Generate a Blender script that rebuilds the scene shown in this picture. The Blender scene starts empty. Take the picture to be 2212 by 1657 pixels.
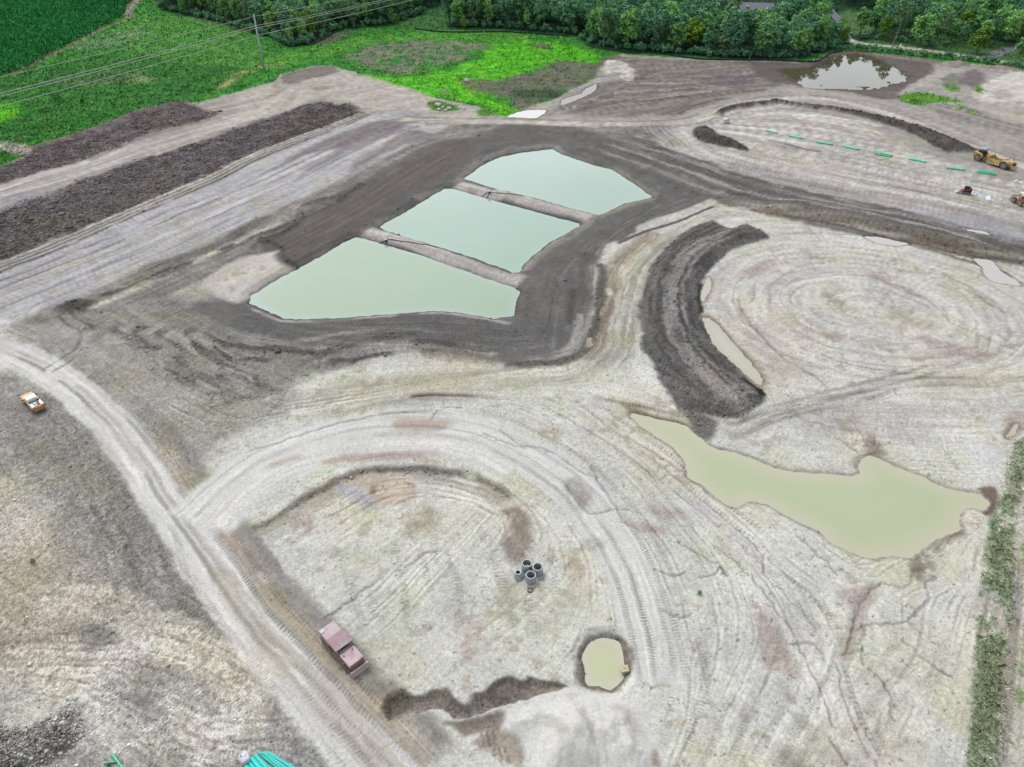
import bpy, bmesh, math, random
import numpy as np
from mathutils import Vector, Matrix

# ------------------------------------------------------------------ camera, sky, sun, exposure
S = bpy.context.scene
COL = S.collection
H = 75.0                                   # drone height above the site (m)
PITCH = math.radians(36.0)
F = 1533.0                                 # focal length on a 2211 px wide picture
CU, CV = 1105.5, 828.5
cam = bpy.data.cameras.new('camera'); cam_ob = bpy.data.objects.new('camera', cam); COL.objects.link(cam_ob)
cam.sensor_width = 36.0; cam.lens = F / 2211.0 * 36.0
cam.clip_start = 0.5; cam.clip_end = 9000
cam_ob.location = (0, 0, H); cam_ob.rotation_euler = (math.pi / 2 - PITCH, 0, 0)
S.camera = cam_ob

SUN_EL, SUN_AZ = math.radians(52), math.radians(-35)      # azimuth measured from +Y towards +X
world = bpy.data.worlds.new('World'); S.world = world; world.use_nodes = True
nt = world.node_tree; nt.nodes.clear()
wo = nt.nodes.new('ShaderNodeOutputWorld'); bg = nt.nodes.new('ShaderNodeBackground')
sky = nt.nodes.new('ShaderNodeTexSky'); sky.sky_type = 'NISHITA'; sky.sun_disc = False
sky.sun_elevation = SUN_EL; sky.sun_rotation = SUN_AZ; sky.air_density = 1.0; sky.dust_density = 3.0
hs = nt.nodes.new('ShaderNodeHueSaturation'); hs.inputs['Saturation'].default_value = 0.22
hs.inputs['Value'].default_value = 1.85
tcw = nt.nodes.new('ShaderNodeTexCoord'); mpw = nt.nodes.new('ShaderNodeMapping')
mpw.inputs['Scale'].default_value = (1, 1, 2.6)
nzw = nt.nodes.new('ShaderNodeTexNoise'); nzw.inputs['Scale'].default_value = 2.3; nzw.inputs['Detail'].default_value = 6
rpw = nt.nodes.new('ShaderNodeMapRange'); rpw.inputs['From Min'].default_value = 0.3; rpw.inputs['From Max'].default_value = 0.7
rpw.inputs['To Min'].default_value = 0.72; rpw.inputs['To Max'].default_value = 1.25
mxw = nt.nodes.new('ShaderNodeMix'); mxw.data_type = 'RGBA'; mxw.blend_type = 'MULTIPLY'; mxw.inputs['Factor'].default_value = 1
L = nt.links.new
L(sky.outputs[0], hs.inputs['Color']); L(tcw.outputs['Generated'], mpw.inputs[0]); L(mpw.outputs[0], nzw.inputs[0])
L(nzw.outputs[0], rpw.inputs[0]); L(hs.outputs[0], mxw.inputs[6]); L(rpw.outputs[0], mxw.inputs[7])
L(mxw.outputs[2], bg.inputs[0]); bg.inputs[1].default_value = 0.12; L(bg.outputs[0], wo.inputs[0])

sl = bpy.data.lights.new('sun', 'SUN'); sl.energy = .7; sl.angle = math.radians(30); sl.color = (1, 0.985, 0.96)
so = bpy.data.objects.new('sun', sl); COL.objects.link(so)
sd_ = Vector((math.sin(SUN_AZ) * math.cos(SUN_EL), math.cos(SUN_AZ) * math.cos(SUN_EL), math.sin(SUN_EL)))
so.rotation_euler = sd_.to_track_quat('Z', 'Y').to_euler(); so.location = sd_ * 200

S.render.engine = 'CYCLES'
S.view_settings.view_transform = 'Standard'; S.view_settings.look = 'None'
S.view_settings.exposure = 0.38; S.view_settings.gamma = 1.0
KEXP = 1.66                                # picture value / base colour under this light

# ------------------------------------------------------------------ helpers
rng = np.random.default_rng(7); random.seed(7)
cp, sp = math.cos(PITCH), math.sin(PITCH)

def W(u, v, z=0.0):
    """point of the site at height z seen at picture position (u, v) of the 2211 px survey picture"""
    a = (u - CU) / F; b = (v - CV) / F
    dy = cp - b * sp; dz = -sp - b * cp
    t = (z - H) / dz
    return (a * t, dy * t, z)

def WP(pts, z=0.0):
    return np.array([W(u, v, z)[:2] for u, v in pts], dtype=np.float64)

def T(c, r, pts):
    """survey tiles: tile column/row origin and tile position -> survey picture position"""
    ox = (0, 1000, 2000, 2996)[c] * .53979; oy = (0, 750, 1500, 2269)[r] * .53979
    return [(ox + x * .26843, oy + y * .26843) for x, y in pts]

def smooth(pts, n=8, closed=False):
    P = np.asarray(pts, float)
    if len(P) < 3: return P
    Q = np.vstack([P[-1], P, P[0], P[1]]) if closed else np.vstack([2 * P[0] - P[1], P, 2 * P[-1] - P[-2]])
    out = []
    m = len(P) if closed else len(P) - 1
    for i in range(m):
        p0, p1, p2, p3 = Q[i], Q[i + 1], Q[i + 2], Q[i + 3]
        for t in np.linspace(0, 1, n, endpoint=False):
            out.append(.5 * ((2 * p1) + (p2 - p0) * t + (2 * p0 - 5 * p1 + 4 * p2 - p3) * t * t + (3 * p1 - p0 - 3 * p2 + p3) * t ** 3))
    if not closed: out.append(P[-1])
    return np.array(out)

def lin(c):
    c = np.asarray(c, float) / 255.0
    return np.where(c <= .04045, c / 12.92, ((c + .055) / 1.055) ** 2.4)

def alb(c, k=None):
    """base colour of a surface that shows as sRGB c in this light"""
    return tuple(np.clip(lin(c) / (k or KEXP), 0, .85))

def tag(o, label=None, cat=None, group=None, kind=None):
    if label: o['label'] = label
    if cat: o['category'] = cat
    if group: o['group'] = group
    if kind: o['kind'] = kind
    return o

def mesh_ob(name, verts, faces, mat=None, parent=None, smooth_=False):
    me = bpy.data.meshes.new(name); me.from_pydata([tuple(v) for v in verts], [], [tuple(f) for f in faces]); me.update()
    if mat: me.materials.append(mat)
    if smooth_: me.polygons.foreach_set('use_smooth', [True] * len(me.polygons))
    o = bpy.data.objects.new(name, me); COL.objects.link(o)
    if parent: o.parent = parent
    return o

def empty(name, loc=(0, 0, 0), rz=0.0):
    o = bpy.data.objects.new(name, None); COL.objects.link(o); o.empty_display_size = .3
    o.location = loc; o.rotation_euler = (0, 0, rz); return o

def bm_ob(name, bm, mat, parent=None, smooth_=False):
    me = bpy.data.meshes.new(name); bm.to_mesh(me); bm.free()
    if mat: me.materials.append(mat)
    if smooth_: me.polygons.foreach_set('use_smooth', [True] * len(me.polygons))
    o = bpy.data.objects.new(name, me); COL.objects.link(o)
    if parent: o.parent = parent
    return o

def bbox(bm, c, s, rot=None, bev=0.0):
    """a box of size s at c, optionally bevelled, added to bm"""
    r = bmesh.ops.create_cube(bm, size=1.0)
    vs = r['verts']
    bmesh.ops.scale(bm, vec=s, verts=vs)
    if bev > 0:
        es = list({e for v in vs for e in v.link_edges})
        rb = bmesh.ops.bevel(bm, geom=es, offset=bev, segments=2, affect='EDGES', profile=.6)
        vs = list({v for f in rb['faces'] for v in f.verts} | {v for v in vs if v.is_valid})
    if rot: bmesh.ops.rotate(bm, cent=(0, 0, 0), matrix=Matrix.Rotation(rot[1], 3, rot[0]), verts=vs)
    bmesh.ops.translate(bm, vec=c, verts=vs)
    return vs

def bcyl(bm, a, b, r1, r2=None, seg=12, caps=True):
    a = Vector(a); b = Vector(b); d = b - a
    r = bmesh.ops.create_cone(bm, cap_ends=caps, segments=seg, radius1=r1, radius2=r1 if r2 is None else r2, depth=d.length)
    q = d.to_track_quat('Z', 'Y').to_matrix()
    bmesh.ops.rotate(bm, cent=(0, 0, 0), matrix=q, verts=r['verts'])
    bmesh.ops.translate(bm, vec=(a + b) / 2, verts=r['verts'])
    return r['verts']

def bprism(bm, prof, y0, y1, axis='Y'):
    """extrude a closed x-z profile from y0 to y1"""
    n = len(prof)
    a = [bm.verts.new((x, y0, z)) for x, z in prof]; b = [bm.verts.new((x, y1, z)) for x, z in prof]
    bm.faces.new(a); bm.faces.new(b[::-1])
    for i in range(n): bm.faces.new((a[i], b[i], b[(i + 1) % n], a[(i + 1) % n]))
    bmesh.ops.recalc_face_normals(bm, faces=bm.faces[:])

def part(name, mat, parent, *shapes, bevel=0.0, sm=False):
    bm = bmesh.new()
    for s in shapes: s(bm)
    if bevel > 0:
        bmesh.ops.bevel(bm, geom=[e for e in bm.edges if len(e.link_faces) == 2 and e.calc_face_angle(0) > .6], offset=bevel, segments=2, affect='EDGES')
    return bm_ob(name, bm, mat, parent, sm)

def box(c, s, rot=None, bev=0.0): return lambda bm: bbox(bm, c, s, rot, bev)
def cyl(a, b, r1, r2=None, seg=14, caps=True): return lambda bm: bcyl(bm, a, b, r1, r2, seg, caps)
def prism(prof, y0, y1): return lambda bm: bprism(bm, prof, y0, y1)

def tube_mesh(pts, r, seg=6, closed_ends=True):
    P = [Vector(p) for p in pts]; V = []; Fc = []
    for i, p in enumerate(P):
        d = (P[min(i + 1, len(P) - 1)] - P[max(i - 1, 0)]).normalized()
        x = d.orthogonal().normalized() if abs(d.z) > .9 else d.cross(Vector((0, 0, 1))).normalized()
        y = d.cross(x)
        rr = r[i] if hasattr(r, '__len__') else r
        for k in range(seg):
            a = 2 * math.pi * k / seg; V.append(p + (x * math.cos(a) + y * math.sin(a)) * rr)
    for i in range(len(P) - 1):
        for k in range(seg):
            Fc.append((i * seg + k, i * seg + (k + 1) % seg, (i + 1) * seg + (k + 1) % seg, (i + 1) * seg + k))
    if closed_ends:
        Fc.append(tuple(range(seg))[::-1]); Fc.append(tuple(range((len(P) - 1) * seg, len(P) * seg)))
    return V, Fc

def mat(name, rgb, rough=.7, metal=0.0, var=.12, scale=4.0, dirt=None, dirt_amt=0.0, bump=0.0, spec=.4, objvar=0.0):
    """painted / plain surface with procedural colour variation and dirt"""
    m = bpy.data.materials.new(name); m.use_nodes = True; t = m.node_tree; n = t.nodes; l = t.links.new
    b = n['Principled BSDF']; b.inputs['Roughness'].default_value = rough; b.inputs['Metallic'].default_value = metal
    b.inputs['Specular IOR Level'].default_value = spec
    tc = n.new('ShaderNodeTexCoord'); nz = n.new('ShaderNodeTexNoise'); nz.inputs['Scale'].default_value = scale; nz.inputs['Detail'].default_value = 6
    l(tc.outputs['Object'], nz.inputs[0])
    mr = n.new('ShaderNodeMapRange'); mr.inputs[1].default_value = .3; mr.inputs[2].default_value = .7
    mr.inputs[3].default_value = 1 - var; mr.inputs[4].default_value = 1 + var
    l(nz.outputs[0], mr.inputs[0])
    mx = n.new('ShaderNodeMix'); mx.data_type = 'RGBA'; mx.blend_type = 'MULTIPLY'; mx.inputs[0].default_value = 1
    mx.inputs[6].default_value = (*rgb, 1); l(mr.outputs[0], mx.inputs[7])
    last = mx.outputs[2]
    if dirt is not None:
        nz2 = n.new('ShaderNodeTexNoise'); nz2.inputs['Scale'].default_value = scale * .45; nz2.inputs['Detail'].default_value = 8
        nz2.inputs['Roughness'].default_value = .65; l(tc.outputs['Object'], nz2.inputs[0])
        m2 = n.new('ShaderNodeMapRange'); m2.inputs[1].default_value = .62 - dirt_amt * .35; m2.inputs[2].default_value = .72 - dirt_amt * .2
        l(nz2.outputs[0], m2.inputs[0])
        mx2 = n.new('ShaderNodeMix'); mx2.data_type = 'RGBA'; l(m2.outputs[0], mx2.inputs[0]); l(last, mx2.inputs[6])
        mx2.inputs[7].default_value = (*dirt, 1); last = mx2.outputs[2]
    if objvar > 0:
        oi = n.new('ShaderNodeObjectInfo'); h = n.new('ShaderNodeHueSaturation')
        m3 = n.new('ShaderNodeMapRange'); m3.inputs[3].default_value = 1 - objvar; m3.inputs[4].default_value = 1 + objvar
        l(oi.outputs['Random'], m3.inputs[0]); l(m3.outputs[0], h.inputs['Value']); l(last, h.inputs['Color']); last = h.outputs[0]
    l(last, b.inputs['Base Color'])
    if bump > 0:
        bp = n.new('ShaderNodeBump'); bp.inputs['Strength'].default_value = bump; bp.inputs['Distance'].default_value = .03
        l(nz.outputs[0], bp.inputs['Height']); l(bp.outputs[0], b.inputs['Normal'])
    return m

# ------------------------------------------------------------------ noise
_tab = rng.random((512, 512)).astype(np.float32)
def vnoise(x, y):
    xi = np.floor(x); yi = np.floor(y); fx = (x - xi).astype(np.float32); fy = (y - yi).astype(np.float32)
    xi = xi.astype(np.int32) & 511; yi = yi.astype(np.int32) & 511; x1 = (xi + 1) & 511; y1 = (yi + 1) & 511
    fx = fx * fx * (3 - 2 * fx); fy = fy * fy * (3 - 2 * fy)
    a = _tab[yi, xi]; b = _tab[yi, x1]; c = _tab[y1, xi]; d = _tab[y1, x1]
    return a + (b - a) * fx + (c - a) * fy + (a - b - c + d) * fx * fy
def fbm(x, y, oct=4, gain=.5):
    s = 0; a = 1.0; t = 0
    for i in range(oct):
        s = s + a * vnoise(x + 17.3 * i, y - 9.1 * i); t += a; a *= gain
        x, y = (x * .8 - y * .6) * 2.03, (x * .6 + y * .8) * 2.03
    return s / t
def sstep(a, b, x):
    t = np.clip((x - a) / (b - a), 0, 1); return t * t * (3 - 2 * t)

# ------------------------------------------------------------------ the ground sheet
NXI, NYI = 1080, 830
depth_of = lambda y: y * cp + H * sp
s_in = np.linspace(-1.13, 1.13, NXI)
s_out = 1.13 + np.geomspace(.01, 11, 26)
sx = np.concatenate([-s_out[::-1], s_in, s_out])
vrow = np.linspace(1770, -70, NYI)
y_in = np.array([W(CU, v)[1] for v in vrow])
y_far = y_in[-1] + np.geomspace(12, 5200, 26)
y_near = y_in[0] - np.geomspace(1, 1500, 18)[::-1]
yy = np.concatenate([y_near, y_in, y_far])
hw = 1105.5 / F * np.maximum(depth_of(np.maximum(yy, 20)), 60)
X2 = sx[None, :] * hw[:, None]; Y2 = np.repeat(yy[:, None], len(sx), 1)
NR, NC = X2.shape
GX = X2.ravel().astype(np.float32); GY = Y2.ravel().astype(np.float32); N = GX.size
C = np.empty((N, 3), np.float32); HZ = np.zeros(N, np.float32)
TA = np.full(N, .10, np.float32)           # streak strength
NA = np.full(N, .07, np.float32)           # grain strength
CL = np.zeros(N, np.float32)               # clods per area
SOIL = np.ones(N, np.float32)              # 1 bare soil, 0 vegetation
CRK = np.zeros(N, np.float32)              # rills / drying cracks
GRS = np.zeros(N, np.float32)

n_big = fbm(GX / 14, GY / 14, 4); n_mid = fbm(GX / 3.7 + 40, GY / 3.7, 4); n_sm = fbm(GX / .9 + 7, GY / .9, 3)
wx1 = (fbm(GX / 5 + 3, GY / 5, 3) - .5) * 2; wy1 = (fbm(GX / 5 + 80, GY / 5 + 33, 3) - .5) * 2
wx2 = (fbm(GX / 1.1 + 3, GY / 1.1, 2) - .5) * 2; wy2 = (fbm(GX / 1.1 + 60, GY / 1.1, 2) - .5) * 2

def near(P, m):
    x0, y0 = P.min(0) - m; x1, y1 = P.max(0) + m
    return np.nonzero((GX > x0) & (GX < x1) & (GY > y0) & (GY < y1))[0]

def sdpoly(P, x, y):
    d = np.full(x.shape, 1e9, np.float32); ins = np.zeros(x.shape, bool)
    n = len(P)
    for i in range(n):
        ax, ay = P[i]; bx, by = P[(i + 1) % n]
        ex, ey = bx - ax, by - ay; L2 = ex * ex + ey * ey + 1e-9
        px, py = x - ax, y - ay
        t = np.clip((px * ex + py * ey) / L2, 0, 1)
        d = np.minimum(d, (px - ex * t) ** 2 + (py - ey * t) ** 2)
        if ay != by:
            c = ((ay > y) != (by > y)) & (x < ex * (y - ay) / (by - ay) + ax); ins ^= c
    d = np.sqrt(d); return np.where(ins, -d, d)

def sdline(P, x, y):
    """distance to a polyline, arc length of the foot point, signed side distance"""
    d = np.full(x.shape, 1e9, np.float32); s = np.zeros(x.shape, np.float32); sg = np.zeros(x.shape, np.float32)
    acc = 0.0
    for i in range(len(P) - 1):
        ax, ay = P[i]; bx, by = P[i + 1]; ex, ey = bx - ax, by - ay; Ln = math.hypot(ex, ey) + 1e-9
        px, py = x - ax, y - ay
        t = np.clip((px * ex + py * ey) / (Ln * Ln), 0, 1)
        dd = (px - ex * t) ** 2 + (py - ey * t) ** 2
        m = dd < d
        d = np.where(m, dd, d); s = np.where(m, acc + t * Ln, s)
        sg = np.where(m, np.sign(ex * py - ey * px), sg); acc += Ln
    d = np.sqrt(d); return d, s, d * sg, acc

flows = []
def ds(c):
    c = np.asarray(c, np.float32); return c * .66 + c.mean() * .34 if (c[0] > c[1] >= c[2] and c[0] > 90) else c
def mixc(i, col, a):
    col = ds(col)
    a = a[:, None].astype(np.float32); C[i] = C[i] * (1 - a) + np.asarray(col, np.float32) * a

def zone(pts, col, feather=1.0, alpha=1.0, warp=1.0, closed_smooth=True, var=0.0, ta=None, na=None, cl=None, soil=None, crk=None, grs=None, h=None, hf=2.0, z=0.0, patch=None):
    """a patch of ground of its own material: colour, streaks, grain, clods, height h within hf of its rim"""
    P = WP(pts, z); P = smooth(P, 5, True) if closed_smooth else P
    i = near(P, feather + warp * 2 + (hf if h else 0))
    if not len(i): return
    s = sdpoly(P, GX[i] + warp * (wx1[i] + .35 * wx2[i]), GY[i] + warp * (wy1[i] + .35 * wy2[i]))
    a = 1 - sstep(-feather, feather, s)
    if patch is not None:
        q_ = n_mid[i] * .5 + n_sm[i] * .3 + n_big[i] * .2
        a = a * sstep(patch + .02, patch + .16, q_) * np.clip(.35 + 1.2 * n_sm[i], 0, 1)
    al = a * alpha
    if var: 
        cc = ds(col)[None] * (1 + var * ((n_mid[i] - .5) * 2)[:, None])
        C[i] = C[i] * (1 - al[:, None]) + cc * al[:, None]
    else: mixc(i, col, al)
    for arr, v in ((TA, ta), (NA, na), (CL, cl), (SOIL, soil), (CRK, crk), (GRS, grs)):
        if v is not None: arr[i] = arr[i] * (1 - a) + v * a
    if h: HZ[i] += h * (1 - sstep(-hf, .3, s))
    return

def band(pts, w, col, alpha=1.0, feather=.5, warp=.4, streak=0.0, sf=.35, sl=12.0, flow=True, h=0.0, ta=None, na=None, cl=None, soil=None, ends=1.5, off=0.0, seed=0, patch=None, z=0.0, crk=None):
    """a strip of half width w along a line; streak adds ruts that follow it"""
    P = smooth(WP(pts, z), 6)
    if flow: flows.append(P)
    i = near(P, (7 if callable(w) else w) + feather + warp * 2 + abs(off))
    if not len(i): return
    d, s, sd, Ln = sdline(P, GX[i] + warp * (wx1[i] + .4 * wx2[i]), GY[i] + warp * (wy1[i] + .4 * wy2[i]))
    sd = sd - off; d = np.abs(sd) if off else d
    ww = w(s / Ln) if callable(w) else w
    a = 1 - sstep(ww - feather, ww + feather, d)
    if ends: a = a * sstep(-.2, ends, s) * sstep(-.2, ends, Ln - s)
    if patch is not None: a = a * sstep(patch - .1, patch + .1, vnoise(s / 6 + seed * 7.7, sd / 1.2 + seed))
    al = a * alpha
    mixc(i, col, al)
    if streak:
        n = vnoise(sd / sf + seed * 11.3, s / sl + seed * 3.1) * .6 + vnoise(sd / (sf * 2.7) - seed, s / (sl * 2)) * .4
        C[i] *= (1 + streak * 2 * (n - .5) * a)[:, None]
    for arr, v in ((TA, ta), (NA, na), (CL, cl), (SOIL, soil), (CRK, crk)):
        if v is not None: arr[i] = arr[i] * (1 - a) + v * a
    if h: HZ[i] += h * (1 - sstep(0, ww + feather, d)) * sstep(-.2, ends or .1, s) * sstep(-.2, ends or .1, Ln - s)

def tracks(pts, gauge=2.3, w=.42, dark=.13, cleat=.16, per=.62, offs=(0.0,), light=0.0, warp=.25, skip=.35, seed=0, flow=True, depth=.05):
    """a pair of tyre or crawler ruts with the print of the treads"""
    P = smooth(WP(pts), 6)
    if flow: flows.append(P)
    i = near(P, gauge + w + max(abs(o) for o in offs) + 1)
    if not len(i): return
    d, s, sd, Ln = sdline(P, GX[i] + warp * wx1[i], GY[i] + warp * wy1[i])
    g = np.zeros(len(i), np.float32)
    for k, o in enumerate(offs):
        for sgn in (-1, 1):
            q = np.abs(sd - o - sgn * gauge / 2)
            a = (1 - sstep(w * .75, w * 1.25, q)) * sstep(skip - .2, skip + .15, vnoise(s / 7 + seed * 5 + k * 3, k + sgn + seed)) * sstep(0, 2, s) * sstep(0, 2, Ln - s)
            g = np.maximum(g, a)
    ph = np.sin(2 * np.pi * (s / per + np.abs(((sd + gauge * .5) % gauge) - gauge / 2) * .5 + .9 * n_mid[i])) * np.clip(1.9 * n_sm[i] - .25, 0, 1)
    g = g * np.clip(1.5 * n_mid[i] + .15, 0, 1); C[i] *= (1 - g * (dark - light) + g * .9 * cleat * ph)[:, None]
    HZ[i] += g * (-depth + depth * .7 * ph)

def rill(pts, w=.12, dark=.3, depth=.12, jit=.6, seed=1):
    """a thin meandering gully"""
    P = smooth(WP(pts), 10); r = np.random.default_rng(seed)
    P = P + np.cumsum(r.normal(0, jit * .1, P.shape), 0) * .35 + r.normal(0, jit * .10, P.shape)
    i = near(P, 2)
    if not len(i): return
    lw = w + .00045 * GY[i]
    d, s, sd, Ln = sdline(P, GX[i] + .3 * wx2[i], GY[i] + .3 * wy2[i])
    a = 1 - sstep(lw * .5, lw * 1.7, d)
    C[i] *= (1 - a * .48 * dark * (.5 + .8 * vnoise(s / 2.0, s * 0 + seed)))[:, None]
    HZ[i] -= a * depth

# ---- ground colours, as the photograph shows them in this light
PALE = (206, 206, 199); WHITE = (216, 215, 211); GREY = (172, 169, 163); TAN = (190, 179, 163); OLIVE = (186, 183, 166)
DARK = (110, 108, 106); DARK2 = (88, 86, 85); BROWN = (140, 125, 116); PINK = (186, 168, 158); WET = (122, 110, 102)
STONE = (98, 91, 94); BLUE = (180, 179, 182); GREEN = (62, 132, 54); BRIGHT = (94, 184, 50); MIDG = (62, 112, 62); FOREST = (40, 72, 54)
C[:] = PALE

# ---- large fields of the site, far to near
site_edge = (T(0, 0, [(-900, 1480), (0, 1345), (180, 1255), (250, 1195), (400, 1140), (560, 1090), (860, 990), (1100, 890), (1440, 815), (1600, 830), (1760, 780), (2000, 720), (2212, 645)])
             + T(1, 0, [(250, 600), (500, 530), (640, 525), (870, 590), (1100, 650), (1330, 730), (1500, 790), (1800, 855), (1950, 900), (2060, 935)])
             + T(2, 0, [(60, 925), (140, 890), (330, 830), (480, 780), (640, 690), (760, 640), (780, 560), (830, 470), (1000, 440), (1500, 470), (2212, 490)])
             + T(3, 0, [(480, 500), (700, 420), (1000, 440), (1400, 480), (1700, 500), (2212, 570), (3000, 640)]))
far_rim = [(3200, 150), (3200, -160), (-1200, -160), (-1200, 500)]
# greyer, streakier soil in the far half
zone(site_edge + [(2700, 190), (2700, 560), (2211, 580), (2050, 548), (1850, 505), (1640, 458), (1540, 430), (1300, 300), (900, 420), (600, 640), (300, 700), (-400, 760), (-700, 520)],
     (168, 161, 155), feather=3, warp=1.5, ta=.2, na=.06, closed_smooth=False)
# vegetation beyond the works
zone(site_edge + far_rim, GREEN, feather=.8, warp=1.6, soil=0, ta=.03, na=.12, grs=1, closed_smooth=False, var=.12)
zone([(-300, -100), (2900, -100), (2900, 60), (2211, 120), (1850, 92), (1790, 112), (1740, 128), (1620, 130), (1483, 121), (1348, 112), (1273, 100), (1250, 80), (1080, 65), (961, 64), (985, 10), (940, 18), (857, 54), (733, 66), (669, 99), (620, 103), (588, 80), (537, 70), (483, 55), (403, 36), (349, 21), (300, -60)],
     FOREST, feather=3, warp=2, soil=0, na=.15, grs=.3, closed_smooth=False)
# meadow tones
for q, c_, al in ((T(0, 0, [(1000, 150), (1300, 130), (1700, 190), (2000, 300), (2100, 450), (1700, 560), (1200, 480), (1000, 350)]), (84, 142, 66), .7),
               (T(0, 0, [(0, 660), (500, 520), (900, 430), (1500, 500), (2000, 560), (1600, 760), (1000, 900), (400, 1100), (0, 1120)]), (58, 116, 54), .75),
               (T(0, 0, [(600, 390), (900, 260), (1200, 240), (1100, 330), (800, 400)]), (106, 140, 104), .7),
               (T(0, 0, [(-100, 840), (160, 850), (100, 960), (-100, 980)]), (104, 200, 46), .9),
               (T(0, 0, [(420, 630), (1000, 560), (1250, 640), (900, 680), (500, 700)]), (92, 122, 86), .6),
               (T(1, 0, [(60, 480), (350, 400), (900, 300), (1500, 250), (2212, 270), (2212, 420), (1700, 360), (1200, 330), (700, 430), (400, 520), (100, 560)]), (82, 146, 58), .8),
               (T(1, 0, [(880, 600), (1300, 620), (1700, 520), (2212, 360), (2212, 600), (1800, 680), (1500, 780), (1200, 700)]), BRIGHT, .95),
               (T(2, 0, [(-100, 380), (300, 330), (620, 380), (800, 450), (800, 505), (450, 500), (200, 590), (-100, 640)]), (86, 176, 42), .9),
               (T(1, 0, [(1500, 640), (1760, 620), (1950, 780), (2130, 880), (2080, 930), (1800, 830), (1500, 760)]), (92, 182, 40), .85),
               (T(2, 0, [(-60, 860), (120, 860), (150, 900), (40, 930)]), (96, 178, 44), .9),
               ([(930, 20), (985, 8), (965, 62), (880, 62), (860, 56)], (66, 112, 66), .9)):
    zone(q, c_, feather=4, alpha=al, warp=3, var=.12)
# bare patches in the meadow
zone(T(1, 0, [(740, 470), (900, 400), (1100, 350), (1450, 325), (1800, 350), (1960, 390), (1730, 420), (1740, 470), (1500, 520), (1250, 590), (1000, 560), (860, 500)]), (134, 124, 114), feather=3, warp=4, alpha=.92, soil=.7, na=.16, patch=.36, grs=.2)
zone(T(2, 0, [(-350, 640), (0, 640), (300, 560), (480, 495), (770, 520), (790, 610), (640, 690), (500, 770), (330, 830), (150, 890), (80, 790), (-80, 760), (-200, 740)]), (116, 106, 98), feather=2.5, warp=3, alpha=.95, soil=.7, na=.18, grs=.2, patch=.30)
zone(T(2, 0, [(90, 740), (250, 720), (480, 740), (470, 780), (250, 790), (100, 770)]), (58, 84, 58), feather=1.5, warp=2, alpha=.8, soil=.1, grs=.6)
zone(T(2, 0, [(250, 360), (360, 355), (420, 380), (350, 400)]), (120, 104, 96), feather=1.5, warp=2, alpha=.8)
zone(T(0, 0, [(1050, 640), (1150, 620), (1250, 640), (1150, 670)]), (140, 150, 110), feather=2, warp=2, alpha=.7)
zone(T(1, 0, [(520, 350), (620, 290), (720, 260), (860, 250), (760, 300), (600, 360)]), (112, 108, 96), feather=2, warp=1.5, alpha=.85)
zone(T(1, 0, [(1540, 720), (1600, 725), (1590, 745), (1540, 740)]), (150, 135, 125), feather=1, warp=1)
# corn headland, tracks through the meadow
band(T(0, 0, [(60, 610), (350, 470), (560, 370), (800, 240), (960, 180), (1050, 130), (1030, 70), (1110, 5), (1180, -60)]), 2.2, (138, 138, 116), feather=1.2, warp=1.2, soil=.6, flow=False, patch=.25)
band(T(0, 0, [(1010, 130), (1030, 60), (1110, 0)]), 4, (150, 142, 124), feather=1.5, warp=1, soil=.6, flow=False)
band(T(0, 0, [(-200, 1140), (60, 1180), (240, 1235)]), 3.6, (176, 168, 150), feather=1.5, warp=1, soil=1, streak=.15)
band(T(0, 0, [(1520, 140), (1700, 180), (1900, 220), (2010, 260)]), 1.6, (112, 118, 84), feather=1.5, warp=1.5, soil=.4, flow=False)
band(T(0, 0, [(1760, 720), (1860, 650), (1930, 590), (2120, 540), (2300, 515)]), 2.4, (142, 150, 104), feather=2, warp=1.6, soil=.4, flow=False, patch=.3)
band(T(1, 0, [(880, 600), (1200, 600), (1500, 560)]), 1.6, (110, 150, 74), feather=2, flow=False)
# gravel road behind the hedge, its drive and lawns beyond
zone([(1850, 100), (1980, 60), (2130, 90), (2300, 118), (2300, 160), (2130, 130), (1960, 112)], (72, 108, 66), feather=3, warp=2, soil=0, grs=.4)
zone([(1668, 22), (1690, 6), (1770, 4), (1765, 26), (1700, 36)], (78, 118, 70), feather=3, warp=2, soil=0)
zone([(1800, 40), (1830, 22), (1890, 40), (1880, 70), (1810, 72)], (84, 118, 72), feather=3, warp=2, soil=0)
band([(1795, 60), (1830, 86), (1880, 97), (1960, 104), (2060, 118), (2130, 129), (2260, 146), (2400, 160)], 3.4, (196, 190, 172), feather=.8, warp=.6, soil=1, flow=False)
band([(2128, 130), (2150, 117), (2172, 108), (2240, 96)], 3.2, (128, 128, 134), feather=.5, warp=.3, flow=False)

# ---- west side: stone windrows and haul strips
left_dir = T(0, 0, [(-900, 1750), (0, 1400), (700, 1180), (1280, 980), (1750, 830), (2400, 640)])
zone(T(0, 0, [(-900, 1560), (0, 1345), (190, 1250), (280, 1195), (560, 1090), (860, 990), (1100, 890), (1440, 815), (1560, 850), (1700, 880), (1760, 915), (1500, 1000), (1280, 1050), (1080, 1120), (700, 1290), (400, 1370), (0, 1480), (-900, 1760)]),
     (104, 97, 99), feather=2.2, warp=2.2, cl=.8, na=.24, ta=.12, var=.12, h=.15, hf=3)
band(T(0, 0, [(230, 1215), (560, 1110), (860, 1015), (1100, 915), (1440, 835)]), 2.6, (118, 106, 102), feather=1.2, warp=.8, cl=.2, h=.7, ta=.05)
band(T(0, 0, [(240, 1235), (430, 1180), (700, 1110)]), 1.2, (92, 84, 80), feather=1, warp=.8)
W1 = T(0, 0, [(-900, 1830), (0, 1545), (300, 1450), (700, 1340), (1100, 1200), (1500, 1080), (1900, 960), (2212, 850)]) + T(1, 0, [(350, 720), (700, 690)])
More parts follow.
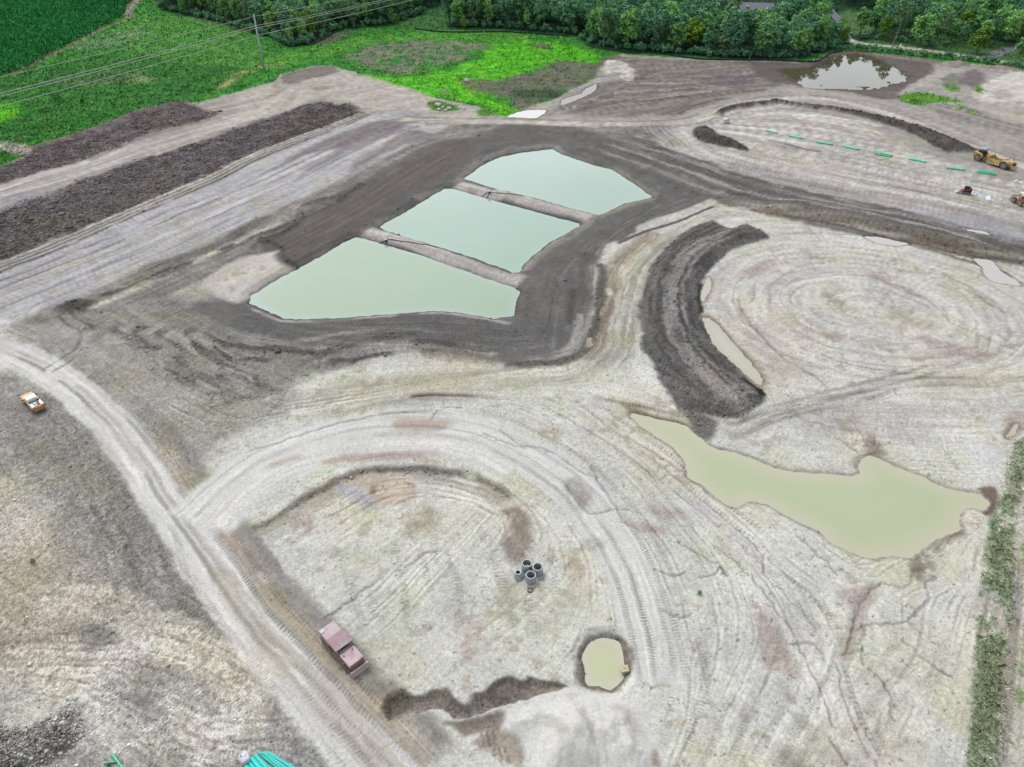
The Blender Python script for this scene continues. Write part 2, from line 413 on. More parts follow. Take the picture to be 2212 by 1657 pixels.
band(W1, 5.6, (182, 174, 170), feather=1.6, warp=.6, streak=.30, sf=.8, sl=30, cl=0, ta=.12)
band(T(0, 0, [(700, 1300), (1080, 1135), (1500, 1015), (1800, 950)]), 1.3, (150, 138, 126), feather=.8, warp=.6, streak=.2)
band(T(0, 0, [(0, 1580), (500, 1450), (1000, 1290)]), .9, (196, 190, 190), feather=.6, warp=.4)
zone(T(0, 0, [(-900, 1990), (0, 1690), (150, 1640), (550, 1490), (800, 1400), (1200, 1260), (1500, 1180), (1800, 1070), (2212, 930)]) + T(1, 0, [(270, 900), (400, 850), (560, 820), (700, 845), (830, 830), (890, 880), (920, 920), (700, 990), (400, 1100), (0, 1250)]) + T(0, 0, [(1700, 1400), (1230, 1609)]) + T(0, 1, [(1000, 190), (500, 400), (0, 590), (-900, 960)]),
     (104, 98, 99), feather=2.2, warp=2.2, cl=.8, na=.26, ta=.14, var=.14, h=.15, hf=3)
zone(T(1, 0, [(270, 1010), (600, 860), (830, 840), (890, 890), (500, 1060), (200, 1150)]), (92, 84, 76), feather=2, alpha=.6, warp=1.5)
zone(T(0, 1, [(-300, 500), (500, 230), (1000, 60), (1400, -100), (1380, 10), (1000, 190), (500, 390), (0, 580)]), (104, 98, 90), feather=2.5, alpha=.55, warp=2)
zone(T(0, 1, [(0, 100), (300, 20), (540, -20), (500, 60), (200, 140), (0, 200)]), (150, 146, 152), feather=2, alpha=.6, warp=2)
# bluish compacted haul strip
zone(T(0, 1, [(-900, 1000), (0, 690), (270, 560), (560, 470), (900, 310), (1400, 80), (1620, -60)]) + T(1, 0, [(0, 1330), (300, 1190), (650, 1020), (900, 940), (1200, 895), (1500, 960), (1620, 1000), (1450, 1090), (1300, 1170), (1000, 1300), (700, 1450), (400, 1600)]) + T(0, 1, [(2212, 180), (1700, 430), (1300, 590), (900, 780), (400, 970), (200, 1060), (0, 1150), (-900, 1500)]),
     BLUE, feather=1.2, warp=.7, ta=.24, na=.05, var=.05)
W2 = T(0, 1, [(-900, 1260), (0, 900), (500, 700), (1000, 500), (1500, 270), (2100, 20)]) + T(1, 0, [(300, 1430), (700, 1230), (1000, 1090), (1250, 1010), (1500, 975)])
for k, (o, w_, c_, al) in enumerate(((-7, 1.0, (196, 186, 176), .6), (-4, .6, (140, 142, 154), .7), (-1.5, .7, (200, 192, 182), .6), (1.5, .5, (146, 144, 152), .7), (3.0, 1.5, (192, 180, 166), .55), (5.0, .5, (138, 134, 140), .7), (7.0, .8, (190, 190, 196), .6), (9, .7, (132, 126, 130), .6), (-9.5, .4, (150, 150, 158), .6))):
    band(W2, w_, c_, alpha=min(1, al * 1.25), feather=w_ * .7, warp=.7, off=o, flow=k == 0, seed=k, patch=.36)
zone(T(1, 0, [(280, 1280), (550, 1150), (860, 1030), (1000, 990), (1200, 970), (1260, 1020), (1100, 1100), (900, 1170), (620, 1300), (400, 1420), (500, 1330), (700, 1200)]), (122, 112, 116), feather=2, warp=1.5, alpha=.7, ta=.25)
zone(T(1, 0, [(1230, 1060), (1320, 1040), (1480, 1080), (1400, 1130), (1200, 1190), (1000, 1290), (800, 1390), (850, 1300), (1050, 1180)]), (128, 120, 122), feather=1.5, warp=1.5, alpha=.7, ta=.2)
# ridges between stone and haul strip
RID = T(0, 1, [(-900, 960), (0, 625), (500, 430), (1000, 215), (1400, 45), (1700, -80)]) + T(1, 0, [(0, 1270), (400, 1110), (700, 1000), (920, 910)])
for o, w_, c_, hh in ((1.2, .55, (196, 188, 178), .1), (.2, .35, (120, 114, 108), -.15), (-.7, .5, (186, 178, 168), .15), (-1.8, .45, (112, 106, 102), .2), (-2.8, .5, (176, 170, 166), .1), (-3.7, .5, (108, 100, 100), .25)):
    band(RID, w_, c_, alpha=.9, feather=.3, warp=.5, off=o, flow=False, h=hh, cl=.15, seed=int(o * 7), patch=.12)
flows.append(smooth(WP(RID), 4)); flows.append(smooth(WP(left_dir), 4))
# pale yard at the head of the strips
zone(T(1, 0, [(-100, 760), (200, 660), (400, 600), (640, 560), (900, 610), (1200, 690), (1420, 780), (1700, 860), (1900, 930), (1800, 1000), (1500, 950), (1200, 890), (900, 900), (800, 820), (560, 800), (300, 880), (-50, 960)]), (186, 176, 166), feather=2.5, warp=2, ta=.2, na=.07)
zone(T(1, 0, [(260, 610), (500, 540), (660, 530), (700, 590), (450, 640), (300, 680)]), (122, 110, 106), feather=2, warp=1.6, alpha=.8)
zone(T(1, 0, [(1420, 830), (1520, 815), (1680, 860), (1650, 890), (1480, 890)]), (84, 130, 64), feather=1, warp=1, soil=.1, grs=.8)
zone(T(1, 0, [(1830, 890), (1900, 880), (1980, 920), (1860, 940)]), (96, 140, 70), feather=1.2, warp=1, soil=.3, grs=.5)
zone(T(1, 0, [(500, 700), (620, 690), (640, 720), (540, 730)]), (138, 140, 110), feather=2, warp=1.5, alpha=.7)
band(T(0, 0, [(1700, 880), (1900, 850), (2212, 760)]) + T(1, 0, [(200, 650)]), 1.3, (150, 130, 118), feather=1.5, alpha=.6)
band(T(0, 0, [(1690, 870), (1720, 895)]), 3, (186, 160, 146), feather=2, alpha=.8, flow=False)

# ---- ground between haul strip and ponds
zone(T(0, 1, [(-200, 1250), (200, 1075), (480, 950), (900, 790), (1300, 600), (1700, 440), (2212, 190)]) + T(1, 0, [(700, 1470), (1000, 1310), (1400, 1120), (1700, 1000), (2212, 985)]) + T(2, 0, [(500, 990), (1000, 1010), (1300, 1200)]) + [(1480, 372), (1560, 400), (1545, 430), (1480, 460), (1380, 500), (1325, 520), (1292, 560), (1282, 650), (1270, 720), (1240, 765), (1160, 783), (1080, 786), (960, 770), (840, 765), (700, 800), (560, 850), (470, 880), (380, 830), (250, 740), (120, 700)],
     (140, 136, 130), feather=2, warp=2, ta=.26, na=.10, var=.12, cl=.04)
zone([(1040, 290), (1100, 268), (1240, 275), (1330, 303), (1480, 360), (1555, 402), (1540, 428), (1480, 456), (1380, 494), (1318, 520), (1285, 560), (1276, 650), (1262, 720), (1235, 760), (1160, 776), (1080, 778), (960, 748), (840, 738), (700, 745), (560, 722), (450, 690), (420, 650), (520, 640), (560, 555), (580, 515), (640, 470), (800, 380), (930, 312)],
     DARK, feather=1.6, warp=1.2, ta=.10, na=.07, var=.07)
# brownish bench west of the ponds, with its cut edges
zone([(575, 525), (640, 478), (700, 440), (800, 385), (960, 305), (1030, 310), (1000, 350), (900, 410), (830, 462), (760, 510), (640, 575), (605, 562)], (108, 100, 98), feather=1.2, warp=.8, ta=.14, na=.05)
zone(T(1, 0, [(880, 1440), (1000, 1380), (1250, 1280), (1450, 1220), (1250, 1340), (1000, 1470)]), (126, 120, 110), feather=2, warp=2, alpha=.7, patch=.4)
zone(T(1, 1, [(0, 250), (350, 90), (420, 140), (400, 250), (180, 380), (0, 440)]), (166, 158, 148), feather=2, warp=1.5, alpha=.8, patch=.35)
zone(T(1, 1, [(390, 150), (560, 60), (680, 30), (700, 130), (600, 180), (480, 220), (400, 300)]), (146, 132, 126), feather=1.5, warp=1.5, alpha=.8, patch=.4)
zone(T(1, 1, [(80, 440), (200, 470), (260, 560), (240, 620), (330, 640), (420, 620), (300, 560), (250, 480), (160, 420)]), DARK2, feather=.6, warp=.8, cl=.3, h=.4, hf=1)
band(T(1, 1, [(40, 420), (180, 400), (390, 280), (420, 160), (700, 60), (720, 110), (900, -40)]), .9, DARK2, feather=.8, warp=.7, cl=.4, h=.35, alpha=.8, patch=.3)
band(T(0, 1, [(500, 1030), (620, 960), (780, 960)]), 3.0, (86, 83, 80), feather=1.2, warp=1, cl=.3, h=.5, ends=3)
band(T(0, 1, [(800, 880), (1100, 790), (1400, 640), (1700, 540), (2212, 330)]) + T(1, 1, [(300, 280)]), 1.2, (92, 88, 84), feather=.9, warp=.8, cl=.25, h=.3, patch=.3)
band(T(0, 1, [(700, 990), (1100, 810), (1500, 640), (2000, 400), (2300, 280)]), 1.0, (186, 176, 156), feather=.8, warp=.6, patch=.35)
band(T(0, 1, [(950, 780), (1300, 620), (1700, 470), (2212, 220)]), 2.0, (120, 114, 108), feather=1, warp=.8, alpha=.8, streak=.3)
band(T(1, 1, [(0, 500), (250, 330), (700, 130)]), .5, DARK2, feather=.5, warp=.5, alpha=.7)
# pale apron west of the first pond
zone(T(0, 1, [(1700, 700), (1880, 590), (2212, 510)]) + T(1, 1, [(200, 545), (240, 620), (345, 650), (0, 870)]) + T(0, 1, [(1900, 925), (1690, 840), (1600, 800)]), (200, 193, 186), feather=1, warp=.8, ta=.10, na=.05)
zone(T(0, 1, [(1400, 850), (1600, 770), (1720, 850), (1650, 890), (1500, 910)]), (176, 170, 150), feather=2.5, warp=1.5, alpha=.8)
# berms between the ponds (pale crest)
B1 = T(1, 1, [(900, 350), (1050, 380), (1300, 440), (1600, 560), (1900, 680), (2212, 760)])
B2 = T(1, 0, [(1640, 1480), (1800, 1520), (2000, 1570)]) + T(2, 1, [(0, 40), (300, 130), (600, 200), (760, 250)])
for b_ in (B1, B2):
    band(b_, 2.6, (188, 180, 174), feather=.9, warp=.5, streak=.15, sf=.5, sl=14, ta=.08, ends=2)
# lighter rim round the ponds
for ring in (T(1, 1, [(1000, 290), (1300, 170), (1590, -20)]), T(1, 0, [(1560, 1500), (1330, 1609)]), T(1, 0, [(1650, 1480), (1800, 1330), (2000, 1230), (2212, 1190)]) + T(2, 0, [(420, 1170), (500, 1220), (760, 1320), (930, 1360), (1080, 1460), (1260, 1580)]),
             T(2, 1, [(1250, 90), (1050, 130), (880, 200), (760, 250), (640, 330), (400, 480), (260, 590), (190, 670)]), T(1, 1, [(1000, 440), (700, 480), (450, 610), (200, 740), (0, 860)])):
    band(ring, 1.5, (150, 142, 134), feather=.9, warp=.6, flow=True, alpha=.85, patch=.2)
band(T(1, 1, [(0, 960), (150, 1030), (300, 1080), (700, 1070), (1000, 1040), (1300, 1010), (1600, 1010), (1900, 1060), (2120, 1105)]), .55, (190, 184, 178), feather=.5, warp=.5, alpha=.8, patch=.3)
band(T(1, 1, [(340, 1240), (700, 1190), (900, 1160), (1200, 1150)]), .6, (170, 165, 160), feather=.6, warp=.7, alpha=.7, patch=.35)
for k, (q, w_, c_) in enumerate(((T(1, 1, [(0, 1300), (300, 1300), (600, 1330), (850, 1240), (1200, 1190), (1500, 1180)]), 1.0, DARK2), (T(1, 1, [(600, 1400), (900, 1370), (1200, 1330)]), .8, DARK2), (T(1, 1, [(650, 1420), (780, 1390), (1000, 1420), (1150, 1390)]), .5, (196, 190, 182)),
                (T(1, 1, [(1250, 1240), (1450, 1230), (1700, 1260)]), 1.0, DARK2), (T(1, 1, [(880, 1300), (1050, 1270), (1160, 1270)]), .6, (186, 180, 172)), (T(1, 1, [(1720, 1280), (1900, 1310), (2000, 1340)]), 1.4, (176, 170, 164)), (T(0, 1, [(1600, 1180), (1800, 1250), (2000, 1290), (2212, 1300)]), .8, DARK2), (T(0, 1, [(1500, 1240), (1800, 1340), (2212, 1390)]), .7, DARK2))):
    band(q, w_, c_, feather=w_ * .7, warp=.9, alpha=.8, patch=.3, seed=k, cl=.3, h=.15 if c_ == DARK2 else 0)
for k in range(7):      # graded passes round the basin
    band([(1245 - k * 9, 768 - k * 9), (1110, 782 - k * 10), (900, 752 - k * 8), (700, 744 - k * 8), (520, 706 - k * 6)], .25, (136, 133, 130) if k % 2 else (96, 94, 92), alpha=.5, feather=.25, warp=.5, patch=.4, seed=k, flow=k == 3)
    band([(1260 - k * 14, 770), (1274 - k * 14, 680), (1285 - k * 14, 570 + k * 5), (1320 - k * 8, 520 + k * 2), (1400, 480 - k * 5), (1500, 440 - k * 6), (1530, 425 - k * 7)], .25, (140, 136, 132) if k % 2 else (98, 96, 94), alpha=.5, feather=.25, warp=.5, patch=.4, seed=k + 20, flow=k == 3)
    band([(600, 560 - k * 6), (760, 480 - k * 7), (900, 395 - k * 7), (1040, 310 - k * 3), (1180, 285), (1320, 310), (1450, 372), (1540, 415)], .3, (128, 120, 116) if k % 2 else (96, 90, 88), alpha=.45, feather=.3, warp=.5, patch=.4, seed=k + 40, flow=k == 3)
# striped rough ground south-west of the ponds
SW = [[(180 + k * 26, 700 + k * 2), (260 + k * 26, 745 + k * 3), (360 + k * 24, 800 + k * 2), (470 + k * 18, 850)] for k in range(10)]
for k, q in enumerate(SW):
    band(q, 1.1 + .5 * (k % 3), (96, 93, 90) if k % 2 == 0 else (176, 172, 162), alpha=.75, feather=.9, warp=1.1, patch=.35, seed=k + 70, cl=.35 if k % 2 == 0 else 0, h=.12 if k % 2 == 0 else 0)
zone(T(0, 2, [(1700, 150), (1900, 180), (2212, 150)]) + T(1, 2, [(150, 130), (40, 200), (-200, 250), (-400, 330)]), DARK2, feather=1.2, warp=1.2, alpha=.8, cl=.4, patch=.3)
zone(T(0, 2, [(1400, 100), (1750, 230), (1650, 400), (1300, 560), (1000, 300), (1100, 180)]), (166, 162, 152), feather=2.5, warp=2, alpha=.8)
zone(T(0, 1, [(300, 1330), (420, 1230), (560, 1170), (700, 1150), (850, 1070), (700, 1180), (500, 1220)]), (96, 94, 90), feather=1, warp=.8, alpha=.8)

# ---- track of pale soil curling round the basin
CURL = [(1660, 462), (1560, 452), (1490, 475), (1410, 530), (1350, 600), (1330, 680), (1310, 750), (1250, 805), (1130, 822), (980, 840), (850, 858), (700, 888), (560, 925), (450, 975)]
band(CURL, 5.2, (184, 181, 168), feather=1.6, warp=.7, streak=.26, sf=.5, sl=14, ta=.12)
band(CURL, 1.6, (206, 203, 190), feather=1, warp=.6, off=-1.5, flow=False, alpha=.8, streak=.12)
band([(1420, 500), (1345, 560), (1310, 640), (1298, 720), (1260, 780)], 2.0, (160, 144, 124), feather=1.4, warp=.9, alpha=.85, streak=.25, off=0, patch=.15)
band([(1320, 640), (1305, 700), (1290, 760)], .8, (128, 112, 98), feather=.8, warp=.9, alpha=.7, patch=.4)
band(T(2, 1, [(800, 600), (830, 700), (790, 900), (760, 1150), (650, 1330), (400, 1420), (0, 1420)]), 1.0, (88, 86, 84), feather=.8, warp=.7, alpha=.8, patch=.2, cl=.3, h=.2)
band(T(2, 1, [(640, 1000), (620, 1200), (520, 1310), (430, 1360)]), .8, (178, 172, 164), feather=.7, warp=.6, alpha=.8, patch=.3)
band(T(2, 1, [(580, 800), (570, 1000), (560, 1120)]), .6, DARK2, feather=.6, warp=.6, alpha=.8, patch=.3, cl=.3)
band(T(2, 1, [(600, 560), (700, 540), (760, 620)]), 1.2, DARK2, feather=1, warp=.8, alpha=.6)
zone(T(2, 1, [(1090, 330), (1180, 270), (1500, 170), (1700, 90), (1740, 100), (1700, 150), (1400, 270), (1150, 355)]), (196, 190, 182), feather=.5, warp=.5)
band(T(2, 1, [(930, 460), (1150, 365), (1450, 265), (1720, 150)]), .5, DARK2, feather=.4, warp=.4)
band(T(2, 1, [(920, 440), (1000, 380), (1060, 330)]), 1.5, (112, 108, 104), feather=.8, warp=.7)
zone(T(1, 2, [(-200, 330), (300, 180), (900, 60), (1500, 20), (2212, 60), (2212, 200), (1500, 160), (900, 200), (300, 330), (0, 420)]), OLIVE, feather=2, warp=1.5, alpha=.75)
zone(T(1, 2, [(1250, 180), (1500, 140), (1900, 160), (2000, 190), (1800, 210), (1900, 300), (1750, 330), (1500, 200)]), (150, 134, 122), feather=1, warp=1.2, alpha=.75, patch=.25)
band(T(1, 2, [(1260, 180), (1400, 155), (1700, 160), (2000, 185)]), .4, (104, 92, 84), feather=.4, warp=.4, h=-.2)

# ---- centre flat
zone([(-60, 720), (120, 700), (250, 720), (470, 860), (600, 850), (620, 900), (470, 960), (430, 1080), (360, 1070), (290, 970), (220, 890), (130, 815), (40, 770), (-60, 740)], (162, 159, 151), feather=3, warp=2.5, ta=.10, na=.12, var=.08)
zone([(470, 960), (620, 905), (850, 868), (1100, 845), (1320, 800), (1420, 810), (1500, 900), (1380, 905), (1440, 970), (1490, 1050), (1620, 1110), (1800, 1200), (1950, 1230), (2130, 1200), (2100, 1760), (850, 1760), (700, 1480), (560, 1290), (440, 1100)], PALE, feather=3, warp=2, ta=.125, na=.06, crk=.4, var=.03)

# ---- west: rough grey lot, haul road and tyre marks
zone([(-300, 800), (0, 800), (120, 850), (220, 940), (300, 1080), (400, 1230), (500, 1370), (600, 1500), (720, 1640), (760, 1760), (-300, 1760)], (162, 160, 155), feather=2, warp=1.5, ta=.11, na=.17, cl=.05, var=.10)
for q, c_, al in ((T(0, 2, [(300, 200), (900, 500), (1100, 900), (1400, 1350), (1000, 1300), (700, 900), (200, 700), (0, 300)]), (142, 140, 136), .75), (T(0, 2, [(-100, 880), (100, 850), (300, 1050), (500, 1350), (300, 1609), (-100, 1609)]), (194, 182, 166), .85),
                  (T(0, 3, [(-100, -50), (700, 150), (800, 300), (600, 600), (200, 900), (-100, 1000)]), (186, 172, 156), .85), (T(0, 3, [(-100, 600), (300, 560), (500, 640), (200, 760), (-100, 760)]), (150, 130, 116), .7),
                  (T(0, 3, [(0, 800), (600, 860), (700, 1000), (400, 1240), (0, 1340)]), (196, 192, 178), .8), (T(0, 3, [(640, 500), (820, 290), (960, 300), (1040, 500), (960, 620), (660, 620)]), (122, 120, 116), .85),
                  (T(0, 3, [(1050, 780), (1200, 770), (1230, 980), (1150, 1100), (1050, 950)]), (120, 116, 112), .75), (T(0, 3, [(1200, 100), (1800, 300), (2000, 600), (1500, 560), (1250, 350)]), (146, 143, 138), .8),
                  (T(0, 3, [(1300, 1000), (1900, 900), (2212, 1300), (2100, 1609), (1500, 1609)]), (156, 152, 146), .7), (T(0, 3, [(1100, 160), (1220, 130), (1100, 260), (950, 300)]), (164, 142, 128), .6), (T(0, 2, [(900, 950), (1000, 900), (1130, 1300), (1150, 1600), (1000, 1609)]), (126, 124, 120), .6)):
    zone(q, c_, feather=2.2, alpha=al, warp=2)
zone(T(0, 3, [(-100, 1370), (200, 1300), (420, 1200), (560, 1150), (680, 1220), (690, 1330), (560, 1460), (400, 1560), (200, 1650), (-100, 1700)]), (138, 134, 128), feather=.8, warp=1, cl=1.0, na=.25, h=.9, hf=2.2)
ROAD = [(-150, 715), (-20, 748), (60, 778), (150, 833), (230, 908), (290, 983), (352, 1075), (422, 1175), (502, 1295), (582, 1395), (662, 1485), (742, 1575), (808, 1650), (870, 1720)]
band(ROAD, 3.2, (218, 217, 214), feather=.6, warp=.4, soil=.2, streak=.09, sf=.28, sl=9, cl=0, ta=.05, na=.04)
band(ROAD, .34, (158, 153, 146), feather=.3, warp=.3, off=-.25, flow=False, alpha=.8, patch=.3)
band(ROAD, .4, (176, 170, 162), feather=.3, warp=.3, off=.9, flow=False, alpha=.5, patch=.4, seed=2)
band(ROAD[5:], 1.3, (178, 163, 146), feather=.6, warp=.35, off=4.2, flow=False, streak=.1, patch=.1)
band(ROAD[7:], 2.6, (184, 172, 152), feather=1.2, warp=.5, off=1.2, flow=False, alpha=.5, patch=.4, seed=5)
band(ROAD[5:], .06, (222, 218, 208), feather=.05, warp=.08, off=4.6, flow=False, alpha=.8, patch=.4, seed=9)
band(ROAD[9:], .06, (222, 218, 208), feather=.05, warp=.08, off=5.5, flow=False, alpha=.7, patch=.4, seed=3)
band(ROAD[4:], 1.0, (140, 134, 128), feather=.8, warp=.6, off=6.3, flow=False, alpha=.8, patch=.15, seed=4)
band(ROAD[3:11], .8, (140, 137, 132), feather=.6, warp=.6, off=-4.0, flow=False, alpha=.7, patch=.2, seed=6)
tracks(ROAD, gauge=1.9, w=.36, dark=.06, cleat=.07, per=.5, offs=(-1.5, 1.6), warp=.3, flow=False, seed=3)
tracks(ROAD[4:], gauge=2.0, w=.4, dark=.12, cleat=.12, per=.55, offs=(3.6,), warp=.3, flow=False, seed=4)
zone([(-100, 690), (0, 690), (40, 720), (20, 760), (-100, 760)], (206, 202, 198), feather=3, warp=1.5)
# sweeping tyre tracks in the lower left corner
sweeps = [T(0, 3, [(230, 210), (480, 190), (700, 215), (950, 260), (1150, 320), (1350, 450), (1650, 600), (2000, 800), (2212, 880)]),
          T(0, 3, [(230, 320), (480, 310), (700, 350), (900, 380), (1050, 450), (1250, 580), (1500, 640), (1850, 820), (2212, 1000)]),
          T(0, 3, [(-50, 750), (400, 730), (800, 700), (1100, 600), (1400, 600), (1700, 700), (2000, 900), (2212, 1020)]),
          T(0, 3, [(0, 870), (350, 840), (800, 760), (1150, 710), (1400, 760), (1700, 900), (1900, 1050), (2100, 1150)]),
          T(0, 3, [(350, 880), (600, 1000), (800, 1130), (950, 1280), (1150, 1450), (1300, 1609)]),
          T(0, 3, [(300, 830), (560, 850), (800, 960), (1000, 1060), (1250, 1150), (1450, 1300), (1600, 1450), (1700, 1609)]),
          T(0, 3, [(1300, 1130), (1450, 1230), (1650, 1300), (1900, 1270), (2100, 1180), (2212, 1160)]),
          T(0, 3, [(1500, 1430), (1700, 1440), (1950, 1400), (2212, 1300)])]
for k, q in enumerate(sweeps):
    band(q, 1.0 + .5 * (k % 3), (202, 194, 180), alpha=.55, feather=1.0, warp=.8, flow=False, patch=.3, seed=k + 300, streak=.12)
    band(q, .8, (206, 199, 186), alpha=.5, feather=.8, warp=.9, off=(2.6 if k % 2 else -3.0), flow=False, patch=.4, seed=k + 320)
    tracks(q, gauge=2.6, w=.42, dark=.0, cleat=.10, per=.42, light=.07, seed=k, skip=.2, warp=.5, depth=.06)
    if k in (2, 3, 4, 5): tracks(q, gauge=2.2, w=.4, dark=.0, cleat=.09, per=.4, light=.06, seed=k + 9, skip=.35, warp=.9, flow=False, offs=(3.2, -2.9))
for k in range(6):
    tracks([(120 + 45 * k, 1060 + 10 * k), (200 + 40 * k, 1180 + 20 * k), (240 + 50 * k, 1290 + 10 * k)], gauge=2.1, w=.4, dark=.1, cleat=.09, per=.4, seed=k + 30, skip=.5, flow=False)
tracks(T(0, 1, [(500, 1000), (580, 1080), (700, 1150), (650, 1300), (350, 1500)]), gauge=2.2, w=.4, dark=.22, cleat=.1, seed=2, skip=.2)

# ---- centre: bowl with the curved haul lane
ARC = [(400, 1130), (470, 1062), (560, 995), (680, 945), (800, 920), (930, 918), (1040, 938), (1150, 990), (1235, 1050), (1305, 1130), (1362, 1235), (1395, 1335), (1415, 1425), (1425, 1490)]
band(ARC, 3.7, (217, 217, 215), feather=.8, warp=.5, streak=.09, sf=.35, sl=10, ta=.04, na=.03, crk=0, soil=.3)
band(ARC[:8], 2.8, (216, 215, 212), feather=.8, warp=.5, off=-4.5, flow=False, streak=.09, sf=.35, sl=10, crk=0, na=.03, soil=.3)
band(T(1, 2, [(1100, 390), (1300, 400), (1550, 410), (1600, 440)]), 1.6, (190, 170, 156), feather=.9, warp=.7, flow=False, alpha=.9, patch=.15)
band(T(1, 2, [(550, 700), (900, 660), (1250, 650), (1600, 690)]), .9, (186, 166, 152), feather=.7, warp=.6, flow=False, alpha=.85, patch=.35)
band(T(1, 2, [(100, 760), (250, 700), (450, 640)]), .7, (190, 174, 158), feather=.7, warp=.5, flow=False, alpha=.7, patch=.3)
tracks(ARC, gauge=2.5, w=.36, dark=.10, cleat=.16, per=.42, offs=(.8,), skip=.12, seed=5, flow=False)
tracks(ARC[4:], gauge=2.3, w=.4, dark=.12, cleat=.17, per=.4, offs=(-1.2, 4.4), skip=.4, seed=8, flow=False)
LIP = T(1, 2, [(-40, 1250), (120, 1190), (280, 1090), (480, 960), (730, 830), (920, 760), (1200, 745), (1450, 750), (1750, 800), (1900, 850), (2050, 940), (2130, 1010)])
band(LIP, .5, (124, 118, 108), feather=.5, warp=.5, alpha=.9, cl=.4, patch=.1)
band(LIP, 1.6, (160, 148, 136), feather=1.2, warp=.7, off=-1.1, flow=False, alpha=.55, patch=.25)
i_ = near(smooth(WP(LIP), 6), 14); d_, s_, sd_i, L_ = sdline(smooth(WP(LIP), 6), GX[i_], GY[i_])
HZ[i_] -= .45 * sstep(-.6, .8, -sd_i) * (1 - sstep(8, 14, d_)) * sstep(0, 12, s_) * sstep(0, 12, L_ - s_)
# pan of tan silt, plum and rust patches in the bowl
zone(T(1, 2, [(710, 850), (900, 770), (1150, 765), (1290, 780), (1320, 850), (1350, 960), (1300, 1020), (1100, 1020), (980, 960), (880, 900)]), (198, 180, 158), feather=.5, warp=.7, crk=0, na=.04)
zone(T(1, 2, [(780, 860), (1000, 850), (1250, 860), (1330, 900), (1250, 960), (1050, 960), (880, 890)]), (134, 118, 106), feather=.35, warp=.9, alpha=.8, patch=.46)
zone(T(1, 2, [(700, 880), (850, 900), (1000, 970), (1050, 1050), (950, 1060), (780, 980)]), (168, 168, 178), feather=1, warp=.8, alpha=.8)
for q, c_, al in ((T(2, 2, [(30, 1110), (150, 1080), (200, 1200), (260, 1350), (220, 1450), (60, 1440), (20, 1350), (80, 1220)]), (150, 130, 116), .85), (T(1, 2, [(2040, 1100), (2212, 1090), (2212, 1480), (2040, 1480), (2090, 1300)]), (158, 140, 124), .7),
                  (T(1, 2, [(330, 1150), (480, 1140), (520, 1230), (400, 1290), (340, 1250)]), (176, 158, 146), .8), (T(1, 2, [(1330, 1080), (1480, 1060), (1560, 1110), (1450, 1150), (1340, 1130)]), (178, 160, 130), .7), (T(1, 2, [(1200, 1140), (1500, 1160), (1520, 1260), (1300, 1240)]), (160, 146, 132), .6),
                  (T(1, 2, [(900, 1480), (1050, 1480), (1080, 1530), (960, 1560)]), (206, 188, 162), .8), (T(1, 2, [(640, 1380), (700, 1390), (690, 1440), (640, 1430)]), (150, 132, 120), .8), (T(1, 3, [(1640, 640), (1750, 480), (1900, 470), (1850, 600), (1900, 700), (1720, 780)]), (190, 170, 156), .8),
                  (T(2, 3, [(0, 80), (100, 120), (80, 280), (0, 300)]), (188, 170, 154), .7), (T(2, 2, [(520, 1450), (700, 1460), (720, 1609), (540, 1609)]), (202, 184, 168), .7), (T(2, 3, [(520, 0), (720, 0), (780, 150), (650, 250)]), (202, 186, 172), .6), (T(2, 2, [(540, 860), (640, 850), (720, 960), (700, 1010), (560, 990)]), (160, 156, 154), .85),
                  (T(2, 2, [(600, 990), (700, 1000), (720, 1060), (640, 1060)]), (158, 138, 128), .8), (T(2, 2, [(330, 450), (480, 420), (500, 480), (420, 530)]), (180, 158, 128), .7), (T(2, 2, [(650, 640), (800, 700), (830, 790), (740, 760)]), (172, 150, 134), .6), (T(2, 2, [(1200, 1040), (1430, 1080), (1420, 1140), (1280, 1110)]), (184, 160, 148), .75),
                  (T(2, 2, [(1080, 1180), (1340, 1220), (1320, 1290), (1120, 1240)]), (176, 152, 138), .65), (T(2, 2, [(680, 1330), (800, 1330), (800, 1390), (690, 1390)]), (172, 156, 144), .8), (T(3, 3, [(0, 280), (200, 340), (330, 640), (420, 860), (250, 830), (120, 740), (60, 500)]), (168, 146, 134), .75),
                  (T(3, 3, [(720, 180), (900, 140), (1000, 180), (930, 320), (820, 340)]), (180, 158, 146), .7), (T(3, 3, [(590, 880), (700, 900), (690, 960), (590, 970)]), (132, 112, 104), .8), (T(3, 3, [(600, 1560), (750, 1540), (760, 1609), (620, 1609)]), (172, 152, 142), .8), (T(3, 3, [(1300, -20), (1420, -30), (1380, 60), (1320, 70)]), (134, 118, 110), .8),
                  (T(3, 3, [(250, 880), (350, 960), (380, 1080), (270, 1020)]), (164, 160, 158), .7), (T(3, 3, [(400, 1180), (480, 1250), (460, 1320), (400, 1280)]), (140, 138, 132), .6), (T(3, 3, [(250, 1480), (380, 1500), (350, 1609), (250, 1609)]), (130, 128, 124), .7), (T(3, 3, [(1120, 1400), (1220, 1350), (1210, 1420), (1130, 1450)]), (150, 146, 142), .7), (T(3, 3, [(1230, 280), (1300, 260), (1330, 350), (1260, 360)]), (204, 186, 164), .8)):
    zone(q, c_, feather=.9, alpha=al, warp=1.0, patch=.30)
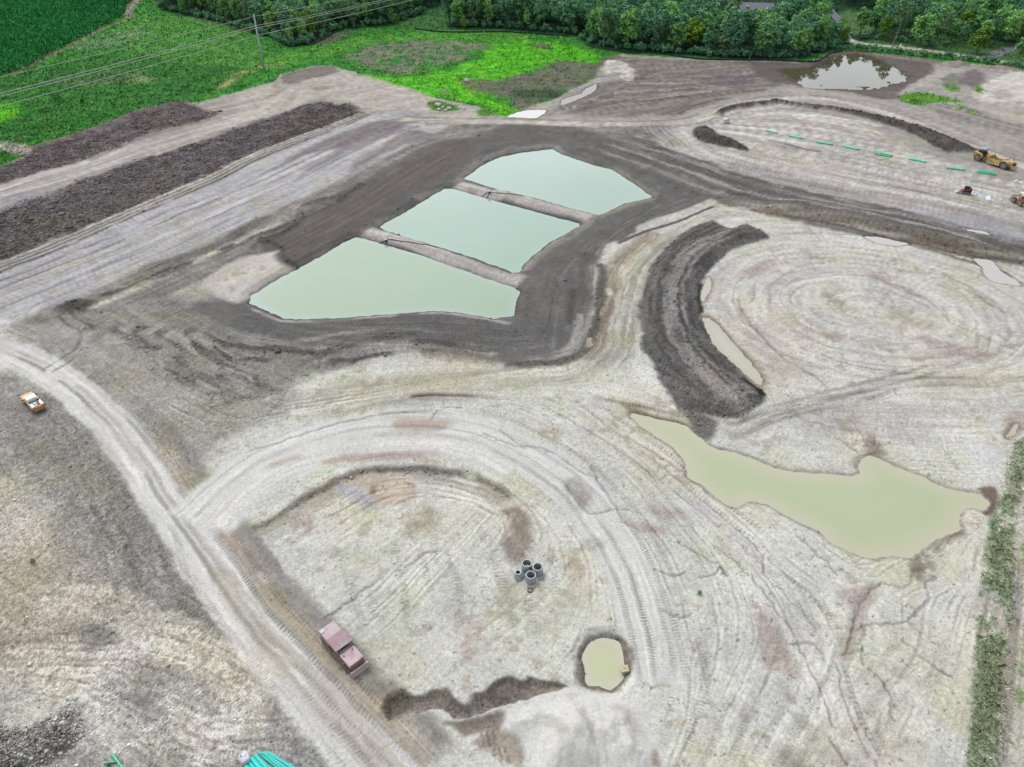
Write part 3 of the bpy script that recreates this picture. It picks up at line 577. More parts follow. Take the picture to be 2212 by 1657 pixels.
# lanes, rills and treads across the eastern flat
lanes = [T(2, 2, [(380, 260), (700, 440), (1000, 640), (1300, 860), (1600, 1080), (1900, 1330), (2212, 1609)]), T(2, 2, [(600, 200), (900, 430), (1200, 640), (1500, 900), (1800, 1150), (2100, 1420)]) + T(3, 3, [(150, 80), (400, 330), (560, 520)]),
         T(2, 2, [(1000, 480), (1300, 660), (1520, 800)]), T(3, 3, [(0, 50), (200, 330), (320, 480), (400, 640), (520, 860), (620, 1060), (700, 1300)]),
         T(3, 3, [(700, 760), (740, 900), (790, 1080), (840, 1240), (940, 1440), (1050, 1609)])]
for k, q in enumerate(lanes):
    band(q, 1.5, (214, 212, 207), feather=.9, warp=.5, streak=.1, alpha=.8, sf=.3, sl=8, seed=k, crk=.1)
    rill([(u + 3, v + 3) for u, v in q], w=.10, dark=.35, seed=k + 3)
tracks(lanes[1], gauge=2.2, w=.4, dark=.10, cleat=.13, offs=(1.5,), skip=.4, seed=3, flow=False)
tracks(lanes[4], gauge=1.8, w=.35, dark=.14, cleat=.13, offs=(0.0,), skip=.3, seed=6, flow=False)
for k in range(0, 16, 2):     # crawler passes fanning over the flat
    u0 = 1500 + 38 * k; a = (k - 6) * 9
    tracks([(u0 - 60, 1260 + 12 * (k % 3)), (u0 - 20 + a * .2, 1400), (u0 - 30 - k * 9, 1560), (u0 - 70 - k * 14, 1700)], gauge=2.1, w=.5, dark=.04, cleat=.08, per=.4, seed=k + 50, skip=.42, warp=.6, flow=(k % 4 == 0))
for k in range(10):
    tracks([(1240 + 24 * k, 890 + 16 * k), (1310 + 30 * k, 1000 + 15 * k), (1400 + 34 * k, 1130 + 16 * k)], gauge=2.0, w=.5, dark=.05, cleat=.08, per=.4, seed=k + 90, skip=.45, warp=.6, flow=(k % 4 == 0))
for k in range(9):
    tracks([(720 + 50 * k, 1120 + (k % 3) * 25), (700 + 60 * k, 1230), (760 + 52 * k, 1330 + (k % 2) * 40)], gauge=2.0, w=.5, dark=.06, cleat=.10, per=.5, seed=k + 120, skip=.5, warp=.8, flow=False)
for k, q in enumerate((T(2, 2, [(540, 890), (660, 1060), (780, 1120), (930, 1080), (1060, 1080)]), T(2, 2, [(730, 740), (860, 960), (960, 1100), (1000, 1180), (1180, 1280)]), T(2, 2, [(1430, 1340), (1560, 1420), (1760, 1530), (1780, 1609)]), T(2, 2, [(1700, 1360), (1900, 1500), (2000, 1609)]), T(2, 2, [(0, 440), (150, 560), (400, 620), (600, 760), (760, 820)]),
                       T(2, 3, [(1250, 20), (1400, 70), (1500, 40)]), T(2, 3, [(1330, 360), (1440, 400), (1530, 390)]), T(2, 3, [(1620, 80), (1720, 60), (1780, 0), (1810, 70)]), T(3, 3, [(1060, 130), (1180, 160), (1290, 160), (1330, 70), (1400, 40)]), T(3, 3, [(850, 520), (940, 460), (1100, 470), (1260, 450), (1360, 360), (1450, 260), (1420, 170), (1500, 90)]),
                       T(3, 3, [(760, 700), (830, 560), (880, 380), (960, 240), (1050, 130)]), T(3, 3, [(820, 690), (920, 650), (950, 480)]), T(3, 3, [(920, 800), (920, 650)]), T(3, 3, [(1240, 580), (1380, 720), (1540, 830), (1620, 890)]), T(3, 3, [(980, 830), (1100, 960), (1160, 1100), (1160, 1200)]), T(3, 3, [(640, 1380), (700, 1450), (780, 1600)]), T(3, 3, [(330, 610), (480, 620), (560, 680), (620, 770)]),
                       T(3, 2, [(380, 1280), (500, 1400), (640, 1520), (720, 1609)]), T(3, 2, [(600, 320), (680, 450), (780, 540), (880, 620)]), T(3, 2, [(860, 400), (920, 500), (960, 590)]), T(3, 2, [(1020, 420), (1030, 520), (1000, 600)]), T(3, 2, [(1160, 540), (1060, 580), (1000, 620)]), T(3, 2, [(1560, 560), (1640, 680), (1700, 760)]),
                       T(1, 2, [(0, 620), (300, 520), (700, 400), (1100, 320), (1450, 300)]), T(1, 2, [(1460, 360), (1540, 280), (1700, 260)]), T(1, 2, [(1880, 470), (2000, 520), (2212, 600)]), T(1, 3, [(620, 400), (760, 300), (900, 200), (1000, 120)]), T(1, 2, [(1240, 1560), (1400, 1440), (1530, 1400)]))):
    rill(q, w=.13, dark=.34, seed=k + 40, jit=.8)
band(T(3, 3, [(1050, 130), (960, 240), (880, 380), (830, 520), (770, 680), (710, 780)]), .8, (176, 160, 148), feather=.6, warp=.5, flow=False, alpha=.8, h=-.15, patch=.1)

# ---- south: sand heap, wet cut, dug-out ring
zone(T(1, 3, [(2020, 1180), (2212, 1110)]) + T(2, 3, [(250, 1075), (480, 965), (700, 965), (900, 1010), (1060, 1045), (1190, 1150), (1260, 1350), (1280, 1750), (0, 1900)]) + T(1, 3, [(2230, 1800), (2190, 1570), (2140, 1400), (2040, 1320), (2060, 1240)]), (214, 213, 208), feather=.6, warp=.7, ta=.02, na=.02, crk=0, soil=.25, h=1.6, hf=6.0)
for k, q in enumerate((T(2, 3, [(300, 1150), (360, 1300), (480, 1420), (560, 1600)]), T(2, 3, [(520, 1050), (640, 1060), (660, 1090)]), T(2, 3, [(620, 1180), (720, 1340), (760, 1500)]), T(2, 3, [(900, 1120), (1100, 1280), (1180, 1480)]), T(2, 3, [(160, 1340), (340, 1280), (420, 1390)]))):
    band(q, .5, (192, 188, 178), feather=.5, warp=.8, alpha=.7, flow=False, h=-.2, seed=k)
zone(T(1, 3, [(1060, 1150), (1110, 1040), (1250, 990), (1340, 1040), (1440, 1010), (1600, 970), (1650, 1040), (1740, 1090), (1790, 1010), (1900, 980), (1950, 920), (2040, 880), (2212, 900)]) + T(2, 3, [(200, 870), (440, 910), (580, 950), (400, 1000), (250, 1060), (0, 1130)]) + T(1, 3, [(2000, 1130), (1850, 1170), (1640, 1210), (1560, 1130), (1350, 1190), (1200, 1190), (1100, 1260)]), (126, 114, 104), feather=.15, warp=.6, closed_smooth=False, ta=.10, na=.14, crk=0, cl=.06, h=-.6, hf=.9, var=.22)
zone(T(1, 3, [(1110, 1050), (1240, 1000), (1300, 1080), (1250, 1180), (1120, 1250), (1070, 1170)]), (100, 93, 87), feather=.5, warp=.5, alpha=.8, cl=.12, patch=.3)
zone(T(1, 3, [(1660, 1080), (1800, 1050), (1900, 1100), (1850, 1160), (1700, 1190)]), (112, 108, 106), feather=.6, warp=.5, alpha=.7)
zone(T(1, 3, [(1640, 980), (1790, 950), (1800, 1020), (1740, 1090), (1660, 1040)]), (206, 203, 198), feather=.3, warp=.3)
zone(T(1, 3, [(1560, 1250), (1800, 1200), (2020, 1170), (2060, 1210), (2010, 1320), (1900, 1310), (1750, 1340), (1690, 1330), (1620, 1270)]), (142, 128, 116), feather=.4, warp=.4, ta=.15, crk=0, h=-.3, hf=.8)
zone(T(1, 3, [(1800, 1380), (2010, 1310), (2160, 1400), (2200, 1570), (2100, 1609), (1960, 1500), (1820, 1420)]), (170, 156, 138), feather=.5, warp=.5, ta=.05, crk=0)
tracks(T(1, 3, [(1820, 1400), (1950, 1370), (2050, 1360)]), gauge=.9, w=.5, dark=.25, cleat=.15, seed=1, skip=0, flow=False)
tracks(T(1, 3, [(1900, 1550), (2050, 1530), (2180, 1480)]), gauge=1.0, w=.5, dark=.05, cleat=.22, seed=1, skip=0, flow=False, per=.7)
tracks(T(1, 3, [(1500, 1060), (1600, 1100), (1650, 1190)]), gauge=1.0, w=.5, dark=.2, cleat=.2, seed=1, skip=0, flow=False, per=.5)
zone(T(2, 3, [(1210, 1609), (1230, 1500), (1270, 1500), (1270, 1620)]), (176, 158, 142), feather=.4, warp=.4)
hp_ = smooth(WP(T(2, 3, [(-50, 1150), (250, 1075), (480, 965), (900, 1010), (1190, 1150), (1280, 1750), (0, 1900)])), 4, True); i_ = near(hp_, 1); s_ = sdpoly(hp_, GX[i_], GY[i_])
HZ[i_] += (1 - sstep(-4, 0, s_)) * (np.abs(fbm(GX[i_] / 3.2 + 12, GY[i_] / 5 + 4, 3) - .5) * 2.2 + .5 * (fbm(GX[i_] / 6, GY[i_] / 6, 2) - .5))
RINGC = T(2, 3, [(600, 720), (640, 620), (700, 555), (850, 520), (990, 550), (1060, 660), (1065, 820), (1000, 960), (900, 1005), (700, 965), (620, 900)])
zone(RINGC, (150, 140, 130), feather=.35, warp=.6, ta=.03, na=.12, crk=0, cl=.08)

# ---- south-east verge
VERGE = T(3, 2, [(2140, 560), (2050, 800), (2030, 900), (1985, 1050), (1945, 1150), (1925, 1300), (1900, 1600)]) + T(3, 3, [(1860, 200), (1820, 700), (1780, 1000), (1765, 1609), (1740, 2000)])
zone(VERGE + [(2700, 1900), (2700, 900)], (192, 187, 172), feather=.5, warp=.5, closed_smooth=False, ta=.06, na=.1, crk=.1)
zone(VERGE + T(3, 3, [(2000, 2000), (2040, 1300), (2040, 1000), (2090, 500), (2130, 200)]) + T(3, 2, [(2160, 1500), (2150, 1100), (2200, 800), (2230, 500)]), (112, 128, 98), feather=.5, warp=.8, closed_smooth=False, soil=.3, grs=.38, alpha=.92, patch=.28, na=.25)
zone(T(3, 2, [(2260, 600), (2300, 900), (2250, 1300), (2230, 1609), (2330, 1609), (2400, 900)]) + [], (108, 136, 90), feather=.6, warp=.9, soil=.3, grs=.45, alpha=.9, patch=.45)
zone(T(3, 3, [(2180, 650), (2280, 600), (2300, 1000), (2170, 980)]), (108, 136, 90), feather=.6, warp=.9, soil=.3, grs=.45, alpha=.9, patch=.42)
zone(T(3, 3, [(2130, 1050), (2250, 1000), (2280, 1400), (2180, 1450)]), (108, 136, 90), feather=.6, warp=.9, soil=.3, grs=.45, alpha=.9, patch=.42)
VT = T(3, 3, [(2170, -60), (2150, 350), (2120, 700), (2080, 1100), (2040, 1500), (2020, 1800)])
band(VT, .55, (170, 164, 152), feather=.3, warp=.3, soil=1)
tracks(VT, gauge=.01, w=.55, dark=.08, cleat=.16, per=.45, skip=0, seed=2, flow=False)

# ---- east: oval training ground with concentric ruts
OV = T(3, 1, [(-300, 560), (-100, 420), (0, 210), (300, 235), (800, 345), (1300, 465), (1700, 555), (2212, 640), (2900, 700)]) + [(2700, 900), (2200, 940), (1900, 960), (1660, 900), (1650, 850), (1590, 780), (1520, 700), (1515, 620), (1560, 560), (1620, 530)]
zone(OV, (203, 199, 190), feather=1.2, warp=1, ta=.20, na=.06, crk=.25, var=.03)
oc = np.array(W(1875, 665)[:2])
for k in range(17):
    r = 5 + 2.7 * k
    th = np.linspace(0, 2 * np.pi, 40); ell = np.stack([oc[0] + r * 1.15 * np.cos(th) + .8 * np.sin(3 * th + k), oc[1] + r * 1.02 * np.sin(th) + .6 * np.cos(2 * th + k)], 1)
    i = near(ell, 2)
    d, s, sd, Ln = sdline(ell, GX[i] + .9 * wx1[i], GY[i] + .9 * wy1[i])
    ins = sdpoly(WP(OV), GX[i], GY[i]) < -1
    w_ = .16 + .16 * ((k * 7) % 3) / 2 + .0004 * GY[i]
    a = (1 - sstep(w_ * .5, w_ * 1.5, d)) * sstep(.42, .62, vnoise(s / 9 + k * 3.3, s * 0 + k)) * ins
    C[i] *= (1 - a * (.08 if k % 3 else .14))[:, None]; HZ[i] -= a * .06
    flows.append(ell[::3])
for q, c_, al in ((T(3, 1, [(380, 480), (500, 520), (720, 580), (650, 600), (480, 560)]), (176, 158, 146), .75), (T(3, 1, [(930, 690), (1100, 640), (1330, 680), (1200, 720), (1100, 760), (1400, 870), (1300, 860), (1000, 740)]), (176, 156, 146), .7), (T(3, 1, [(580, 830), (700, 870), (770, 930), (650, 920)]), (158, 142, 130), .75), (T(3, 1, [(740, 970), (900, 990), (860, 1030)]), (198, 176, 162), .7),
                  (T(3, 1, [(1030, 940), (1190, 970), (1200, 1020), (1080, 990)]), (158, 142, 132), .7), (T(3, 1, [(1200, 1040), (1400, 1060), (1600, 1120), (1350, 1130)]), (178, 160, 150), .7), (T(3, 1, [(580, 1150), (740, 1170), (760, 1240), (640, 1220)]), (162, 144, 134), .75), (T(3, 1, [(870, 1250), (1200, 1240), (1300, 1280), (1050, 1310)]), (178, 162, 150), .7), (T(3, 1, [(1360, 1200), (1600, 1230), (2000, 1310), (1900, 1380), (1600, 1340)]), (172, 152, 142), .75),
                  (T(3, 1, [(0, 690), (120, 610), (300, 570), (150, 650), (0, 730)]), (178, 158, 142), .75), (T(2, 1, [(1930, 700), (2050, 640), (2212, 590), (2100, 680), (1960, 750)]), (184, 164, 148), .8), (T(2, 1, [(1880, 990), (1960, 960), (2100, 1160), (2200, 1280), (2100, 1220)]), (196, 180, 166), .7), (T(3, 1, [(1560, 690), (1750, 790), (2050, 990), (1900, 930), (1700, 790)]), (166, 152, 140), .5), (T(3, 2, [(1300, 420), (1460, 420), (1480, 460), (1350, 450)]), (206, 190, 172), .6)):
    zone(q, c_, feather=1.2, alpha=al, warp=1.6, patch=.32, ta=.2)
for q in (T(2, 1, [(1920, 900), (1950, 1000), (2050, 1120), (2212, 1300)]), T(3, 1, [(0, 1090), (120, 1220), (300, 1390), (420, 1460), (560, 1540), (640, 1609)]), T(3, 1, [(370, 750), (600, 715), (850, 705), (1050, 740), (1250, 840), (1400, 880), (1550, 1000), (1620, 1090)]), T(3, 1, [(430, 1290), (600, 1350), (800, 1420), (1000, 1460), (1300, 1500)]), T(3, 1, [(1560, 700), (1780, 800), (1920, 930), (2080, 1010)]), T(3, 1, [(1640, 1090), (1800, 1170), (2212, 1330)])):
    rill(q, w=.2, dark=.3, seed=len(q), jit=.3)
# pale crossing with paired ruts between oval and mud pool
X1 = T(2, 2, [(700, 200), (1000, 260), (1300, 300), (1600, 360), (1900, 440)]) + T(3, 2, [(0, 400), (300, 300), (600, 230), (900, 170), (1200, 80), (1600, 50), (2212, 80)])
X2_ = T(2, 2, [(1000, 200), (1300, 260), (1700, 350)]) + T(3, 2, [(-100, 420), (200, 290), (500, 210), (800, 130), (1200, 30), (1500, -60)])
band(X1, 2.2, (188, 185, 174), feather=1.5, warp=.8, alpha=.6)
tracks(X1, gauge=2.4, w=.5, dark=.16, cleat=.12, skip=.3, seed=3); tracks(X2_, gauge=2.2, w=.45, dark=.16, cleat=.12, skip=.3, seed=4, flow=False)
zone(T(2, 2, [(930, -20), (1250, -30), (1350, 130), (1430, 290), (1000, 190), (700, 160), (880, 80)]), (214, 213, 210), feather=1, warp=.8, crk=.3)
zone(T(3, 2, [(1200, 100), (1700, 120), (2200, 100), (2100, 300), (2050, 700), (1980, 880), (1750, 860), (1500, 500), (1200, 300)]), (208, 207, 204), feather=3, warp=2, alpha=.8)
zone(T(2, 1, [(1790, 280), (1960, 290), (2100, 380), (2212, 400), (2212, 250), (1900, 240)]), (208, 204, 196), feather=1, warp=.8)
# wet hollow by the verge, feeder fan above the pool
zone(T(3, 2, [(2050, 400), (2100, 310), (2212, 300), (2260, 400), (2150, 470), (2110, 540), (2060, 500)]), (190, 174, 164), feather=.5, warp=.5)
zone(T(3, 2, [(930, 560), (960, 480), (1060, 560), (1080, 640), (960, 640)]), (148, 130, 120), feather=1, warp=.8, alpha=.8)
zone(T(3, 2, [(1850, 910), (1980, 900), (1990, 1080), (1940, 1130), (1890, 1100), (1950, 1030), (1880, 950)]), (130, 112, 102), feather=.4, warp=.4)
zone(T(3, 2, [(1300, 1470), (1440, 1430), (1500, 1560), (1520, 1609), (1330, 1609)]), (142, 126, 116), feather=.8, warp=.7, alpha=.8, patch=.3)
zone(T(3, 2, [(1480, 1400), (1560, 1330), (1720, 1250), (1760, 1300), (1600, 1360), (1520, 1430)]), (142, 128, 120), feather=.6, warp=.5, alpha=.8)

# ---- dark C-shaped topsoil bank
CB = (T(2, 1, [(1700, 270), (1500, 350), (1350, 490), (1220, 640), (1150, 800), (1112, 950), (1130, 1150), (1180, 1330), (1260, 1480)]) + T(2, 2, [(1290, 50), (1360, 150), (1480, 290), (1700, 340), (1900, 345), (2000, 300), (2110, 200), (2085, 100)])
      + T(2, 1, [(2040, 1560), (1900, 1425), (1750, 1290), (1645, 1110), (1605, 950), (1612, 800), (1700, 660), (1800, 550), (2000, 450), (2160, 400), (1980, 300), (1850, 330)]))
zone(CB, (104, 102, 101), feather=.6, warp=1.0, ta=.30, na=.12, cl=.22, crk=0, h=1.0, hf=3.5, var=.12)
CM = T(2, 1, [(1900, 350), (1650, 480), (1480, 620), (1400, 800), (1400, 1000), (1440, 1200), (1560, 1400)]) + T(2, 2, [(1750, 80), (1900, 250)])
for k, (o, w_, c_) in enumerate(((0, 1.2, (156, 150, 144)), (-1.9, .5, (150, 146, 142)), (2.0, .4, (146, 142, 138)), (-3.3, .5, (82, 80, 78)), (3.2, .6, (82, 80, 78)), (1.1, .35, (84, 82, 80)), (-5, .4, (80, 78, 76)))):
    band(CM, w_, c_, alpha=.75, feather=w_ * .8, warp=.85, off=o, flow=k == 0, patch=.35, seed=k + 3, h=.12 if c_[0] < 100 else -.12)
zone(T(2, 2, [(1500, 0), (1700, 20), (1750, 130), (1650, 120)]) + [], (164, 146, 134), feather=1, warp=.9, alpha=.6, patch=.35)
zone(T(2, 2, [(1640, 150), (1950, 80), (2080, 200), (1980, 300), (1750, 320)]), (150, 144, 138), feather=1.2, warp=1.2, alpha=.7, patch=.42)
band(T(2, 2, [(1940, 30), (2060, 100), (2110, 190)]), .7, (48, 47, 46), feather=.4, warp=.5, flow=False, h=.3)
band(T(2, 1, [(1615, 760), (1600, 950), (1640, 1110), (1750, 1290)]), .5, (66, 64, 62), feather=.4, warp=.4, flow=False)
zone(T(2, 2, [(1500, 300), (1700, 360), (1740, 430), (1700, 520), (1620, 490), (1540, 400)]), (108, 105, 101), feather=.7, warp=.6, alpha=.85, cl=.4)
zone(T(2, 2, [(980, 220), (1200, 310), (1480, 380), (1500, 410), (1300, 370), (1050, 310)]), (146, 132, 120), feather=.5, warp=.5, alpha=.8)
zone(T(2, 1, [(1620, 830), (1670, 730), (1740, 690), (1750, 770), (1710, 890), (1620, 960)]), (200, 192, 178), feather=.4, warp=.4, crk=0)
zone(T(2, 1, [(1600, 1030), (1720, 1050), (1900, 1240), (2120, 1440), (2160, 1600), (2060, 1600), (1880, 1430), (1740, 1290)]), (182, 172, 156), feather=.7, warp=.6, crk=0)

# ---- north-east: streaked dark fill, graded oval, windrows
zone([(1330, 303), (1480, 345), (1640, 395), (1800, 430), (2000, 462), (2211, 510), (2600, 580), (2600, 640), (2211, 572), (2050, 545), (1850, 503), (1640, 455), (1560, 440), (1470, 380)], (124, 120, 116), feather=2.5, warp=1.6, ta=.34, na=.07, var=.08)
DB = [(1330, 300), (1480, 350), (1640, 405), (1800, 440), (2000, 480), (2240, 545)]
for k, (o, w_, c_, al) in enumerate(((4, 1.6, (92, 90, 88), .8), (1, .8, (170, 164, 158), .7), (-2, 2.2, (98, 96, 94), .8), (-6, 1.0, (176, 170, 164), .6), (-9, 1.6, (96, 92, 90), .7), (-13, 1.0, (166, 160, 154), .6), (8, 1.0, (180, 174, 170), .6), (11, 1.2, (116, 112, 112), .6), (-17, 1.2, (104, 96, 90), .7))):
    band(DB, w_, c_, alpha=al, feather=w_ * .7, warp=1.4, off=o, flow=k == 0, patch=.3, seed=k + 31, h=.25 if c_[0] < 110 else 0)
EMB = T(3, 1, [(0, 175), (300, 230), (700, 290), (1000, 370), (1300, 430), (1750, 535), (2212, 590)])
band(EMB, 3.4, (134, 126, 114), feather=.9, warp=.7, streak=.22, sf=1.0, sl=6, off=2.2, alpha=.9, cl=.25)
band(EMB, .7, (96, 84, 74), feather=.5, warp=.4, off=-.6, flow=False, alpha=.8, patch=.2)
band(T(3, 1, [(1250, 400), (1500, 470), (1750, 530)]), 2.2, (128, 108, 96), feather=1, warp=.8, flow=False, alpha=.7)
band(T(3, 1, [(30, 190), (150, 210), (320, 245)]), .7, (150, 112, 88), feather=.4, warp=.3, flow=False)
i_ = near(smooth(WP(EMB), 6), 14); d_, s_, sd_i, L_ = sdline(smooth(WP(EMB), 6), GX[i_], GY[i_])
HZ[i_] += 1.3 * sstep(0, 5.5, sd_i) * (1 - sstep(9, 14, d_)) * sstep(0, 12, s_) * sstep(0, 12, L_ - s_)
zone(T(3, 1, [(1150, 130), (1450, 180), (1900, 250), (2212, 260), (2212, 450), (1960, 400), (1700, 320), (1400, 230)]), (166, 166, 170), feather=2.5, warp=2, alpha=.8, ta=.2)
zone(T(3, 0, [(-200, 1270), (200, 1290), (600, 1400), (900, 1440), (1300, 1560), (1700, 1700), (1300, 1700), (800, 1560), (300, 1430), (-200, 1360)]), (182, 176, 180), feather=2.5, warp=2, alpha=.75, ta=.3)
zone(T(3, 0, [(-150, 1310), (250, 1320), (500, 1390), (300, 1400), (-100, 1360)]), (146, 140, 146), feather=1.5, warp=2, alpha=.7, ta=.3, patch=.35)
# graded oval
zone([(1560, 245), (1640, 225), (1720, 232), (1850, 265), (1950, 310), (2050, 350), (2211, 400), (2600, 480), (2600, 560), (2211, 470), (2000, 440), (1800, 400), (1600, 350), (1500, 340), (1420, 300), (1480, 270)], (190, 184, 177), feather=2.5, warp=2, ta=.34, na=.05, var=.05)
for k in range(9):
    band([(1560 + 6 * k, 268 + 11 * k), (1700, 280 + 13 * k), (1850, 305 + 14 * k), (2050, 350 + 13 * k), (2260, 400 + 13 * k)], .8, ((150, 144, 138), (206, 202, 196), (166, 150, 140))[k % 3], alpha=.6, feather=.8, warp=1.2, patch=.42, seed=k + 61, flow=(k % 3 == 0))
band(T(3, 0, [(80, 960), (350, 980), (700, 1040), (1000, 1110), (1250, 1130)]), 2.2, (176, 154, 140), feather=1.6, warp=1.2, alpha=.8, patch=.25)
band(T(3, 0, [(330, 920), (480, 940), (560, 925), (640, 945), (850, 970), (1080, 1020)]), 1.0, (214, 211, 206), feather=.7, warp=.8, alpha=.9, flow=False)
band(T(3, 0, [(800, 1330), (1000, 1370), (1300, 1430)]), .9, (212, 208, 202), feather=.5, warp=.5, alpha=.9, flow=False)
band(T(3, 0, [(150, 1130), (300, 1160), (450, 1200), (600, 1220)]), .8, (104, 100, 96), feather=.7, warp=.7, alpha=.8, patch=.2)
# north-east road and its pale shoulders
NROAD = [(860, 258), (1000, 263), (1100, 263), (1300, 269), (1470, 265), (1550, 242), (1640, 217), (1750, 212), (1850, 226), (1950, 256), (2050, 300), (2150, 338), (2260, 375)]
band(NROAD, 3.4, (184, 175, 165), feather=1.4, warp=.8, streak=.18, sf=.7, sl=14)
band(NROAD, .6, (128, 120, 112), feather=.5, warp=.6, off=3.8, flow=False, alpha=.8, patch=.3)
band(NROAD[:6], .5, (120, 112, 106), feather=.5, warp=.6, off=-3.8, flow=False, alpha=.8, patch=.3)
band(NROAD[6:], 2.0, (202, 197, 190), feather=1.4, warp=.9, off=-1, flow=False, alpha=.7, streak=.15)
# brown churned ground north of the road
zone(T(2, 0, [(460, 900), (600, 780), (800, 680), (990, 640), (830, 500), (1000, 460), (1600, 490), (2212, 500)]) + T(3, 0, [(300, 520), (440, 700), (300, 690), (0, 760)]) + T(2, 0, [(1800, 800), (1500, 900), (1300, 930), (800, 940)]), (136, 126, 119), feather=2.5, warp=2, ta=.36, na=.08, var=.10)
for k in range(12):
    band([(1180 + 14 * k, 250 - 4 * k), (1290 + 10 * k, 225 - 6 * k), (1420 + 8 * k, 215 - 5 * k), (1560 + 12 * k, 195 - 4 * k)], .8 + .3 * (k % 3), ((104, 98, 94), (178, 168, 158), (120, 110, 108))[k % 3], alpha=.75, feather=.8, warp=2.4, patch=.38, seed=k + 81, flow=(k % 4 == 0), h=.12)
zone(T(2, 0, [(830, 490), (1000, 500), (1060, 560), (1080, 640), (980, 640), (950, 580), (850, 590)]), (206, 198, 186), feather=1.2, warp=1.6)
band(T(2, 0, [(780, 560), (840, 480), (980, 450)]), 1.6, (106, 94, 88), feather=1, warp=1, alpha=.8, flow=False, h=.4)
zone(T(2, 0, [(1580, 640), (1800, 600), (2000, 620), (2050, 680), (1800, 700), (1650, 680)]), (112, 102, 108), feather=2.5, warp=2, alpha=.7, ta=.3)
band(T(2, 0, [(1430, 920), (1550, 860), (1700, 810), (1860, 790)]), .8, (104, 98, 92), feather=.7, warp=.6, alpha=.8)
zone(T(2, 0, [(760, 1020), (1000, 990), (1180, 1000), (1220, 1120), (1350, 1170), (1150, 1190), (900, 1130), (720, 1080)]), (150, 144, 138), feather=2, warp=2, alpha=.7, patch=.4)
zone(T(2, 0, [(900, 1060), (1150, 1040), (1250, 1130), (1280, 1200), (1100, 1160), (960, 1120)]), (100, 96, 93), feather=1.2, warp=1.6, alpha=.75, patch=.40)
for k in range(5):
    tracks(T(2, 0, [(1150 + 40 * k, 1000), (1200 + 45 * k, 1080), (1290 + 45 * k, 1130), (1330 + 50 * k, 1190)]), gauge=2.2, w=.5, dark=.12, cleat=.0, seed=k + 200, skip=.4)
# mud round the far pool
zone(T(3, 0, [(50, 510), (450, 505), (640, 440), (760, 415), (1000, 440), (1400, 480), (1480, 560), (1400, 640), (1240, 720), (1000, 740), (700, 735), (400, 690), (200, 660), (60, 600)]), (112, 103, 98), feather=1.8, warp=1.5, ta=.10, na=.05)
zone(T(3, 0, [(700, 410), (850, 405), (1100, 435), (1500, 480), (1500, 510), (1100, 460), (850, 420)]), (140, 126, 118), feather=1, warp=1)
zone(T(3, 0, [(850, 740), (1180, 720), (1300, 660), (1240, 760), (1180, 800), (1000, 790)]), (110, 98, 96), feather=1.5, warp=1.2, alpha=.8)
zone(T(3, 0, [(1200, 740), (1500, 580), (1700, 570), (1500, 640), (1260, 760)]), (184, 176, 168), feather=1.5, warp=1.6, alpha=.8)
zone(T(3, 0, [(1680, 640), (1800, 560), (1900, 610), (1850, 700), (1720, 680)]), (112, 102, 106), feather=2, warp=1.6, alpha=.8)
zone(T(3, 0, [(1560, 620), (1660, 590), (1720, 680), (1600, 700)]), (118, 120, 106), feather=2, warp=1.6, alpha=.7)
zone(T(3, 0, [(1800, 800), (1950, 640), (2212, 570), (2600, 600), (2600, 830), (2212, 820)]), (210, 203, 192), feather=1.6, warp=1.5, ta=.14)
zone(T(3, 0, [(1950, 740), (2080, 720), (2150, 780), (2000, 800)]), (168, 164, 162), feather=2, warp=2, alpha=.7)
zone(T(3, 0, [(1780, 840), (2300, 820), (2300, 1000), (2000, 960), (1880, 900)]), (182, 172, 158), feather=2, warp=2, alpha=.8, ta=.25)
zone(T(3, 0, [(1460, 850), (1780, 860), (2000, 960), (2300, 1030), (2400, 1160), (2000, 1050), (1600, 960)]), (146, 138, 132), feather=2.5, warp=2, alpha=.8, ta=.34)
zone(T(3, 0, [(1620, 500), (1720, 490), (1780, 530), (1700, 545), (1620, 540)]), (150, 136, 124), feather=1, warp=1, h=1.2, hf=5, na=.15)
zone(T(3, 0, [(1860, 540), (2000, 525), (2200, 560), (2300, 590), (2000, 560)]), (150, 136, 124), feather=1, warp=1, h=1.0, hf=5, na=.15)
for q in (T(3, 0, [(1200, 790), (1290, 745), (1450, 755), (1600, 790), (1690, 820), (1500, 830), (1330, 845)]), T(3, 0, [(1570, 700), (1650, 695), (1700, 720), (1620, 735)]), T(3, 0, [(1810, 710), (1850, 695), (1880, 720), (1840, 750)]), T(3, 0, [(1760, 890), (1820, 900), (1800, 920)]), T(3, 0, [(1660, 850), (1750, 855), (1700, 880)])):
    zone(q, (86, 146, 54), feather=1.2, warp=1.5, soil=.1, grs=.9, alpha=.92)
# windrow arc and spoil heap
ARCW = T(2, 0, [(1740, 930), (1850, 880), (2000, 850), (2212, 830)]) + T(3, 0, [(200, 825), (420, 860), (650, 885), (900, 930), (1150, 990), (1350, 1050), (1500, 1110), (1640, 1180), (1740, 1230)])
band(ARCW, lambda t: 1.6 + 4.2 * sstep(.45, .95, t), (90, 86, 82), feather=.7, warp=.9, streak=.25, sf=.6, sl=4, h=1.5, cl=.6, na=.15)
zone(T(2, 0, [(1545, 1060), (1600, 1020), (1700, 1040), (1760, 1090), (1880, 1130), (2000, 1200), (1960, 1220), (1850, 1190), (1720, 1170), (1600, 1130)]), (92, 88, 84), feather=.7, warp=.8, h=1.6, hf=4, cl=.6, na=.16)

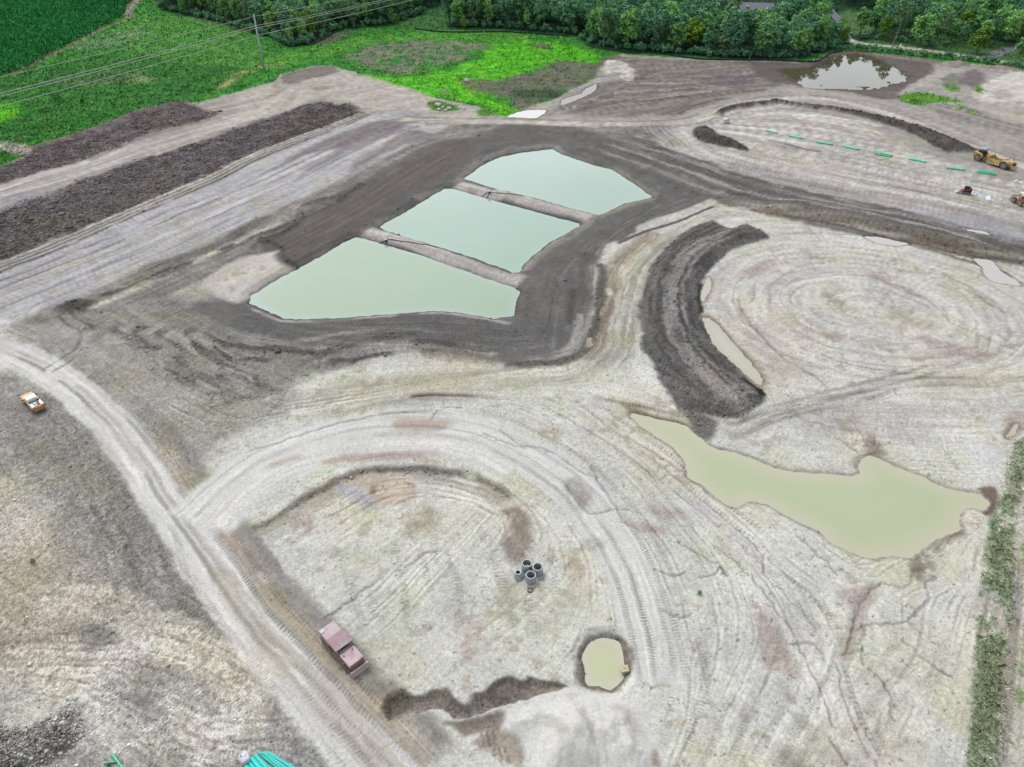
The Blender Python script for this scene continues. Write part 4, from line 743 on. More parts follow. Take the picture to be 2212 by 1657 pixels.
# ---- global grain: streaks along the working direction, patches, cracks
for q in ([(1480, 1640), (1600, 1480), (1750, 1300)], [(1600, 1657), (1720, 1520), (1850, 1380)], [(1750, 1660), (1850, 1560), (1960, 1440)], [(1900, 1657), (2000, 1540), (2080, 1400)], [(700, 1460), (850, 1320), (1020, 1140)], [(860, 1480), (980, 1360), (1100, 1220)], [(1000, 1450), (1100, 1380), (1200, 1290)],
          [(600, 1250), (700, 1200), (820, 1110)], [(0, 900), (120, 1020), (230, 1180)], [(60, 1150), (160, 1230), (300, 1290)], [(120, 920), (240, 1060), (330, 1220)], [(0, 1250), (60, 1330)], [(1700, 1240), (1850, 1290), (2060, 1270)], [(2080, 1240), (2050, 1400), (2030, 1600)]):
    flows.append(smooth(WP(q), 4))
step = 8
ri = np.unique(np.append(np.arange(0, NR, step), NR - 1)); ci = np.unique(np.append(np.arange(0, NC, step), NC - 1))
cx = X2[np.ix_(ri, ci)]; cy = Y2[np.ix_(ri, ci)]
q1 = np.zeros_like(cx); q2 = np.zeros_like(cx)
for P in flows:
    P = P[::2] if len(P) > 14 else P
    for k in range(len(P) - 1):
        m = (P[k] + P[k + 1]) / 2; e = P[k + 1] - P[k]; Ln = np.hypot(*e) + 1e-6
        w_ = Ln / ((cx - m[0]) ** 2 + (cy - m[1]) ** 2 + 6 + Ln * Ln * .1) ** 1.6
        a2 = 2 * math.atan2(e[1], e[0]); q1 += w_ * math.cos(a2); q2 += w_ * math.sin(a2)
def upsample(A):
    r = np.arange(NR); c = np.arange(NC)
    B = np.stack([np.interp(c, ci, A[k]) for k in range(len(ri))])
    i0 = np.clip(np.searchsorted(ri, r, 'right') - 1, 0, len(ri) - 2); t = ((r - ri[i0]) / (ri[i0 + 1] - ri[i0]))[:, None]
    return (B[i0] * (1 - t) + B[i0 + 1] * t).ravel().astype(np.float32)
nq = np.hypot(q1, q2) + 1e-12
# single ruts and blade edges traced along the working direction
c1_, c2_ = q1 / nq, q2 / nq; hwc = hw[ri]
def dir_at(x, y):
    r = np.interp(y, yy[ri], np.arange(len(ri))); j = int(min(r, len(ri) - 2)); c = np.interp(x / np.interp(y, yy, hw), sx[ci], np.arange(len(ci))); k = int(round(c))
    a = math.atan2(c2_[j, k], c1_[j, k]) / 2; return math.cos(a), math.sin(a)
rr_ = np.random.default_rng(21); near_i = np.nonzero((np.abs(GX) < .76 * depth_of(GY)) & (GY > 36) & (GY < 170) & (SOIL > .6))[0]
for k in range(230):
    j = int(rr_.choice(near_i)); x, y = float(GX[j]), float(GY[j]); dx, dy = dir_at(x, y); tl = []
    for _ in range(int(rr_.integers(7, 22))):
        tl.append((x, y)); ex, ey = dir_at(x, y)
        if ex * dx + ey * dy < 0: ex, ey = -ex, -ey
        dx, dy = ex, ey; x += dx * 1.9; y += dy * 1.9
        if y < 30: break
    if len(tl) < 5: continue
    P = np.array(tl); i = near(P, 2.6)
    d, s_, sd, Ln = sdline(P, GX[i] + .35 * wx1[i] + .1 * wx2[i], GY[i] + .35 * wy1[i] + .1 * wy2[i])
    w_ = rr_.uniform(.09, .2) * (1 + GY[i] / 220); amp = rr_.uniform(.035, .11); gg = rr_.choice([0.0, 0.0, 1.0]) * 2.1
    e_ = sstep(0, 3, s_) * sstep(0, 3, Ln - s_) * sstep(.25, .5, vnoise(s_ / 4 + k * 3.7, s_ * 0 + k)) * np.clip(SOIL[i], 0, 1)
    for o in ((0,) if gg == 0 else (-gg / 2, gg / 2)):
        q = np.abs(sd - o); C[i] *= (1 - amp * e_ * np.exp(-(q / w_) ** 2) + .6 * amp * e_ * np.exp(-((q - 2 * w_) / w_) ** 2))[:, None]
        HZ[i] -= e_ * .05 * np.exp(-(q / w_) ** 2)
q1 = upsample(q1 / nq); q2 = upsample(q2 / nq); ang = np.arctan2(q2, q1) / 2
fx, fy = np.cos(ang), np.sin(ang)
def lic(freq, half, taps, seed):
    s = 0
    for t in np.linspace(-half, half, taps):
        s = s + vnoise((GX + fx * t) * freq + seed, (GY + fy * t) * freq - seed)
    s = s / taps; return (s - .5) * math.sqrt(taps) * .9
dist = np.sqrt(GX ** 2 + GY ** 2 + H * H)
wn = 1 - sstep(110, 190, dist); wf = sstep(190, 330, dist); wm = 1 - wn - wf
wn, wm, wf = wn / np.sqrt(wn ** 2 + wm ** 2 + wf ** 2), wm / np.sqrt(wn ** 2 + wm ** 2 + wf ** 2), wf / np.sqrt(wn ** 2 + wm ** 2 + wf ** 2)
st = wn * (lic(7.0, 3.0, 15, 11.0) * .6 + lic(3.0, 6, 15, 31.0) * .6 + lic(1.2, 9, 13, 23.0) * .5) + wm * lic(1.3, 6, 9, 47.0) * .9 + wf * lic(.55, 15, 9, 7.0) * .95 + lic(.45, 14, 9, 80.0) * .35
grain = wn * (fbm(GX * 2.4, GY * 2.4, 2) - .5) * 2 + wm * (fbm(GX * 1.2, GY * 1.2 + 50, 2) - .5) * 2 + wf * (fbm(GX * .5, GY * .5 + 90, 2) - .5) * 2 + (rng.random(N).astype(np.float32) - .5) * (.9 + .9 * wn)
C *= (1 + TA * 1.1 * st + NA * 1.15 * grain)[:, None]
# drifting tint of the soil itself
pt = fbm(GX / 7 + 90, GY / 7 + 20, 4); pt2 = fbm(GX / 4 + 9, GY / 4 - 20, 4)
tint = (sstep(.56, .72, pt) * SOIL)[:, None]; C *= 1 + tint * (np.array([-.035, -.035, -.02], np.float32))
tint = (sstep(.54, .70, 1 - pt) * SOIL)[:, None]; C *= 1 + tint * (np.array([-.03, -.026, -.062], np.float32))
C *= (1 + (pt2 - .5) * .11 * SOIL)[:, None]
ck = np.minimum(np.abs(fbm(GX / 2.6 + 200, GY / 2.6, 3) - .5), np.abs(fbm(GX / 4.4 + 50, GY / 4.4 + 70, 3) - .5))
ckm = (1 - sstep(.006, .02, ck)) * CRK * sstep(.42, .6, fbm(GX / 11 + 5, GY / 11 + 55, 2)); C *= (1 - .16 * ckm)[:, None]
# meadow mottling
mott = fbm(GX / 2.4, GY / 2.4, 4); veg = GRS
C *= (1 + veg * (mott - .5) * .55)[:, None]
C[:, 0] *= 1 + veg * (n_mid - .5) * .5

bd = sstep(.46, .66, fbm(GX / 12 + 400, GY / 12 + 30, 3)) * SOIL * wn; C *= 1 + bd[:, None] * np.array([-.012, -.026, -.052], np.float32)
spk = vnoise(GX * 2.1 + 31, GY * 2.1 - 12) * vnoise(GX * 5.2, GY * 5.2 + 8); C *= (1 - .30 * sstep(.52, .75, spk) * SOIL * wn * sstep(.40, .6, pt2 + .1))[:, None]
rst = sstep(.60, .72, fbm(GX / 1.7 + 300, GY / 1.7, 4)) * sstep(.50, .62, fbm(GX / 9 + 77, GY / 9, 2)) * SOIL * sstep(150, 190, C[:, 0]); C *= 1 + rst[:, None] * np.array([-.10, -.125, -.15], np.float32)
C *= np.array([.998, .998, .989], np.float32)
C *= 1 + (np.clip(GRS * 1.2, 0, 1) * sstep(1.05, 1.25, C[:, 1] / C[:, 0]))[:, None] * np.array([.03, .0, -.03], np.float32)
HZ += (SOIL * (.05 * TA / .1 * st * .5 + .05 * (n_sm - .5) * NA / .07) + .12 * (n_mid - .5)) * np.clip(1.3 - GY / 600, .2, 1)
HZ += CL * (n_sm - .35) * .12

# ------------------------------------------------------------------ standing water: basins cut into the ground, then the sheets
def water_mat(name, deep, shallow, rough=.05, fleck=.0):
    m = bpy.data.materials.new(name); m.use_nodes = True; t = m.node_tree; n = t.nodes; l = t.links.new
    b = n['Principled BSDF']; b.inputs['Roughness'].default_value = rough; b.inputs['IOR'].default_value = 1.33
    at = n.new('ShaderNodeAttribute'); at.attribute_name = 'shore'
    tc = n.new('ShaderNodeTexCoord'); nz = n.new('ShaderNodeTexNoise'); nz.inputs['Scale'].default_value = .12; nz.inputs['Detail'].default_value = 4
    l(tc.outputs['Object'], nz.inputs[0])
    ad = n.new('ShaderNodeMath'); ad.operation = 'MULTIPLY_ADD'; l(nz.outputs[0], ad.inputs[0]); ad.inputs[1].default_value = .7; l(at.outputs['Fac'], ad.inputs[2])
    mr = n.new('ShaderNodeMapRange'); mr.inputs[1].default_value = .45; mr.inputs[2].default_value = 1.25; l(ad.outputs[0], mr.inputs[0])
    mx = n.new('ShaderNodeMix'); mx.data_type = 'RGBA'; l(mr.outputs[0], mx.inputs[0]); mx.inputs[6].default_value = (*deep, 1); mx.inputs[7].default_value = (*shallow, 1)
    l(mx.outputs[2], b.inputs['Base Color'])
    n2 = n.new('ShaderNodeTexNoise'); n2.inputs['Scale'].default_value = 1.3; n2.inputs['Detail'].default_value = 3; l(tc.outputs['Object'], n2.inputs[0])
    bp = n.new('ShaderNodeBump'); bp.inputs['Strength'].default_value = .04; bp.inputs['Distance'].default_value = .02; l(n2.outputs[0], bp.inputs['Height']); l(bp.outputs[0], b.inputs['Normal'])
    return m

def pond(pts, level, slope, bed, m, label, name='pond', cell=.5, warp=.6, sm=5, out=1.0, shore_w=2.5):
    P = WP(pts, level); P = smooth(P, sm, True) if sm else P
    i = near(P, 6)
    s = sdpoly(P, GX[i] + warp * (.5 * wx1[i] + .5 * wx2[i]), GY[i] + warp * (.5 * wy1[i] + .5 * wy2[i]))
    HZ[i] = np.where(s < 5, np.minimum(HZ[i], level + slope * np.maximum(s, -bed / slope) + .02), HZ[i])
    wet = (1 - sstep(.1, .8, s)) * .20 * np.clip(.4 + 1.2 * n_mid[i], 0, 1); C[i] *= (1 - wet[:, None] * np.array([.95, 1.0, 1.03], np.float32))
    x0, y0 = P.min(0) - 2; x1, y1 = P.max(0) + 2
    gx = np.arange(x0, x1 + cell, cell); gy = np.arange(y0, y1 + cell, cell)
    XX, YY = np.meshgrid(gx, gy); sd = sdpoly(P, XX.ravel(), YY.ravel()).reshape(XX.shape)
    keep = (sd[:-1, :-1] < out) & (sd[1:, 1:] < out) & (sd[1:, :-1] < out) & (sd[:-1, 1:] < out)
    jj, ii = np.nonzero(keep); nx = len(gx)
    quads = np.stack([jj * nx + ii, jj * nx + ii + 1, (jj + 1) * nx + ii + 1, (jj + 1) * nx + ii], 1)
    u, inv = np.unique(quads, return_inverse=True); quads = inv.reshape(-1, 4)
    V = np.stack([XX.ravel()[u], YY.ravel()[u], np.full(len(u), level)], 1)
    o = mesh_ob(name, V, quads, m)
    at = o.data.attributes.new('shore', 'FLOAT', 'POINT'); at.data.foreach_set('value', np.clip(1 + sd.ravel()[u] / shore_w, 0, 1).astype(np.float32))
    tag(o, label, None, None, 'structure'); return o

M_POND1 = water_mat('water_milky_green', alb((160, 182, 156)), alb((166, 187, 178)))
M_POND2 = water_mat('water_milky_teal', alb((158, 184, 170)), alb((162, 188, 174)))
M_MUD = water_mat('water_olive_mud', alb((182, 192, 156)), alb((196, 194, 168)))
M_SILT = water_mat('water_grey_silt', alb((196, 196, 180)), alb((192, 188, 172)))
M_PIT = water_mat('water_pit', alb((196, 200, 166)), alb((202, 202, 182)))
M_DARKW = water_mat('water_dark_clear', alb((92, 86, 70)), alb((112, 102, 86)), rough=.02)
M_PALEW = water_mat('water_pale_film', alb((196, 194, 188)), alb((200, 197, 190)))
pond(T(1, 1, [(880, 405), (1000, 440), (1400, 555), (1800, 700), (2130, 810), (2165, 840), (2140, 960), (2120, 1035), (1960, 1065), (1700, 1010), (1500, 995), (1150, 1020), (800, 1050), (420, 1065), (270, 1058), (220, 1030), (60, 960), (0, 930), (10, 870), (120, 800), (330, 680), (600, 540), (720, 465), (840, 405)]), -.9, .42, 1.2, M_POND1, 'nearest of three settling ponds, pale yellow-green water, fan shaped', sm=0)
pond(T(1, 1, [(1040, 320), (1100, 280), (1250, 200), (1450, 80), (1570, 10), (1620, 10), (2212, 175)]) + T(2, 1, [(645, 295), (630, 320), (400, 450), (250, 560), (190, 630), (160, 685), (100, 690)]) + T(1, 1, [(2100, 680), (1800, 570), (1400, 445), (1100, 355)]), -.9, .42, 1.2, M_POND2, 'middle settling pond of pale teal water between two earth berms', sm=0)
pond(T(1, 0, [(1720, 1440), (1850, 1340), (2000, 1270)]) + T(2, 0, [(0, 1265), (200, 1225), (420, 1200), (500, 1245), (750, 1330), (900, 1365), (1080, 1480), (1230, 1590)]) + T(2, 1, [(1150, 100), (1000, 130), (880, 190), (800, 225), (740, 215)]) + T(1, 0, [(2212, 1575), (2000, 1530)]), -.9, .42, 1.2, M_POND2, 'farthest settling pond of pale teal water, widest at its right end', sm=0, cell=.8)
pond([(1359, 893), (1424, 904), (1477, 917), (1504, 936), (1536, 963), (1577, 974), (1630, 990), (1645, 998), (1699, 1017), (1779, 1022), (1849, 1025), (1854, 1003), (1876, 982), (1927, 1003), (1994, 1030), (2053, 1057), (2109, 1065), (2139, 1089), (2123, 1104), (2088, 1100), (2074, 1127), (2080, 1148), (2031, 1164), (1999, 1186), (1962, 1207), (1921, 1199), (1881, 1206), (1817, 1186), (1768, 1151), (1707, 1121), (1653, 1091), (1618, 1084), (1582, 1097), (1547, 1078), (1510, 1046), (1485, 1030), (1480, 1003), (1456, 971), (1416, 942), (1381, 920)], -.22, .16, .6, M_MUD, 'large irregular olive mud pool in the pale clay on the right', name='mud_pool', cell=.35, shore_w=4.0, out=.8)
pond(T(2, 1, [(1628, 1060), (1660, 1160), (1750, 1300), (1900, 1440), (2080, 1590), (2100, 1510), (1900, 1270), (1720, 1080), (1660, 1050)]), -.12, .2, .4, M_SILT, 'narrow pale silt pool along the dark soil bank', name='puddle', cell=.35, out=.5)
pond(T(2, 1, [(1620, 830), (1660, 745), (1690, 720), (1700, 790), (1670, 880), (1620, 930)]), -.08, .15, .3, M_SILT, 'small pale puddle at the upper bend of the dark soil bank', name='puddle', cell=.35, out=.4)
pond(T(2, 3, [(730, 600), (830, 572), (960, 600), (985, 700), (1010, 850), (985, 920), (900, 990), (800, 965), (700, 950), (680, 830), (650, 720)]), -.75, .55, .8, M_PIT, 'round dug-out pit of pale green water at the bottom', name='pit_pool', cell=.2, sm=4, out=.6, warp=.25, shore_w=1.2)
pond(T(3, 0, [(250, 560), (480, 540), (640, 462), (760, 440), (920, 440), (1060, 480), (1210, 560), (1290, 620), (1160, 685), (1010, 712), (880, 722), (700, 717), (560, 715), (440, 700), (330, 640)]), -.12, .04, .5, M_DARKW, 'shallow far pool mirroring sky and trees by the hedge', name='puddle', cell=1.2, out=3, warp=3.5)
i_ = near(WP(T(3, 0, [(250, 430), (1300, 730)])), 3); fr_ = sstep(.54, .66, vnoise(GX[i_] / 9 + GY[i_] / 30 + 3, GY[i_] / 3.2) * .6 + fbm(GX[i_] / 5, GY[i_] / 4, 3) * .4); HZ[i_] = np.where(HZ[i_] < -.14, np.minimum(HZ[i_] + .0, -.30) + .24 * fr_, HZ[i_])
pond(T(2, 0, [(475, 845), (520, 795), (650, 755), (660, 735), (740, 690), (775, 680), (790, 700), (760, 735), (640, 795), (540, 835)]), -.1, .1, .4, M_DARKW, 'thin ditch puddle reflecting sky below the meadow corner', name='puddle', cell=.8, out=1, warp=1)
pond(T(2, 0, [(50, 940), (150, 900), (240, 888), (380, 890), (330, 935), (290, 952), (150, 948)]), -.1, .1, .4, M_PALEW, 'pale milky puddle beside the far dirt road', name='puddle', cell=.8, out=1, warp=1)
pond(T(3, 1, [(925, 390), (1050, 400), (1250, 440), (1290, 462), (1180, 470), (1060, 455), (970, 425)]), -.08, .1, .3, M_PALEW, 'narrow white puddle at the foot of the brown embankment', name='puddle', cell=.5, out=.7)
pond(T(3, 1, [(1790, 570), (1950, 590), (1990, 640), (2060, 690), (2170, 760), (2175, 790), (2080, 780), (1950, 755), (1900, 715), (1870, 650)]), -.06, .1, .3, M_PALEW, 'flat white puddle below the embankment at the right edge', name='puddle', cell=.5, out=.7)
pond(T(3, 1, [(1675, 318), (1760, 335), (1900, 355), (1945, 388), (1850, 370), (1760, 350)]), -.06, .1, .3, M_PALEW, 'thin pale puddle on the dark streaked fill', name='puddle', cell=.6, out=.7)
pond(T(3, 2, [(2080, 480), (2130, 410), (2180, 400), (2170, 450), (2120, 500), (2085, 520)]), -.10, .12, .3, M_SILT, 'tan puddle in a hollow above the grass verge', name='puddle', cell=.3, out=.4)

# ------------------------------------------------------------------ ground mesh
def grid_ob():
    me = bpy.data.meshes.new('ground')
    co = np.stack([GX, GY, HZ], 1).astype(np.float32)
    idx = np.arange(NR * NC).reshape(NR, NC)
    quads = np.stack([idx[:-1, :-1], idx[:-1, 1:], idx[1:, 1:], idx[1:, :-1]], -1).reshape(-1, 4).astype(np.int32)
    me.vertices.add(N); me.vertices.foreach_set('co', co.ravel())
    me.loops.add(quads.size); me.loops.foreach_set('vertex_index', quads.ravel())
    me.polygons.add(len(quads)); me.polygons.foreach_set('loop_start', np.arange(0, quads.size, 4, dtype=np.int32))
    me.polygons.foreach_set('use_smooth', np.ones(len(quads), bool))
    me.update(calc_edges=True)
    cc = np.clip(lin(np.clip(C, 0, 235)) / KEXP, 0.004, .8)
    at = me.attributes.new('soil', 'FLOAT_COLOR', 'POINT')
    at.data.foreach_set('color', np.concatenate([cc, np.ones((N, 1))], 1).astype(np.float32).ravel())
    o = bpy.data.objects.new('ground', me); COL.objects.link(o); return o
ground = grid_ob(); tag(ground, 'bare graded clay, topsoil and meadow ground of the building site', None, None, 'structure')
m = bpy.data.materials.new('ground_soil'); m.use_nodes = True; t = m.node_tree; n = t.nodes; l = t.links.new
b = n['Principled BSDF']; b.inputs['Roughness'].default_value = .95; b.inputs['Specular IOR Level'].default_value = .04
at = n.new('ShaderNodeAttribute'); at.attribute_name = 'soil'
tc = n.new('ShaderNodeTexCoord'); nz = n.new('ShaderNodeTexNoise'); nz.inputs['Scale'].default_value = 3.1; nz.inputs['Detail'].default_value = 7; nz.inputs['Roughness'].default_value = .65
l(tc.outputs['Object'], nz.inputs[0])
mr = n.new('ShaderNodeMapRange'); mr.inputs[1].default_value = .28; mr.inputs[2].default_value = .72; mr.inputs[3].default_value = .82; mr.inputs[4].default_value = 1.17; l(nz.outputs[0], mr.inputs[0])
mx = n.new('ShaderNodeMix'); mx.data_type = 'RGBA'; mx.blend_type = 'MULTIPLY'; mx.inputs[0].default_value = 1; l(at.outputs['Color'], mx.inputs[6]); l(mr.outputs[0], mx.inputs[7])
l(mx.outputs[2], b.inputs['Base Color'])
bp = n.new('ShaderNodeBump'); bp.inputs['Strength'].default_value = .8; bp.inputs['Distance'].default_value = .10; l(nz.outputs[0], bp.inputs['Height']); l(bp.outputs[0], b.inputs['Normal'])
ground.data.materials.append(m)

def ground_z(x, y):
    """height of the ground sheet at (x, y)"""
    j = int(np.clip(np.searchsorted(yy, y) - 1, 0, NR - 2)); f = (y - yy[j]) / (yy[j + 1] - yy[j])
    def row(jj):
        s = x / hw[jj]; i = int(np.clip(np.searchsorted(sx, s) - 1, 0, NC - 2)); g = (s - sx[i]) / (sx[i + 1] - sx[i])
        return HZ[jj * NC + i] * (1 - g) + HZ[jj * NC + i + 1] * g
    return float(row(j) * (1 - f) + row(j + 1) * f)
def G(u, v, dz=0.0):
    """point of the ground seen at survey position (u, v)"""
    z = 0.0
    for _ in range(3):
        x, y, _z = W(u, v, z); z = ground_z(x, y)
    return (x, y, z + dz)

# ------------------------------------------------------------------ loose matter on the ground (uncountable)
def attr_mat(name, rough=.9, transl=0.0):
    m = bpy.data.materials.new(name); m.use_nodes = True; n = m.node_tree.nodes; l = m.node_tree.links.new
    b = n['Principled BSDF']; b.inputs['Roughness'].default_value = rough; b.inputs['Specular IOR Level'].default_value = .03
    a = n.new('ShaderNodeAttribute'); a.attribute_name = 'soil'; l(a.outputs['Color'], b.inputs['Base Color']); return m

def tri_soup(name, V, Fq, cols, mat_, label):
    me = bpy.data.meshes.new(name); nv = len(V)
    me.vertices.add(nv); me.vertices.foreach_set('co', V.astype(np.float32).ravel())
    k = Fq.shape[1]; me.loops.add(Fq.size); me.loops.foreach_set('vertex_index', Fq.astype(np.int32).ravel())
    me.polygons.add(len(Fq)); me.polygons.foreach_set('loop_start', np.arange(0, Fq.size, k, dtype=np.int32)); me.update(calc_edges=True)
    at = me.attributes.new('soil', 'FLOAT_COLOR', 'POINT'); at.data.foreach_set('color', np.concatenate([cols, np.ones((nv, 1))], 1).astype(np.float32).ravel())
    me.materials.append(mat_); o = bpy.data.objects.new(name, me); COL.objects.link(o); tag(o, label, None, None, 'stuff'); return o

inframe = (np.abs(GX) < .80 * depth_of(GY)) & (GY > 32) & (GY < 640)
def pick(weight, n):
    p = np.where(inframe, weight, 0).astype(np.float64); p /= p.sum(); return rng.choice(N, n, p=p)

i = pick(CL ** 1.6, 34000); nC = len(i)
octa = np.array([(1, 0, 0), (0, 1, 0), (-1, 0, 0), (0, -1, 0), (0, 0, 1), (0, 0, -.6)], float)
of = np.array([(0, 1, 4), (1, 2, 4), (2, 3, 4), (3, 0, 4), (1, 0, 5), (2, 1, 5), (3, 2, 5), (0, 3, 5)])
dd = np.sqrt(GX[i] ** 2 + GY[i] ** 2 + H * H); size = (.035 + dd * .00062) * rng.lognormal(0, .45, nC)
sh = octa[None] * rng.uniform(.6, 1.3, (nC, 6, 3)); th = rng.uniform(0, 6.28, nC); c_, s_ = np.cos(th)[:, None], np.sin(th)[:, None]
sh = np.stack([sh[..., 0] * c_ - sh[..., 1] * s_, sh[..., 0] * s_ + sh[..., 1] * c_, sh[..., 2] * .45], -1) * size[:, None, None]
px = GX[i] + rng.normal(0, .15, nC) * dd / 110; py = GY[i] + rng.normal(0, .2, nC) * dd / 110
V = sh + np.stack([px, py, HZ[i] + size * .15], 1)[:, None]
cl_col = lin(np.clip(C[i], 0, 230)) / KEXP * rng.lognormal(.30, .22, nC)[:, None]
tri_soup('soil_clods', V.reshape(-1, 3), (of[None] + 6 * np.arange(nC)[:, None, None]).reshape(-1, 3), np.repeat(np.clip(cl_col, .005, .7), 6, 0), attr_mat('clod_soil'), 'loose soil clods and broken stone scattered over dark banks and strips')

i = pick(np.where(GRS > .15, GRS, 0), 60000); nG = len(i)
dd = np.sqrt(GX[i] ** 2 + GY[i] ** 2 + H * H); hgt = (.07 + dd * .0009) * rng.lognormal(0, .35, nG)
th = rng.uniform(0, 6.28, nG); ex = np.cos(th) * hgt * .55; ey = np.sin(th) * hgt * .55
bx = GX[i] + rng.normal(0, .3, nG) * dd / 110; by = GY[i] + rng.normal(0, .5, nG) * dd / 110; bz = HZ[i] - .05
tx = rng.normal(0, .8, nG) * hgt; ty = rng.normal(0, .8, nG) * hgt
V = np.stack([np.stack([bx - ex, by - ey, bz], 1), np.stack([bx + ex, by + ey, bz], 1), np.stack([bx + tx + ey * .6, by + ty - ex * .6, bz + hgt], 1), np.stack([bx + tx - ey * .6, by + ty + ex * .6, bz + hgt * .8], 1)], 1)
gc = lin(np.clip(C[i], 0, 230)) / KEXP * rng.lognormal(.34, .26, nG)[:, None]
fl = (rng.random(nG) < .012) & (GY[i] > 250) & (C[i][:, 1] > 105); gc[fl] = alb((196, 205, 190))
tri_soup('meadow_grass', V.reshape(-1, 3), (np.array([[0, 1, 2, 3]])[None] + 4 * np.arange(nG)[:, None, None]).reshape(-1, 4), np.repeat(np.clip(gc, .004, .6), 4, 0), attr_mat('grass_blades'), 'green meadow grass and weeds with white flower flecks')

# corn field: rows of plants with a ragged canopy 2.3 m high
corn = WP(T(0, 0, [(-700, 900), (0, 622), (200, 560), (420, 430), (700, 290), (1000, 130), (1020, 60), (1080, 0), (1150, -120), (-700, -120)]))
d1 = corn[4] - corn[1]; d1 /= np.hypot(*d1); d2 = np.array([-d1[1], d1[0]])
rows = np.arange(-40, 320, 1.5); al_ = np.arange(-260, 420, 1.9)
R_, A_ = np.meshgrid(rows, al_); base = corn[1] + R_.ravel()[:, None] * d2 + A_.ravel()[:, None] * d1
base += rng.normal(0, .22, base.shape); keep = (sdpoly(corn, base[:, 0], base[:, 1]) < 0); base = base[keep]; nK = len(base)
V = []; 
hh = rng.uniform(1.9, 2.7, nK)
for k in range(4):
    th = rng.uniform(0, 6.28, nK); r0 = rng.uniform(.75, 1.25, nK); wd = .42
    cx_, sx_ = np.cos(th), np.sin(th); z1 = hh * rng.uniform(.75, 1.0, nK); z0 = hh * rng.uniform(.15, .5, nK)
    V.append(np.stack([np.stack([base[:, 0] - sx_ * wd, base[:, 1] + cx_ * wd, z0], 1), np.stack([base[:, 0] + sx_ * wd, base[:, 1] - cx_ * wd, z0], 1), np.stack([base[:, 0] + cx_ * r0, base[:, 1] + sx_ * r0, z1], 1)], 1))
V = np.stack(V, 1).reshape(-1, 3)
kc = lin(np.array([[60, 148, 80]])) / KEXP * rng.lognormal(0, .22, (nK, 1)) * (1 + .35 * (fbm(base[:, 0] / 22, base[:, 1] / 22, 3) - .5))[:, None]
kc = np.repeat(kc, 12, 0)
tri_soup('corn_crop', V, np.arange(len(V)).reshape(-1, 3), np.clip(kc, .004, .4), attr_mat('corn_leaves', .7), 'dark green corn crop in rows at the top left corner')

# ------------------------------------------------------------------ trees
def leaf_mat(name, c1, c2):
    m = bpy.data.materials.new(name); m.use_nodes = True; n = m.node_tree.nodes; l = m.node_tree.links.new
    b = n['Principled BSDF']; b.inputs['Roughness'].default_value = .7; b.inputs['Specular IOR Level'].default_value = .1
    a = n.new('ShaderNodeAttribute'); a.attribute_name = 'tone'; oi = n.new('ShaderNodeObjectInfo')
    ad = n.new('ShaderNodeMath'); ad.operation = 'MULTIPLY_ADD'; l(oi.outputs['Random'], ad.inputs[0]); ad.inputs[1].default_value = .75; l(a.outputs['Fac'], ad.inputs[2])
    mr = n.new('ShaderNodeMapRange'); mr.inputs[1].default_value = .1; mr.inputs[2].default_value = 1.25; l(ad.outputs[0], mr.inputs[0])
    mx = n.new('ShaderNodeMix'); mx.data_type = 'RGBA'; l(mr.outputs[0], mx.inputs[0]); mx.inputs[6].default_value = (*c1, 1); mx.inputs[7].default_value = (*c2, 1)
    l(mx.outputs[2], b.inputs['Base Color'])
    return m
LM = {'dark': leaf_mat('leaf_dark', alb((66, 116, 92)), alb((132, 194, 136))), 'mid': leaf_mat('leaf_mid', alb((78, 138, 84)), alb((150, 210, 116))),
      'pale': leaf_mat('leaf_pale', alb((84, 128, 88)), alb((140, 184, 128))), 'yellow': leaf_mat('leaf_yellow', alb((86, 124, 48)), alb((136, 178, 66))), 'grey': leaf_mat('leaf_grey', alb((92, 104, 106)), alb((124, 136, 136)))}
BARK = mat('bark', alb((96, 92, 84)), .9, var=.25, scale=2, bump=.5); BARKP = mat('bark_pale', alb((150, 146, 132)), .9, var=.25, scale=2)

